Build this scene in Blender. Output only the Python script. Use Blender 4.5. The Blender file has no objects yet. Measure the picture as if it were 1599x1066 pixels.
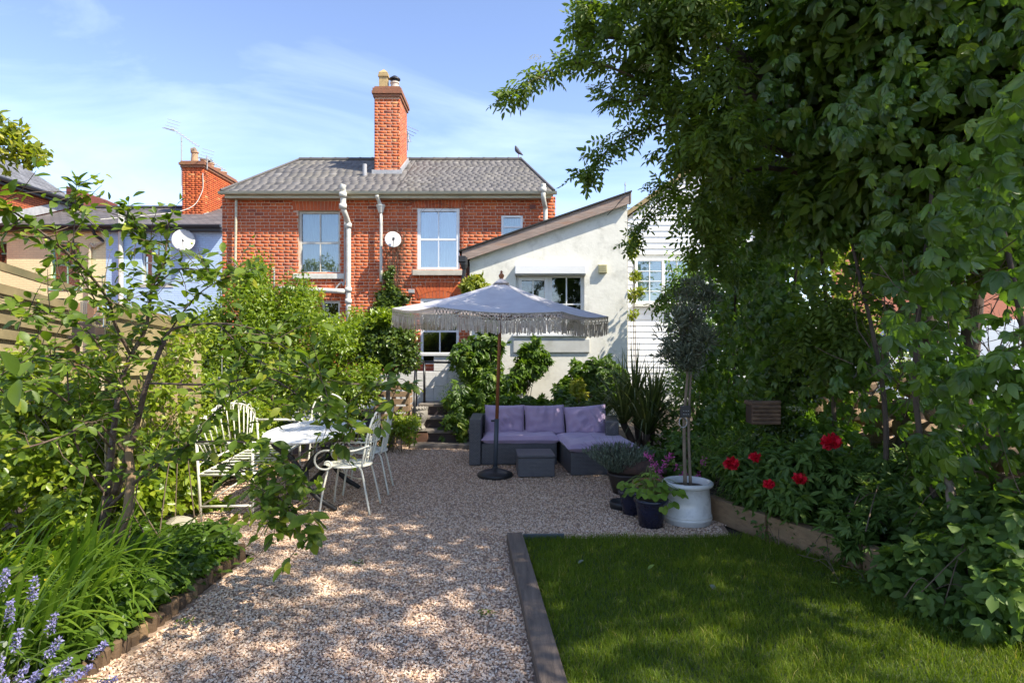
import bpy, math, random
import numpy as np
from mathutils import Vector, Matrix
R = math.radians
random.seed(7); rng = np.random.default_rng(7)
S = bpy.context.scene; COL = S.collection
# ------------------------------------------------------------------ camera, sky, sun, exposure
CAMZ = 1.6; FPX = 980.0
cd = bpy.data.cameras.new('camera'); cd.sensor_width = 36; cd.lens = FPX/1599*36; cd.clip_start = .05; cd.clip_end = 3000
cam = bpy.data.objects.new('camera', cd); COL.objects.link(cam)
cam.location = (0, 0, CAMZ); cam.rotation_euler = (R(90), 0, 0); S.camera = cam
SUN_EL, SUN_AZ = R(50), R(117)
SD = Vector((math.sin(SUN_AZ)*math.cos(SUN_EL), math.cos(SUN_AZ)*math.cos(SUN_EL), math.sin(SUN_EL)))
w = bpy.data.worlds.new('World'); S.world = w; w.use_nodes = True
nt = w.node_tree; nt.nodes.clear()
out = nt.nodes.new('ShaderNodeOutputWorld'); bg = nt.nodes.new('ShaderNodeBackground')
sky = nt.nodes.new('ShaderNodeTexSky'); sky.sky_type = 'NISHITA'; sky.sun_disc = False
sky.sun_elevation = SUN_EL; sky.sun_rotation = SUN_AZ; sky.air_density = .8; sky.dust_density = .15; sky.ozone_density = 1.0
tc = nt.nodes.new('ShaderNodeTexCoord'); mp = nt.nodes.new('ShaderNodeMapping'); mp.inputs['Scale'].default_value = (1.0, 2.2, 4.5)
mp.inputs['Rotation'].default_value = (0.2, 0.35, 0.5)
no = nt.nodes.new('ShaderNodeTexNoise'); no.inputs['Scale'].default_value = 1.6; no.inputs['Detail'].default_value = 7; no.inputs['Roughness'].default_value = .55; no.inputs['Distortion'].default_value = .6
rp = nt.nodes.new('ShaderNodeValToRGB'); rp.color_ramp.elements[0].position = .47; rp.color_ramp.elements[1].position = .85
rp.color_ramp.elements[1].color = (.38, .38, .38, 1)
mx = nt.nodes.new('ShaderNodeMixRGB'); mx.inputs[2].default_value = (4.2, 4.8, 5.8, 1)
nt.links.new(tc.outputs['Generated'], mp.inputs[0]); nt.links.new(mp.outputs[0], no.inputs['Vector']); nt.links.new(no.outputs['Fac'], rp.inputs[0])
nt.links.new(rp.outputs[0], mx.inputs[0]); tn = nt.nodes.new('ShaderNodeMixRGB'); tn.blend_type = 'MULTIPLY'; tn.inputs[0].default_value = 1; tn.inputs[2].default_value = (.755, .705, .735, 1); nt.links.new(sky.outputs[0], tn.inputs[1]); nt.links.new(tn.outputs[0], mx.inputs[1]); nt.links.new(mx.outputs[0], bg.inputs[0])
bg.inputs[1].default_value = 0.14; nt.links.new(bg.outputs[0], out.inputs[0])
sl = bpy.data.lights.new('sun', 'SUN'); sl.energy = 2.75; sl.angle = R(.53); sl.color = (1, .92, .78)
so = bpy.data.objects.new('sun', sl); COL.objects.link(so); so.location = SD*30
so.rotation_euler = (-SD).to_track_quat('-Z', 'Y').to_euler()
vs = S.view_settings; vs.view_transform = 'Standard'; vs.look = 'None'; vs.gamma = 1; vs.exposure = 1.7; vs.use_curve_mapping = False
S.cycles.max_bounces = 6; S.cycles.diffuse_bounces = 3; S.cycles.glossy_bounces = 3; S.cycles.transmission_bounces = 4; S.cycles.transparent_max_bounces = 8
S.cycles.use_denoising = True; S.cycles.caustics_reflective = False; S.cycles.caustics_refractive = False

# ------------------------------------------------------------------ helpers
def P(x, y, d):                       # a point of the place: seen at (x, y) when d metres ahead
    return Vector(((x-800)*d/FPX, d, CAMZ-(y-533)*d/FPX))
def G(x, y):                          # a point on the level ground
    return P(x, y, CAMZ*FPX/(y-533))
def tag(o, label=None, cat=None, group=None, kind=None):
    if label: o['label'] = label
    if cat: o['category'] = cat
    if group: o['group'] = group
    if kind: o['kind'] = kind
    return o
def thing(name, label, cat, loc=(0, 0, 0), group=None):
    o = bpy.data.objects.new(name, None); o.empty_display_size = .1; COL.objects.link(o); o.location = loc
    return tag(o, label, cat, group)
def attach(o, parent, local=False):
    o.parent = parent
    if not local: o.matrix_parent_inverse = Matrix.Translation(-worldloc(parent))
    return o
def worldloc(q):
    # parts built in world coordinates have zero location, so only the root's location counts
    if q.parent is None: return Vector(q.location)
    return Vector((0, 0, 0)) if q.matrix_parent_inverse != Matrix.Identity(4) else Vector(q.location)
LOCAL = [False]
class MB:
    def __init__(s): s.v = []; s.f = []
    def add(s, vs_, fs):
        b = len(s.v); s.v += [tuple(v) for v in vs_]; s.f += [tuple(i+b for i in f) for f in fs]; return s
    def box(s, x0, x1, y0, y1, z0, z1, m=None):
        v = [Vector((x, y, z)) for z in (z0, z1) for y in (y0, y1) for x in (x0, x1)]
        if m is not None: v = [m @ q for q in v]
        return s.add(v, [(0, 2, 3, 1), (4, 5, 7, 6), (0, 1, 5, 4), (2, 6, 7, 3), (0, 4, 6, 2), (1, 3, 7, 5)])
    def bar(s, a, b, w, h, up=(0, 0, 1)):          # a rectangular bar from a to b
        a = Vector(a); b = Vector(b); d = (b-a).normalized(); sd = d.cross(Vector(up)).normalized()*(w/2); u = sd.cross(d).normalized()*(h/2)
        v = [p+e for p in (a, b) for e in (-sd-u, sd-u, sd+u, -sd+u)]
        return s.add(v, [(0, 1, 2, 3), (7, 6, 5, 4), (0, 4, 5, 1), (1, 5, 6, 2), (2, 6, 7, 3), (3, 7, 4, 0)])
    def tube(s, path, r, n=8, cap=True):
        path = [Vector(p) for p in path]; m = len(path)
        if not hasattr(r, '__len__'): r = [r]*m
        vs_ = []; prev = None
        for i, p in enumerate(path):
            t = (path[min(i+1, m-1)]-path[max(i-1, 0)])
            t = t.normalized() if t.length > 1e-9 else Vector((0, 0, 1))
            if prev is None:
                a = Vector((0, 0, 1)) if abs(t.z) < .9 else Vector((1, 0, 0)); u = t.cross(a).normalized()
            else:
                u = prev-t*prev.dot(t); u = u.normalized() if u.length > 1e-6 else t.orthogonal().normalized()
            prev = u; w_ = t.cross(u)
            vs_ += [p+(u*math.cos(2*math.pi*k/n)+w_*math.sin(2*math.pi*k/n))*r[i] for k in range(n)]
        fs = [(i*n+k, i*n+(k+1) % n, (i+1)*n+(k+1) % n, (i+1)*n+k) for i in range(m-1) for k in range(n)]
        if cap: fs += [tuple(range(n-1, -1, -1)), tuple((m-1)*n+k for k in range(n))]
        return s.add(vs_, fs)
    def lathe(s, prof, c=(0, 0, 0), n=24, ax=None):    # prof: (radius, height)
        c = Vector(c); M = ax.to_matrix().to_4x4() if ax is not None else Matrix.Identity(4)
        vs_ = [c+(M @ Vector((r*math.cos(2*math.pi*k/n), r*math.sin(2*math.pi*k/n), z))) for r, z in prof for k in range(n)]
        m = len(prof)
        fs = [(i*n+k, i*n+(k+1) % n, (i+1)*n+(k+1) % n, (i+1)*n+k) for i in range(m-1) for k in range(n)]
        fs += [tuple(range(n-1, -1, -1)), tuple((m-1)*n+k for k in range(n))]
        return s.add(vs_, fs)
    def prism(s, poly, off):                        # closed polygon swept by a vector
        n = len(poly); off = Vector(off); a = [Vector(p) for p in poly]; b = [p+off for p in a]
        return s.add(a+b, [tuple(range(n-1, -1, -1)), tuple(range(n, 2*n))]+[(i, (i+1) % n, n+(i+1) % n, n+i) for i in range(n)])
    def build(s, name, mat, parent=None, smooth=False, bevel=0, seg=2, label=None, kind=None, fix=True):
        me = bpy.data.meshes.new(name); me.from_pydata(s.v, [], s.f)
        if fix:
            import bmesh
            b = bmesh.new(); b.from_mesh(me); bmesh.ops.recalc_face_normals(b, faces=b.faces); b.to_mesh(me); b.free()
        me.materials.append(mat)
        if smooth: me.polygons.foreach_set('use_smooth', [True]*len(me.polygons))
        o = bpy.data.objects.new(name, me); COL.objects.link(o)
        if parent is not None: attach(o, parent, LOCAL[0])
        if bevel:
            md = o.modifiers.new('bevel', 'BEVEL'); md.width = bevel; md.segments = seg; md.limit_method = 'ANGLE'; md.angle_limit = R(40)
        if label: o['label'] = label
        if kind: o['kind'] = kind
        return o
def catmull(pts, k=6):
    pts = [Vector(p) for p in pts]; o = []
    q = [pts[0]*2-pts[1]]+pts+[pts[-1]*2-pts[-2]]
    for i in range(1, len(q)-2):
        a, b, c, d = q[i-1], q[i], q[i+1], q[i+2]
        for j in range(k):
            t = j/k
            o.append(.5*((2*b)+(c-a)*t+(2*a-5*b+4*c-d)*t*t+(3*b-a-3*c+d)*t**3))
    o.append(pts[-1]); return o
def copy_tree(o, parent=None):
    c = o.copy(); COL.objects.link(c)
    if parent is not None: c.parent = parent
    for ch in list(o.children): copy_tree(ch, c)
    return c

# ------------------------------------------------------------------ materials
MATS = {}
def new_mat(name):
    m = bpy.data.materials.new(name); m.use_nodes = True; n = m.node_tree.nodes; b = n['Principled BSDF']
    MATS[name] = m; return m, m.node_tree, b
def ramp(t, stops, interp='LINEAR'):
    r = t.nodes.new('ShaderNodeValToRGB'); r.color_ramp.interpolation = interp
    e = r.color_ramp.elements
    while len(e) > len(stops): e.remove(e[-1])
    while len(e) < len(stops): e.new(.5)
    for k, (p, c) in enumerate(stops):
        e[k].position = p; e[k].color = (*c, 1)
    return r
def mat(name, c, c2=None, rough=.6, scale=8, detail=6, bump=0, bscale=None, metal=0, spec=.4, stretch=(1, 1, 1), sheen=0, coord='Object', dirt=None, rvar=.12):
    if name in MATS: return MATS[name]
    m, t, b = new_mat(name); N = t.nodes; L = t.links
    b.inputs['Roughness'].default_value = rough; b.inputs['Metallic'].default_value = metal; b.inputs['Specular IOR Level'].default_value = spec
    if sheen: b.inputs['Sheen Weight'].default_value = sheen
    co = N.new('ShaderNodeTexCoord'); mpn = N.new('ShaderNodeMapping'); mpn.inputs['Scale'].default_value = stretch
    L.new(co.outputs[coord], mpn.inputs[0])
    nz = N.new('ShaderNodeTexNoise'); nz.inputs['Scale'].default_value = scale; nz.inputs['Detail'].default_value = detail; nz.inputs['Roughness'].default_value = .6
    L.new(mpn.outputs[0], nz.inputs['Vector'])
    if c2 is None: c2 = tuple(x*.78 for x in c)
    r = ramp(t, [(.3, c2), (.7, c)]); L.new(nz.outputs['Fac'], r.inputs[0]); last = r.outputs[0]
    if dirt:                           # (colour, scale, amount) stains with a shape of their own
        dn = N.new('ShaderNodeTexNoise'); dn.inputs['Scale'].default_value = dirt[1]; dn.inputs['Detail'].default_value = 9; dn.inputs['Roughness'].default_value = .7
        L.new(mpn.outputs[0], dn.inputs['Vector'])
        dr = ramp(t, [(.52, (0, 0, 0)), (.72, (dirt[2],)*3)]); L.new(dn.outputs['Fac'], dr.inputs[0])
        mm = N.new('ShaderNodeMixRGB'); mm.inputs[2].default_value = (*dirt[0], 1); L.new(dr.outputs[0], mm.inputs[0]); L.new(last, mm.inputs[1]); last = mm.outputs[0]
    L.new(last, b.inputs['Base Color'])
    rr = N.new('ShaderNodeMapRange'); rr.inputs['To Min'].default_value = max(.02, rough-rvar); rr.inputs['To Max'].default_value = min(1, rough+rvar)
    L.new(nz.outputs['Fac'], rr.inputs['Value']); L.new(rr.outputs[0], b.inputs['Roughness'])
    if bump:
        n2 = N.new('ShaderNodeTexNoise'); n2.inputs['Scale'].default_value = bscale or scale*4; n2.inputs['Detail'].default_value = 5
        L.new(mpn.outputs[0], n2.inputs['Vector'])
        bp = N.new('ShaderNodeBump'); bp.inputs['Strength'].default_value = bump; bp.inputs['Distance'].default_value = .01
        L.new(n2.outputs['Fac'], bp.inputs['Height']); L.new(bp.outputs[0], b.inputs['Normal'])
    return m
def leafmat(name, stops, trans=.35, rough=.5, spec=.35, tcol=None):
    if name in MATS: return MATS[name]
    m, t, b = new_mat(name); N = t.nodes; L = t.links
    at = N.new('ShaderNodeAttribute'); at.attribute_name = 'tint'
    r = ramp(t, stops); L.new(at.outputs['Fac'], r.inputs[0])
    co = N.new('ShaderNodeTexCoord'); nz = N.new('ShaderNodeTexNoise'); nz.inputs['Scale'].default_value = 55; nz.inputs['Detail'].default_value = 3; L.new(co.outputs['Object'], nz.inputs['Vector'])
    hv = N.new('ShaderNodeHueSaturation'); mr = N.new('ShaderNodeMapRange'); mr.inputs['To Min'].default_value = .72; mr.inputs['To Max'].default_value = 1.28
    L.new(nz.outputs['Fac'], mr.inputs['Value']); L.new(mr.outputs[0], hv.inputs['Value']); L.new(r.outputs[0], hv.inputs['Color'])
    L.new(hv.outputs[0], b.inputs['Base Color']); b.inputs['Roughness'].default_value = rough; b.inputs['Specular IOR Level'].default_value = spec
    tr = N.new('ShaderNodeBsdfTranslucent'); mixc = N.new('ShaderNodeMixRGB'); mixc.blend_type = 'MULTIPLY'; mixc.inputs[0].default_value = 1
    mixc.inputs[2].default_value = (*(tcol or (1.5, 1.55, .55)), 1); L.new(hv.outputs[0], mixc.inputs[1]); L.new(mixc.outputs[0], tr.inputs['Color'])
    ms = N.new('ShaderNodeMixShader'); ms.inputs[0].default_value = trans
    L.new(b.outputs[0], ms.inputs[1]); L.new(tr.outputs[0], ms.inputs[2]); L.new(ms.outputs[0], N['Material Output'].inputs['Surface'])
    return m
def tintmat(name, stops, rough=.8, scale=14, var=.35, bump=.3, bscale=60, spec=.25, coord='Object', dirt=None):
    # colour from the piece's own 'tint' plus noise
    if name in MATS: return MATS[name]
    m, t, b = new_mat(name); N = t.nodes; L = t.links
    at = N.new('ShaderNodeAttribute'); at.attribute_name = 'tint'
    co = N.new('ShaderNodeNewGeometry'); nz = N.new('ShaderNodeTexNoise'); nz.inputs['Scale'].default_value = scale; nz.inputs['Detail'].default_value = 7; L.new(co.outputs['Position'], nz.inputs['Vector'])
    r = ramp(t, stops); L.new(at.outputs['Fac'], r.inputs[0])
    mr = N.new('ShaderNodeMapRange'); mr.inputs['To Min'].default_value = 1-var; mr.inputs['To Max'].default_value = 1+var; L.new(nz.outputs['Fac'], mr.inputs['Value'])
    hv = N.new('ShaderNodeHueSaturation'); L.new(mr.outputs[0], hv.inputs['Value']); L.new(r.outputs[0], hv.inputs['Color']); last = hv.outputs[0]
    if dirt:
        dn = N.new('ShaderNodeTexNoise'); dn.inputs['Scale'].default_value = dirt[1]; dn.inputs['Detail'].default_value = 8; L.new(co.outputs['Position'], dn.inputs['Vector'])
        dr = ramp(t, [(.5, (0, 0, 0)), (.75, (dirt[2],)*3)]); L.new(dn.outputs['Fac'], dr.inputs[0])
        mm = N.new('ShaderNodeMixRGB'); mm.inputs[2].default_value = (*dirt[0], 1); L.new(dr.outputs[0], mm.inputs[0]); L.new(last, mm.inputs[1]); last = mm.outputs[0]
    L.new(last, b.inputs['Base Color']); b.inputs['Roughness'].default_value = rough; b.inputs['Specular IOR Level'].default_value = spec
    if bump:
        n2 = N.new('ShaderNodeTexNoise'); n2.inputs['Scale'].default_value = bscale; n2.inputs['Detail'].default_value = 4; L.new(co.outputs['Position'], n2.inputs['Vector'])
        bp = N.new('ShaderNodeBump'); bp.inputs['Strength'].default_value = bump; bp.inputs['Distance'].default_value = .008; L.new(n2.outputs['Fac'], bp.inputs['Height']); L.new(bp.outputs[0], b.inputs['Normal'])
    return m
def glassmat(name, fac=.35, tint=(.75, .85, .85), rough=.02):
    if name in MATS: return MATS[name]
    m, t, b = new_mat(name); N = t.nodes; L = t.links; N.remove(b)
    tr = N.new('ShaderNodeBsdfTransparent'); tr.inputs[0].default_value = (*tint, 1); gl = N.new('ShaderNodeBsdfGlossy'); gl.inputs['Roughness'].default_value = rough
    co = N.new('ShaderNodeTexCoord'); nz = N.new('ShaderNodeTexNoise'); nz.inputs['Scale'].default_value = 2.5; L.new(co.outputs['Object'], nz.inputs['Vector'])
    bp = N.new('ShaderNodeBump'); bp.inputs['Strength'].default_value = .05; bp.inputs['Distance'].default_value = .02; L.new(nz.outputs['Fac'], bp.inputs['Height']); L.new(bp.outputs[0], gl.inputs['Normal'])
    lw = N.new('ShaderNodeLayerWeight'); lw.inputs['Blend'].default_value = .3
    mr = N.new('ShaderNodeMapRange'); mr.inputs['To Min'].default_value = fac; mr.inputs['To Max'].default_value = 1; L.new(lw.outputs['Fresnel'], mr.inputs['Value'])
    ms = N.new('ShaderNodeMixShader'); L.new(mr.outputs[0], ms.inputs[0]); L.new(tr.outputs[0], ms.inputs[1]); L.new(gl.outputs[0], ms.inputs[2]); L.new(ms.outputs[0], N['Material Output'].inputs['Surface'])
    return m

# ------------------------------------------------------------------ pieces and leaves in bulk
def np_mesh(name, V, faces4=None, faces3=None, tint=None, mat_=None, smooth=False):
    me = bpy.data.meshes.new(name); nv = len(V)
    q = 0 if faces4 is None else len(faces4); t3 = 0 if faces3 is None else len(faces3)
    me.vertices.add(nv); me.vertices.foreach_set('co', np.ascontiguousarray(V, dtype=np.float32).ravel())
    idx = []; 
    if q: idx.append(np.asarray(faces4).ravel())
    if t3: idx.append(np.asarray(faces3).ravel())
    idx = np.concatenate(idx).astype(np.int32)
    me.loops.add(len(idx)); me.loops.foreach_set('vertex_index', idx)
    me.polygons.add(q+t3)
    st = np.concatenate([np.arange(q)*4, q*4+np.arange(t3)*3]).astype(np.int32)
    me.polygons.foreach_set('loop_start', st)
    if smooth: me.polygons.foreach_set('use_smooth', np.ones(q+t3, dtype=bool))
    me.update(calc_edges=True)
    if tint is not None:
        a = me.attributes.new('tint', 'FLOAT', 'POINT'); a.data.foreach_set('value', np.ascontiguousarray(tint, dtype=np.float32))
    if mat_ is not None: me.materials.append(mat_)
    return me
def tri_template(verts, faces):
    V = np.array(verts, float); q = [f for f in faces if len(f) == 4]; t = [f for f in faces if len(f) == 3]
    return V, np.array(q, int).reshape(-1, 4), np.array(t, int).reshape(-1, 3)
def t_join(parts):
    V = []; Q = []; T = []; b = 0
    for v, q, t in parts:
        V.append(v); Q.append(q+b); T.append(t+b); b += len(v)
    return np.concatenate(V), np.concatenate(Q), np.concatenate(T)
def t_xf(tp, M=None, s=1, off=(0, 0, 0)):
    v, q, t = tp; v = v*s
    if M is not None: v = v @ np.array(M.to_3x3()).T
    return v+np.array(off), q, t
def t_leaf(w=.5, droop=.08, fold=.06, detail=1, serr=0):
    if detail == 0:
        return tri_template([(0, 0, 0), (.45, w/2, fold), (1, 0, -droop), (.45, -w/2, fold)], [(0, 2, 1), (0, 3, 2)])
    if detail == 1:
        h = w/2
        return tri_template([(0, 0, 0), (.28, h*.85, fold), (.62, h*.9, fold*.6-droop*.3), (1, 0, -droop), (.62, -h*.9, fold*.6-droop*.3), (.28, -h*.85, fold)], [(0, 3, 2, 1), (0, 5, 4, 3)])
    h = w/2
    xs = [0, .12, .3, .5, .7, .87, 1]; ws = [0, .55, .95, 1, .8, .42, 0]
    V = []; F = []
    for i, x in enumerate(xs):
        z = -droop*x*x
        V.append((x, 0, z))
    n = len(xs)
    for sg in (1, -1):
        b = len(V)
        for i, x in enumerate(xs[1:-1]):
            V.append((x+.03, sg*h*ws[i+1]*(1+serr*(-1)**i), -droop*x*x+fold*ws[i+1]))
        for i in range(n-1):
            l = b+i-1; r_ = b+i
            if i == 0: f = (0, 1, r_)
            elif i == n-2: f = (i, i+1, l)
            else: f = (i, i+1, r_, l)
            F.append(f if sg > 0 else f[::-1])
    return tri_template(V, F)
def t_palmate(w=.42, n=5, detail=1, droop=.25):
    o = []
    for k in range(n):
        a = (k-(n-1)/2)*R(150/(n-1)); l = [.62, .86, 1, .86, .62][k] if n == 5 else [.8, 1, .8][k]
        M = Matrix.Rotation(a, 4, 'Z') @ Matrix.Rotation(R(18)*random.uniform(.4, 1.6), 4, 'Y')
        o.append(t_xf(t_leaf(w, droop, .05, detail, .06), M, l))
    return t_join(o)
def t_pinnate(n=7, w=.42, l=.42, detail=1):
    o = []
    m = (n-1)//2
    for k in range(m):
        for sg in (-1, 1):
            M = Matrix.Rotation(sg*R(62), 4, 'Z') @ Matrix.Rotation(R(random.uniform(5, 30)), 4, 'Y')
            o.append(t_xf(t_leaf(w, .15, .06, detail), M, l*random.uniform(.85, 1.05), (.22+.26*k, 0, -.03*k)))
    o.append(t_xf(t_leaf(w, .15, .06, detail), Matrix.Rotation(R(15), 4, 'Y'), l*1.1, (.22+.26*m-.1, 0, -.05*m)))
    return t_join(o)
def t_lobed(n=5, detail=1):
    return t_palmate(.55, n, detail, .1)
def unit(a): return a/np.maximum(np.linalg.norm(a, axis=1, keepdims=True), 1e-9)
def basis(X, Z):
    X = unit(X); Y = unit(np.cross(Z, X)); Z = np.cross(X, Y); return X, Y, Z
def cloud_mesh(name, tmpls, Pn, X, Z, Sz, tint, mat_):
    """all leaves of one mesh; tmpls: list of templates chosen at random"""
    X, Y, Z = basis(X, Z); pick = rng.integers(0, len(tmpls), len(Pn))
    VV = []; QQ = []; TT = []; TI = []; b = 0
    for k, (v, q, t) in enumerate(tmpls):
        i = np.where(pick == k)[0]
        if len(i) == 0: continue
        s = Sz[i, None, None]
        W = Pn[i, None, :]+s*(v[None, :, 0:1]*X[i, None, :]+v[None, :, 1:2]*Y[i, None, :]+v[None, :, 2:3]*Z[i, None, :])
        nv = len(v); off = (np.arange(len(i))*nv+b)[:, None, None]
        VV.append(W.reshape(-1, 3))
        if len(q): QQ.append((q[None]+off).reshape(-1, 4))
        if len(t): TT.append((t[None]+off).reshape(-1, 3))
        TI.append(np.repeat(tint[i], nv)); b += nv*len(i)
    return np_mesh(name, np.concatenate(VV), np.concatenate(QQ) if QQ else None, np.concatenate(TT) if TT else None, np.concatenate(TI), mat_)
def leaves(parent, tmpls, Pn, X, Z, Sz, tint, mat_, name='leaf', singles=0, bulk='foliage', stuff=True):
    """singles: that many leaves, the largest as seen, are objects of their own; the rest is one part"""
    Pn = np.asarray(Pn, float); n = len(Pn); off = np.array(worldloc(parent)) if parent is not None else np.zeros(3)
    keep = np.ones(n, bool)
    if singles:
        u = 800+Pn[:, 0]/np.maximum(Pn[:, 1], .3)*FPX; vv = 533-(Pn[:, 2]-CAMZ)/np.maximum(Pn[:, 1], .3)*FPX
        vis = (u > -10) & (u < 1609) & (vv > -10) & (vv < 1076) & (Pn[:, 1] > .3)
        sc = np.where(vis, Sz/np.maximum(Pn[:, 1], .3), 0)
        top = np.argsort(-sc)[:singles]; top = top[sc[top] > 0]; keep[top] = False
        Xb, Yb, Zb = basis(X[top], Z[top]); vm = {}
        for j, i in enumerate(top):
            k = random.randrange(len(tmpls)); lv = min(5, int(tint[i]*6))
            if (k, lv) not in vm:
                v, q, t = tmpls[k]
                vm[(k, lv)] = np_mesh(name, v, q if len(q) else None, t if len(t) else None, np.full(len(v), (lv+.5)/6), mat_)
            o = bpy.data.objects.new(name, vm[(k, lv)]); COL.objects.link(o)
            s = Sz[i]; M = Matrix(((Xb[j, 0]*s, Yb[j, 0]*s, Zb[j, 0]*s, Pn[i, 0]), (Xb[j, 1]*s, Yb[j, 1]*s, Zb[j, 1]*s, Pn[i, 1]), (Xb[j, 2]*s, Yb[j, 2]*s, Zb[j, 2]*s, Pn[i, 2]), (0, 0, 0, 1)))
            o.matrix_local = M
            if parent is not None: attach(o, parent)
    if keep.any():
        me = cloud_mesh(bulk, tmpls, Pn[keep], X[keep], Z[keep], Sz[keep], tint[keep], mat_)
        o = bpy.data.objects.new(bulk, me); COL.objects.link(o)
        if parent is not None: attach(o, parent)
        if stuff: o['kind'] = 'stuff'
        return o
def rdir(n):
    return unit(rng.normal(size=(n, 3)))
def pieces(parent, Pn, Sz, tint, mat_, axes=None, name='brick', singles=300, bulk='brickwork', order=None):
    """boxes (centre, full size) with a face turned to -Y of their axes; the first `singles` in `order` are objects"""
    Pn = np.asarray(Pn, float); Sz = np.asarray(Sz, float); n = len(Pn)
    A = np.eye(3) if axes is None else np.array(axes, float)          # rows: local x, y, z in the world
    c = np.array([(x, y, z) for z in (-.5, .5) for y in (-.5, .5) for x in (-.5, .5)])
    # the visible faces have slightly smaller outlines: worn arrises
    c = c.copy(); fr = c[:, 1] < 0; c[fr, 0] *= .996; c[fr, 2] *= .985
    F = np.array([(0, 2, 3, 1), (4, 5, 7, 6), (0, 1, 5, 4), (0, 4, 6, 2), (1, 3, 7, 5)])
    order = np.arange(n) if order is None else np.asarray(order)
    top = order[:singles]; rest = np.ones(n, bool); rest[top] = False; vm = {}
    for i in top:
        key = tuple(np.round(Sz[i], 3))+(min(7, int(tint[i]*8)),)
        if key not in vm:
            vm[key] = np_mesh(name, (c*Sz[i]) @ A, F, None, np.full(8, (key[3]+.5)/8), mat_)
        o = bpy.data.objects.new(name, vm[key]); COL.objects.link(o); o.location = Pn[i]
        if parent is not None: attach(o, parent)
    i = np.where(rest)[0]
    if len(i):
        W = Pn[i, None, :]+(c[None]*Sz[i, None, :]) @ A
        Fx = (F[None]+(np.arange(len(i))*8)[:, None, None]).reshape(-1, 4)
        o = bpy.data.objects.new(bulk, np_mesh(bulk, W.reshape(-1, 3), Fx, None, np.repeat(tint[i], 8), mat_)); COL.objects.link(o)
        if parent is not None: attach(o, parent)
        o['kind'] = 'stuff'
# ------------------------------------------------------------------ ground
M_soil = mat('soil', (.075, .055, .038), (.035, .026, .018), .95, 9, bump=.6, bscale=60)
M_turf = mat('turf_soil', (.05, .075, .02), (.03, .045, .015), .95, 12, bump=.5)
M_gravelbase = mat('gravel_bed', (.46, .33, .23), (.26, .175, .12), .9, 70, 8, bump=.9, bscale=90)
M_wood = mat('old_sleeper', (.20, .15, .115), (.10, .075, .06), .85, 6, bump=.6, bscale=30, stretch=(6, .5, 6), dirt=((.05, .045, .04), 4, .5))
M_wood2 = mat('new_sleeper', (.33, .22, .12), (.20, .125, .07), .8, 6, bump=.4, bscale=30, stretch=(6, .6, 6), dirt=((.10, .09, .05), 3, .5))
def sheet(name, pts, z, m, label=None, parent=None):
    b = MB(); b.add([(x, y, z) for x, y in pts], [tuple(range(len(pts)))])
    return tag(b.build(name, m), kind='structure')
sheet('ground', [(-120, -60), (120, -60), (120, 160), (-120, 160)], -.02, M_soil)
gravel_poly = [(-2.05, 1.2), (.36, 1.2), (.12, 3.2), (-.02, 5.06), (1.8, 5.12), (1.9, 5.9), (1.7, 8.9), (-.7, 9.3), (-.85, 10.2), (-2.2, 10.0), (-3.35, 8.6), (-3.2, 6.2), (-3.0, 5.25), (-2.35, 4.95), (-1.96, 4.7)]
sheet('gravel_path', gravel_poly, 0, M_gravelbase)
lawn_poly = [(.28, 1.0), (3.0, 1.0), (2.75, 3.2), (2.38, 4.4), (1.85, 5.1), (.06, 5.05), (.16, 3.6)]
sheet('lawn', lawn_poly, .012, M_turf)
def inpoly(x, y, poly):
    c = np.zeros(len(x), bool); n = len(poly)
    for i in range(n):
        x1, y1 = poly[i]; x2, y2 = poly[(i+1) % n]
        k = ((y1 > y) != (y2 > y)) & (x < (x2-x1)*(y-y1)/((y2-y1) or 1e-9)+x1); c ^= k
    return c
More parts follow.
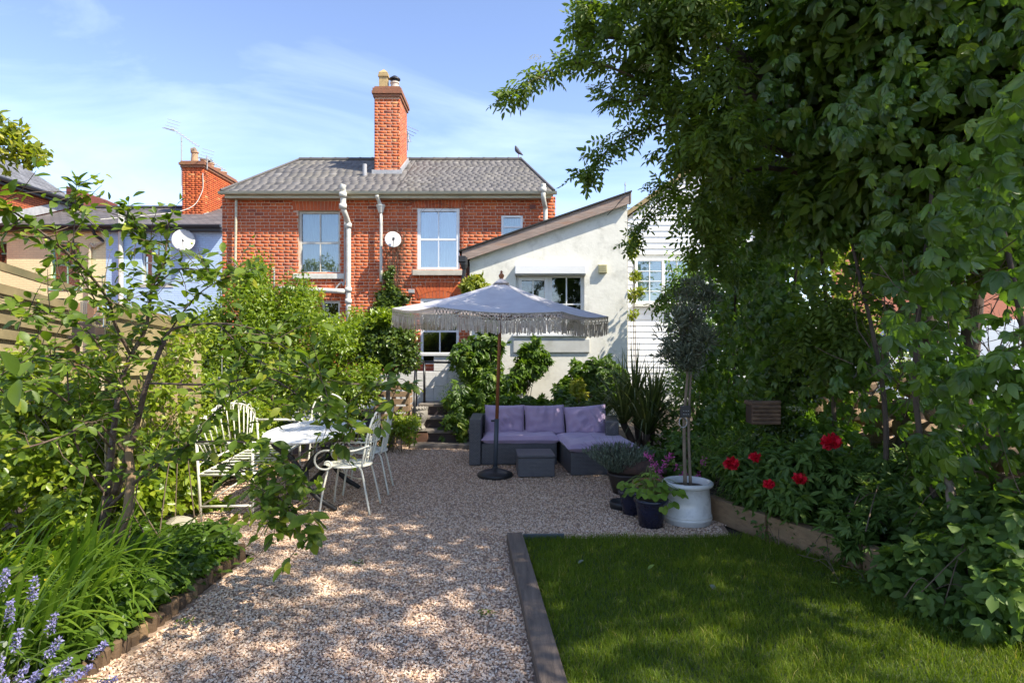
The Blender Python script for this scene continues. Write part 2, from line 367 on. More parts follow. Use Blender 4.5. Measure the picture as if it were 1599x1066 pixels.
# loose stones over the path: geometry nodes, one object nobody could count
def gravel():
    m, t, b = new_mat('gravel_stone'); N = t.nodes; L = t.links
    oi = N.new('ShaderNodeObjectInfo')
    r = ramp(t, [(0, (.66, .46, .31)), (.16, (.76, .58, .42)), (.30, (.55, .36, .23)), (.42, (.70, .51, .36)), (.54, (.36, .22, .14)), (.66, (.62, .42, .28)), (.76, (.33, .225, .18)), (.86, (.78, .64, .50))], 'CONSTANT')
    L.new(oi.outputs['Random'], r.inputs[0])
    co = N.new('ShaderNodeTexCoord'); nz = N.new('ShaderNodeTexNoise'); nz.inputs['Scale'].default_value = 2.5; L.new(co.outputs['Object'], nz.inputs['Vector'])
    hv = N.new('ShaderNodeHueSaturation'); mr = N.new('ShaderNodeMapRange'); mr.inputs['To Min'].default_value = .75; mr.inputs['To Max'].default_value = 1.25
    L.new(nz.outputs['Fac'], mr.inputs['Value']); L.new(mr.outputs[0], hv.inputs['Value']); L.new(r.outputs[0], hv.inputs['Color']); L.new(hv.outputs[0], b.inputs['Base Color'])
    b.inputs['Roughness'].default_value = .75
    # strips of the path, nearest most densely strewn
    cuts = [1.9, 2.6, 3.6, 4.6, 5.6, 7.0, 10.3]; dens = [5200, 7000, 6400, 5200, 3600, 2300]
    v = []; f = []; dn = []; step = .12
    for k in range(len(dens)):
        y = cuts[k]
        while y < cuts[k+1]-1e-6:
            y2 = min(y+step, cuts[k+1]); x = -3.5
            while x < 2.0:
                if inpoly(np.array([x+step/2]), np.array([(y+y2)/2]), gravel_poly)[0]:
                    i = len(v); v += [(x, y, .006), (x+step, y, .006), (x+step, y2, .006), (x, y2, .006)]; f.append((i, i+1, i+2, i+3)); dn += [dens[k]]*4
                x += step
            y = y2
    me = bpy.data.meshes.new('gravel_stones'); me.from_pydata(v, [], f); at = me.attributes.new('strewn', 'FLOAT', 'POINT'); at.data.foreach_set('value', dn)
    o = bpy.data.objects.new('gravel_stones', me); COL.objects.link(o); me.materials.append(m)
    tag(o, 'small loose cream and brown gravel stones covering the garden path', 'gravel', kind='stuff')
    g = bpy.data.node_groups.new('strew', 'GeometryNodeTree')
    g.interface.new_socket('Geometry', in_out='INPUT', socket_type='NodeSocketGeometry'); g.interface.new_socket('Geometry', in_out='OUTPUT', socket_type='NodeSocketGeometry')
    N = g.nodes; L = g.links
    gi = N.new('NodeGroupInput'); go = N.new('NodeGroupOutput'); dp = N.new('GeometryNodeDistributePointsOnFaces'); na = N.new('GeometryNodeInputNamedAttribute'); na.data_type = 'FLOAT'; na.inputs['Name'].default_value = 'strewn'
    L.new(gi.outputs[0], dp.inputs['Mesh']); L.new(na.outputs['Attribute'], dp.inputs['Density'])
    ic = N.new('GeometryNodeMeshIcoSphere'); ic.inputs['Radius'].default_value = 1; ic.inputs['Subdivisions'].default_value = 2
    sp = N.new('GeometryNodeSetPosition'); nt_ = N.new('ShaderNodeTexNoise'); nt_.inputs['Scale'].default_value = 1.3; sub = N.new('ShaderNodeVectorMath'); sub.operation = 'SUBTRACT'; sub.inputs[1].default_value = (.5, .5, .5)
    sc = N.new('ShaderNodeVectorMath'); sc.operation = 'SCALE'; sc.inputs['Scale'].default_value = 1.3
    L.new(nt_.outputs['Color'], sub.inputs[0]); L.new(sub.outputs[0], sc.inputs[0]); L.new(sc.outputs[0], sp.inputs['Offset']); L.new(ic.outputs['Mesh'], sp.inputs['Geometry'])
    sm = N.new('GeometryNodeSetMaterial'); sm.inputs['Material'].default_value = m; L.new(sp.outputs[0], sm.inputs['Geometry'])
    ip = N.new('GeometryNodeInstanceOnPoints'); L.new(dp.outputs['Points'], ip.inputs['Points']); L.new(sm.outputs[0], ip.inputs['Instance'])
    rr = N.new('FunctionNodeRandomValue'); rr.data_type = 'FLOAT_VECTOR'; rr.inputs['Min'].default_value = (-.5, -.5, 0); rr.inputs['Max'].default_value = (.5, .5, 6.28); L.new(rr.outputs['Value'], ip.inputs['Rotation'])
    rs = N.new('FunctionNodeRandomValue'); rs.data_type = 'FLOAT_VECTOR'; rs.inputs['Min'].default_value = (.0045, .0036, .0028); rs.inputs['Max'].default_value = (.0105, .0075, .006); rs.inputs['Seed'].default_value = 5; L.new(rs.outputs['Value'], ip.inputs['Scale'])
    L.new(ip.outputs[0], go.inputs[0])
    md = o.modifiers.new('strew', 'NODES'); md.node_group = g
gravel()
# lawn blades
def blades(name, x, y, z0, ln, wd, lean, tint, m, label=None, cat=None):
    n = len(x); a = rng.uniform(0, 6.283, n); b = rng.uniform(0, 6.283, n)
    sx, sy = np.cos(a)*wd/2, np.sin(a)*wd/2; lx, ly = np.cos(b)*lean*ln, np.sin(b)*lean*ln
    V = np.stack([np.stack([x-sx, y-sy, z0], 1), np.stack([x+sx, y+sy, z0], 1), np.stack([x+sx*.8+lx*.35, y+sy*.8+ly*.35, z0+ln*.55], 1), np.stack([x-sx*.8+lx*.35, y-sy*.8+ly*.35, z0+ln*.55], 1), np.stack([x+lx, y+ly, z0+ln*np.sqrt(np.maximum(.1, 1-lean**2*.6))], 1)], 1).reshape(-1, 3)
    o5 = np.arange(n)*5
    me = np_mesh(name, V, np.stack([o5, o5+1, o5+2, o5+3], 1), np.stack([o5+3, o5+2, o5+4], 1), np.repeat(tint, 5), m)
    o = bpy.data.objects.new(name, me); COL.objects.link(o)
    return tag(o, label, cat, kind='stuff')
M_grass = leafmat('grass_blade', [(0, (.075, .115, .008)), (.5, (.13, .195, .014)), (.85, (.20, .24, .025)), (1, (.36, .31, .11))], .42, .55, .25)
def lawn_grass():
    n = 130000; x = rng.uniform(.0, 3.0, n); y = 1.9+3.3*rng.random(n)**1.15
    k = inpoly(x, y, [(.30, 1.0), (3.0, 1.0), (2.8, 3.2), (2.42, 4.4), (1.88, 5.12), (.09, 5.06), (.19, 3.6)]); x = x[k]; y = y[k]; n = len(x)
    pn = np.sin(x*5.1+1.3*np.sin(y*3))*np.cos(y*4.3+np.sin(x*7))*.5+.5
    ln = (.028+.035*rng.random(n))*(.75+.55*pn)
    yl = np.clip(np.sin(x*2.3+2)*np.sin(y*1.9+x)-.55, 0, 1); ti = np.clip(.2+.45*rng.random(n)+.25*(pn-.5)+(rng.random(n) > .94)*.5+yl*.7*rng.random(n), 0, 1)
    blades('lawn_grass', x, y, np.full(n, .01), ln, rng.uniform(.0022, .0045, n), rng.uniform(.15, .95, n), ti, M_grass, 'mown green grass blades of the shaded lawn', 'grass')
lawn_grass()

# timber edging of the lawn and of the raised bed
b = MB(); p0, p1 = Vector((.25, 1.3, .035)), Vector((.005, 5.03, .035)); p0b = Vector((.36, 1.3, .035))
b = MB(); b.bar((.305, 1.3, .03), (.02, 5.02, .03), .125, .09)
tag(b.build('lawn_sleeper', M_wood, bevel=.008), 'weathered grey-brown timber sleeper between the gravel and the lawn', 'sleeper')
b = MB(); b.bar((.09, 5.06, .02), (.42, 5.07, .02), .02, .06)
tag(b.build('lawn_edging_strip', mat('edging_metal', (.10, .12, .13), rough=.5, metal=.3)), 'thin dark edging strip along the far end of the lawn', 'edging')
bed = [(1.80, 5.72), (2.08, 5.05), (2.44, 4.32), (2.76, 3.3), (3.0, 2.0)]
names = ['pale brown sleeper of the raised bed beside the white pot', 'split brown sleeper of the raised bed under the peonies', 'brown sleeper of the raised bed in the leaves right of the lawn', 'nearest sleeper of the raised bed at the lower right edge']
for i in range(4):
    a, c = bed[i], bed[i+1]; b = MB(); d = Vector((c[0]-a[0], c[1]-a[1], 0)).normalized()
    b.bar(Vector((*a, .10))+d*.012, Vector((*c, .10))-d*.012, .1, .21); tag(b.build('bed_sleeper', M_wood2, bevel=.008), names[i], 'sleeper', 'sleepers round the raised bed')
b = MB(); b.prism([(x+.04, y, .0) for x, y in bed]+[(6, 2, 0), (6, 9.6, 0), (1.85, 9.3, 0), (1.72, 6.2, 0)], (0, 0, .15)); tag(b.build('flower_bed_soil', M_soil), kind='structure')
b = MB(); b.prism([(-2.12, 1.2, -.01), (-2.06, 4.65, -.01), (-2.5, 4.9, -.01), (-3.1, 5.2, -.01), (-3.3, 6.2, -.01), (-3.45, 8.6, -.01), (-7, 9, -.01), (-7, 1, -.01)], (0, 0, .05)); tag(b.build('border_soil', M_soil), kind='structure')
# log-roll edging on the left: each half log a part
le = thing('log_roll_edging', 'low edging of upright half logs along the left of the gravel', 'edging', (-2.03, 3.6, 0))
M_log = tintmat('edging_log', [(0, (.085, .055, .035)), (.7, (.17, .11, .06)), (1, (.28, .18, .09))], .85, 10, .4, .5)
y = 2.2; k = 0
lv = {}
while y < 4.72:
    wl = .075; h = .09+random.uniform(-.03, .02); xx = -2.03+.03*math.sin(y*2.1)+(max(0, y-4.5)**1.4)*.25
    key = k % 7
    if key not in lv:
        bb = MB(); n = 10
        bb.lathe([(.036, -.05), (.0365, h-.012), (.028, h)], n=n); me = bpy.data.meshes.new('half_log'); me.from_pydata(bb.v, [], bb.f); me.materials.append(M_log)
        at = me.attributes.new('tint', 'FLOAT', 'POINT'); at.data.foreach_set('value', [random.random()]*len(bb.v)); lv[key] = me
    o = bpy.data.objects.new('half_log', lv[key]); COL.objects.link(o); o.location = (xx, y, 0); o.rotation_euler = (random.uniform(-.06, .06), random.uniform(-.06, .06), random.random()*6)
    attach(o, le); y += wl+random.uniform(-.003, .004); k += 1

# ------------------------------------------------------------------ brick house
M_brick = tintmat('red_brick', [(0, (.16, .05, .04)), (.18, (.40, .085, .035)), (.55, (.56, .125, .042)), (.85, (.62, .17, .055)), (1, (.68, .30, .12))], .85, 16, .28, .15, 70, dirt=((.24, .11, .08), 1.3, .4))
M_mortar = mat('mortar', (.66, .44, .31), (.52, .33, .23), .95, 30, bump=.5)
M_slate = tintmat('slate', [(0, (.07, .065, .06)), (.5, (.13, .12, .11)), (.85, (.17, .156, .142)), (1, (.26, .245, .225))], .65, 9, .22, .2, 40, .4, dirt=((.20, .18, .13), 1.1, .45))
M_pvc = mat('white_upvc', (.80, .80, .79), (.74, .74, .72), .3, 3, spec=.5)
M_paintw = mat('old_white_paint', (.70, .68, .60), (.55, .53, .45), .6, 9, bump=.15, dirt=((.25, .24, .17), 5, .6))
M_cream = mat('cream_fascia', (.62, .57, .42), (.42, .40, .28), .6, 5, stretch=(1, 4, 8), dirt=((.14, .15, .09), 3, .7))
M_stone = mat('window_stone', (.62, .57, .46), (.46, .42, .33), .8, 12, bump=.3, dirt=((.22, .20, .15), 6, .5))
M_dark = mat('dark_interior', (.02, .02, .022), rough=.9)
M_curtain = mat('net_curtain', (.70, .72, .74), (.52, .54, .57), .9, 3, stretch=(26, 1, .6), bump=.6, bscale=6)
M_curtb = mat('teal_curtain', (.42, .55, .56), (.24, .34, .36), .9, 3, stretch=(22, 1, .6), bump=.6, bscale=6)
M_glass = glassmat('window_glass', .22); M_glassd = glassmat('dark_window_glass', .10, (.8, .85, .85))
M_grey = mat('grey_plastic', (.42, .42, .40), rough=.5); M_black = mat('black_plastic', (.03, .03, .032), rough=.4)
M_lead = mat('lead_flashing', (.45, .45, .45), (.30, .30, .31), .6, 6)
HD = 15.0                                   # the brick front stands 15 m away
def HX(x, d=HD): return (x-800)*d/FPX
def HZ(y, d=HD): return CAMZ-(y-533)*d/FPX
def bond(x0, x1, z0, z1, holes, y, zoff=0):
    """Flemish bond: centres and sizes"""
    Pn = []; Sz = []; ch = .0755; st, hd, j = .215, .1025, .011; r = 0; z = z0
    while z+ch < z1+.02:
        x = x0-(0 if r % 2 else .08)-random.uniform(0, .03); k = r % 2
        while x < x1:
            l = st if k % 2 == 0 else hd
            a, c = max(x, x0), min(x+l, x1)
            if c-a > .03:
                segs = [(a, c)]
                for hx0, hx1, hz0, hz1 in holes:
                    if z+ch*.6 > hz0 and z+ch*.4 < hz1:
                        ns = []
                        for s0, s1 in segs:
                            if s1 <= hx0 or s0 >= hx1: ns.append((s0, s1))
                            else:
                                if hx0-s0 > .03: ns.append((s0, hx0))
                                if s1-hx1 > .03: ns.append((hx1, s1))
                        segs = ns
                for s0, s1 in segs:
                    Pn.append(((s0+s1)/2, y+random.uniform(-.0004, .0004), z+ch/2)); Sz.append((round(s1-s0, 3) if abs(s1-s0-l) > .004 else l, .03, .0655))
            x += l+j; k += 1
        z += ch; r += 1
    return np.array(Pn), np.array(Sz)
def wall_with_holes(x0, x1, z0, z1, holes, y0, y1):
    """a slab with rectangular openings, as boxes"""
    b = MB(); xs = sorted({x0, x1, *[h[0] for h in holes], *[h[1] for h in holes]}); zs = sorted({z0, z1, *[h[2] for h in holes], *[h[3] for h in holes]})
    for i in range(len(xs)-1):
        run = None
        for j in range(len(zs)-1):
            cx, cz = (xs[i]+xs[i+1])/2, (zs[j]+zs[j+1])/2
            op = any(h[0] < cx < h[1] and h[2] < cz < h[3] for h in holes)
            if not op:
                if run is None: run = zs[j]
            if op and run is not None: b.box(xs[i], xs[i+1], y0, y1, run, zs[j]); run = None
        if run is not None: b.box(xs[i], xs[i+1], y0, y1, run, zs[-1])
    return b
def window(parent, x0, x1, z0, z1, y, rows, cols, frame=.06, m=None, gl=None, sash=False, curtains=None, sill=None, bar=.02, depth=.06, label=None, split=None):
    """window > frame, pane (one each), glazing_bar, curtain, sill; front of the frame at y"""
    m = m or M_pvc; gl = gl or M_glass
    fb = MB(); fb.box(x0, x0+frame, y, y+depth, z0, z1); fb.box(x1-frame, x1, y, y+depth, z0, z1); fb.box(x0+frame, x1-frame, y, y+depth, z1-frame, z1); fb.box(x0+frame, x1-frame, y, y+depth, z0, z0+frame)
    wn = fb.build('window', m, parent, bevel=.004, label=label)
    ix0, ix1, iz0, iz1 = x0+frame, x1-frame, z0+frame, z1-frame
    cols_ = split or [(ix0, ix1)]
    for ci, (a, c) in enumerate(cols_):
        if split and ci:
            q = MB(); q.box(cols_[ci-1][1], a, y+.004, y+depth-.004, iz0, iz1); q.build('mullion', m, wn)
        ymid = y+.022
        for r_ in range(rows):
            zz0 = iz0+(iz1-iz0)*r_/rows; zz1 = iz0+(iz1-iz0)*(r_+1)/rows
            for c_ in range(cols):
                xx0 = a+(c-a)*c_/cols; xx1 = a+(c-a)*(c_+1)/cols
                q = MB(); q.box(xx0, xx1, ymid+(.012 if sash and r_ == 0 else .02), ymid+(.016 if sash and r_ == 0 else .024), zz0, zz1); q.build('pane', gl, wn)
            if r_:
                h = .05 if sash and r_ == rows//2 else bar
                q = MB(); q.box(a, c, y+.012, y+depth-.012, zz0-h/2, zz0+h/2); q.build('meeting_rail' if h > bar else 'glazing_bar', m, wn)
        for c_ in range(1, cols):
            xx = a+(c-a)*c_/cols; q = MB(); q.box(xx-bar/2, xx+bar/2, y+.014, y+depth-.014, iz0, iz1); q.build('glazing_bar', m, wn)
    if curtains:
        for (u0, u1, cm) in curtains:
            q = MB(); n = max(6, int((u1-u0)*40)); xs = [ix0+(ix1-ix0)*(u0+(u1-u0)*k/n) for k in range(n+1)]
            ys = [y+.17+.022*math.sin(k*1.55+random.uniform(-.4, .4))+random.uniform(-.006, .006) for k in range(n+1)]
            vv = [(xs[k], ys[k], iz0-.02) for k in range(n+1)]+[(xs[k], ys[k]+.01*math.sin(k*.9), iz1+.02) for k in range(n+1)]
            q.add(vv, [(k, k+1, n+2+k, n+1+k) for k in range(n)]); q.build('curtain', cm, wn, smooth=True, fix=False)
    q = MB(); q.box(x0-.02, x1+.02, y+.75, y+.78, z0-.05, z1+.05); q.build('dark_room_panel', M_dark, wn)  # near-black panel: the unlit room's darkness is put into its colour
    if sill:
        q = MB(); q.box(x0-sill[0], x1+sill[0], y-sill[1], y+.02, z0-sill[2], z0-.002); q.build('sill', sill[3], wn, bevel=.008)
    return wn
def brick_house():
    x0, x1 = HX(347), HX(868)+.0; zt = HZ(307); z0 = .0; zb = HZ(578)
    H = thing('brick_house', 'red brick house with grey slate roof and tall chimney behind the garden', 'house', ((x0+x1)/2, HD, 0))
    wins = [(HX(466), HX(531), HZ(427), HZ(329)), (HX(652), HX(718), HZ(422), HZ(325)), (HX(783), HX(817), HZ(372), HZ(336)),
            (HX(503), HX(531), HZ(520), HZ(470)), (HX(657), HX(717), HZ(568), HZ(466))]
    wb = wall_with_holes(x0, x1, z0, zt, wins, HD+.012, HD+.3)
    wb.box(x0, x0+.3, HD+.3, HD+6.5, z0, zt); wb.box(x1-.3, x1, HD+.3, HD+6.5, z0, zt); wb.box(x0+.3, x1-.3, HD+6.2, HD+6.5, z0, zt)
    wall = wb.build('wall', M_mortar, H)
    hol = list(wins); lint = []
    for i, (a, c, e, f) in enumerate(wins):                 # soldier-course lintels
        lh = .225
        if i == 2 or i == 3: continue
        hol.append((a-.12, c+.12, f, f+lh)); lint.append((a-.12, c+.12, f, lh))
    Pn, Sz = bond(x0+.004, x1-.004, zb, zt-.01, hol, HD+.0266)
    u = 800+Pn[:, 0]/Pn[:, 1]*FPX; v = 533-(Pn[:, 2]-CAMZ)/Pn[:, 1]*FPX
    ti = np.clip(.46+.13*rng.normal(size=len(Pn)), 0, 1); ti[rng.random(len(Pn)) < .04] = .1
    sc = np.hypot(u-600, (v-380)*1.6)+(u > 720)*400+(Sz[:, 0] < .2)*60
    pieces(wall, Pn, Sz, ti, M_brick, name='brick', singles=300, bulk='brickwork', order=np.argsort(sc))
    for a, c, f, lh in lint:
        n = int((c-a)/.078); q = []; mid = (a+c)/2
        for k in range(n):
            xx = a+(c-a)*(k+.5)/n
            bb = MB(); tl = (xx-mid)*.22
            y0, y1 = HD+.004+random.uniform(-.003, .003), HD+.03; w2 = (c-a)/n/2-.005
            bb.add([(xx-w2, y0, f+.006), (xx+w2, y0, f+.006), (xx+w2+tl*.3, y0, f+lh), (xx-w2+tl*.3, y0, f+lh), (xx-w2, y1, f+.006), (xx+w2, y1, f+.006), (xx+w2+tl*.3, y1, f+lh), (xx-w2+tl*.3, y1, f+lh)], [(0, 1, 2, 3), (0, 4, 5, 1), (1, 5, 6, 2), (2, 6, 7, 3), (3, 7, 4, 0)])
            o = bb.build('lintel_brick', M_brick, wall); at = o.data.attributes.new('tint', 'FLOAT', 'POINT'); at.data.foreach_set('value', [min(1, max(0, random.gauss(.45, .15)))]*8)
    # painted base and the brick sill course above it
    q = MB(); q.box(HX(560), HX(745), HD-.05, HD+.01, 0, zb-.09); q.build('painted_base', mat('painted_brick', (.76, .75, .72), (.66, .65, .62), .7, 10, bump=.4, bscale=25), H)
    q = MB(); q.box(HX(655), HX(720), HD-.08, HD-.012, zb-.03, zb+.06); q.build('tile_sill', mat('red_tile', (.42, .10, .05), rough=.6), H)
    # windows
    window(H, *wins[0], HD+.09, 2, 2, .055, M_paintw, M_glass, True, [(0, 1, M_curtain)], (.11, .13, .13, M_paintw), .022, label='old white sash window with net curtains')
    window(H, *wins[1], HD+.03, 2, 2, .075, M_pvc, glassmat('blue_window_glass', .34), True, [(0, .2, M_curtb), (.55, 1.0, M_curtb)], (.1, .14, .13, M_stone), .022, label='white plastic sash window with pale blue curtains')
    window(H, *wins[2], HD+.03, 2, 1, .055, M_pvc, M_glass, False, [(0, 1, M_curtb)], None, .045)
    window(H, *wins[3], HD+.05, 2, 1, .05, M_paintw, M_glassd, False, None, None)
    window(H, *wins[4], HD+.03, 2, 2, .065, M_pvc, M_glassd, True, None, None, .03)
    # segmental arch over the lower windows
    for a, c, zc in ((HX(496), HX(536), HZ(470)), (HX(655), HX(719), HZ(466))):
        n = int((c-a)/.08)+2
        for k in range(n):
            t = -1+2*(k+.5)/n; ang = t*.45; bb = MB(); rad = (c-a)/2/math.sin(.5)
            ctr = Vector(((a+c)/2, 0, zc-rad*math.cos(.5)+.06)); Mx = Matrix.Translation(ctr) @ Matrix.Rotation(ang*1.1, 4, 'Y')
            bb.box(-.034, .034, HD-.001, HD+.03, rad, rad+.215, Mx)
            o = bb.build('arch_brick', M_brick, wall); at = o.data.attributes.new('tint', 'FLOAT', 'POINT'); at.data.foreach_set('value', [min(1, max(0, random.gauss(.55, .12)))]*8)
    # roof: four slopes, slates on the front one
    ex0, ex1, ey, ez = HX(345, 14.72), HX(866, 14.72), 14.72, HZ(299, 14.72); rx0, rx1, ry, rz = HX(468, 18), HX(815, 18), 18.0, HZ(250, 18); by = 21.3
    rb = MB(); rb.add([(ex0, ey, ez), (ex1, ey, ez), (rx1, ry, rz), (rx0, ry, rz), (ex0, by, ez), (ex1, by, ez)], [(0, 1, 2, 3), (4, 3, 2, 5), (0, 3, 4), (1, 5, 2), (0, 4, 5, 1)])
    roof = rb.build('roof', mat('roof_felt', (.06, .056, .05)), H)
    up = Vector((0, ry-ey, rz-ez)); Ln = up.length; up.normalize(); nrm = Vector((0, -up.z, up.y))
    Pn = []; Sz = []; rowi = []
    party = -2.75                                            # the two houses are slated differently
    for rows, sw, lo, hi in ((17, .205, -99, party), (22, .17, party+.004, 99)):
        ex = Ln/rows
        for r_ in range(rows):
            t0 = r_*ex; f = (t0+ex*.5)/Ln; a = max(lo, ex0+(rx0-ex0)*f); c = min(hi, ex1+(rx1-ex1)*f)
            x = a-sw*random.random()
            while x < c:
                s0, s1 = max(x, a), min(x+sw-.003, c)
                if s1-s0 > .04:
                    ctr = Vector((0, ey, ez))+up*(t0+ex*.5)+nrm*(.006+random.uniform(0, .0015)); Pn.append(((s0+s1)/2, ctr.y, ctr.z)); Sz.append((round(s1-s0, 3), .007, round(ex*.985, 4)))
                x += sw
    tilt = Matrix.Rotation(R(2.6), 3, 'X')
    u2 = (up+nrm*-.008).normalized(); n2 = Vector((0, -u2.z, u2.y))
    Pn = np.array(Pn); ti = np.clip(.52+.16*rng.normal(size=len(Pn)), 0, 1); ti[rng.random(len(Pn)) < .006] = .99
    order = np.argsort((Pn[:, 0] > party)*1e6+Pn[:, 2]*1000+abs(Pn[:, 0]+3))
    pieces(roof, Pn, Sz, ti, M_slate, axes=[(1, 0, 0), tuple(-n2), tuple(u2)], name='slate', singles=300, bulk='slates', order=order)
    # ridge tiles and hips
    n = 18
    for k in range(n):
        a = rx0+(rx1-rx0)*k/n; c = rx0+(rx1-rx0)*(k+1)/n; q = MB(); q.tube([(a, ry, rz+.0), (c-.01, ry, rz+.004)], [.075, .068], 10); q.tube([(c-.05, ry, rz), (c, ry, rz)], .082, 10); q.build('ridge_tile', M_slate, roof)
    for a, c in (((ex0, ey, ez), (rx0, ry, rz)), ((ex1, ey, ez), (rx1, ry, rz))):
        q = MB(); q.tube([Vector(a)+Vector((0, 0, .03)), Vector(c)+Vector((0, 0, .03))], .03, 8); q.build('hip_edge', mat('hip_slate', (.13, .12, .11)), roof)
    # fascia, soffit and gutter
    q = MB(); q.box(ex0+.06, ex1-.06, ey+.07, ey+.1, ez-.14, ez-.012); q.box(ex0+.06, ex1-.06, ey+.1, HD+.012, ez-.14, ez-.115); q.build('fascia', M_cream, H, bevel=.004)
    q = MB(); g = 10
    pr = [(ey-.05+.055*math.cos(math.pi+math.pi*k/g)+.06, ez-.015+.06*math.sin(math.pi+math.pi*k/g)) for k in range(g+1)]
    pr = [(ey-.055, ez+.0)]+pr+[(ey+.07, ez)]
    vv = [(ex0-.05, yy, zz) for yy, zz in pr]+[(ex1+.06, yy, zz) for yy, zz in pr]; m_ = len(pr)
    q.add(vv, [(k, k+1, m_+k+1, m_+k) for k in range(m_-1)]+[tuple(range(m_)), tuple(range(2*m_-1, m_-1, -1))]); q.build('gutter', M_cream, H)
    # chimney with brick courses
    cx0, cx1, cy0, cy1, cz0, cz1 = HX(585, 16.4), HX(625, 16.4), 16.4, 17.55, 5.7, HZ(152, 16.4)
    q = MB(); q.box(cx0+.01, cx1-.01, cy0+.012, cy1, cz0, cz1); chim = q.build('chimney', M_mortar, H)
    Pn, Sz = bond(cx0, cx1, cz0+.2, cz1, [], cy0+.0264); n1 = len(Pn)
    ti = np.clip(.55+.16*rng.normal(size=n1), 0, 1); ti[rng.random(n1) < .05] = .06
    pieces(chim, Pn, Sz, ti, M_brick, singles=150, bulk='brickwork', order=np.argsort(-Pn[:, 2]))
    Pn2, Sz2 = bond(-cy1, -cy0, cz0+.2, cz1, [], 0)
    Pn2 = np.stack([np.full(len(Pn2), cx1-.0244)-Pn2[:, 1], -Pn2[:, 0], Pn2[:, 2]], 1)
    ti = np.clip(.62+.16*rng.normal(size=len(Pn2)), 0, 1)
    pieces(chim, Pn2, Sz2, ti, M_brick, axes=[(0, -1, 0), (-1, 0, 0), (0, 0, 1)], singles=140, bulk='brickwork', order=np.argsort(-Pn2[:, 2]))
    M_cap = mat('chimney_cap_brick', (.33, .13, .07), (.20, .10, .06), .9, 14, bump=.6, dirt=((.28, .22, .08), 5, .7))
    for k, (ov, hh) in enumerate(((.03, .08), (.06, .08), (.04, .08), (.0, .05))):
        q = MB(); zz = cz1+[0, .08, .16, .24][k]; q.box(cx0-ov, cx1+ov, cy0-ov, cy1+ov, zz+.001, zz+hh); q.build('corbel_course', M_cap, chim, bevel=.006)
    M_buff = mat('buff_terracotta', (.52, .38, .18), (.36, .26, .12), .85, 10, bump=.3)
    zt_ = cz1+.29; px = HX(600, 16.9)
    q = MB(); q.box(px-.11, px+.11, 16.79, 17.01, zt_, zt_+.42); q.box(px-.135, px+.135, 16.765, 17.035, zt_+.42, zt_+.46); q.box(px-.12, px+.12, 16.78, 17.02, zt_+.46, zt_+.53)
    q.add([(px-.12, 16.78, zt_+.531), (px+.12, 16.78, zt_+.531), (px+.12, 17.02, zt_+.531), (px-.12, 17.02, zt_+.531), (px, 16.9, zt_+.66)], [(0, 1, 4), (1, 2, 4), (2, 3, 4), (3, 0, 4), (3, 2, 1, 0)])
    q.build('chimney_pot', M_buff, chim, label='square buff chimney pot with pointed top')
    px = HX(617, 16.9)
    q = MB(); q.lathe([(.13, 0), (.115, .06), (.105, .24), (.125, .27), (.12, .30), (.09, .30)], (px, 16.9, zt_), 18); cp = q.build('chimney_pot', mat('pale_pot', (.62, .52, .42)), chim, smooth=False, label='round pale chimney pot with metal cowl')
    q = MB(); q.lathe([(.085, .30), (.085, .36), (.15, .37), (.145, .40), (.05, .47), (.0, .48)], (px, 16.9, zt_), 18); q.build('cowl', M_black, chim)
    q = MB(); q.box(cx0-.05, cx1+.05, cy0-.06, cy0+.0, 5.83, 6.04); q.box(cx1+.0, cx1+.035, cy0, cy1, 6.0, 6.2)
    q = MB(); q.bar((cx0-.06, cy0-.02, 6.02), (cx1+.06, cy0-.02, 6.02), .03, .11); q.bar((cx1+.02, cy0, 6.06), (cx1+.02, 17.6, 6.68), .03, .12); q.build('flashing', M_lead, chim)
    # vent pipe in the roof
    px = HX(570, 16.2); q = MB(); q.tube([(px, 16.2, 5.8), (px, 16.2, 6.17)], .055, 12); q.build('vent_pipe', M_lead, H)
    # soil pipes and downpipes
    def pipe(pts, r, m, name, collars=(), cr=1.3):
        q = MB(); q.tube(catmull(pts, 5), r, 12)
        for c in collars: q.lathe([(r*.9, -.06), (r*cr, -.06), (r*cr, .05), (r*.9, .05)], c, 14)
        return q.build(name, m, H, smooth=True)
    yy = HD-.12
    xa, xb = HX(541, yy), HX(544.5, yy)
    pipe([(xa+.02, 14.58, HZ(289, 14.6)), (xa, 14.58, HZ(294, 14.6)), (xa, 14.62, HZ(300, 14.6)), (xa, 14.6, HZ(325, 14.6))], .068, M_paintw, 'soil_pipe', [(xa, 14.6, HZ(304, 14.6)), (xa, 14.6, HZ(322, 14.6))])
    pipe([(xa, 14.6, HZ(325, 14.6)), (xa+.03, 14.68, HZ(334, 14.65)), (xb, yy, HZ(350, yy)), (xb, yy, HZ(365, yy)), (xb, yy, HZ(510, yy))], .062, M_paintw, 'soil_pipe', [(xb, yy, HZ(352, yy)), (xb, yy, HZ(452, yy)), (xb, yy, HZ(470, yy))])
    pipe([(HX(434, yy), yy, HZ(450, yy)), (HX(540, yy), yy, HZ(455, yy))], .06, M_paintw, 'branch_pipe')
    pipe([(HX(537.5, yy), yy+.06, HZ(312, yy)), (HX(537.5, yy), yy+.06, HZ(435, yy)), (HX(533, yy), yy+.06, HZ(440, yy)), (HX(525, yy), yy+.06, HZ(448, yy)), (HX(524, yy), yy+.06, HZ(455, yy))], .022, M_grey, 'waste_pipe')
    pipe([(HX(427, yy), yy+.06, HZ(420, yy)), (HX(427, yy), yy+.06, HZ(448, yy))], .022, M_grey, 'waste_pipe')
    pipe([(HX(588, 14.65), 14.7, HZ(304, 14.65)), (HX(592, 14.8), 14.8, HZ(314, 14.8)), (HX(595, yy), yy, HZ(322, yy))], .045, M_paintw, 'downpipe')
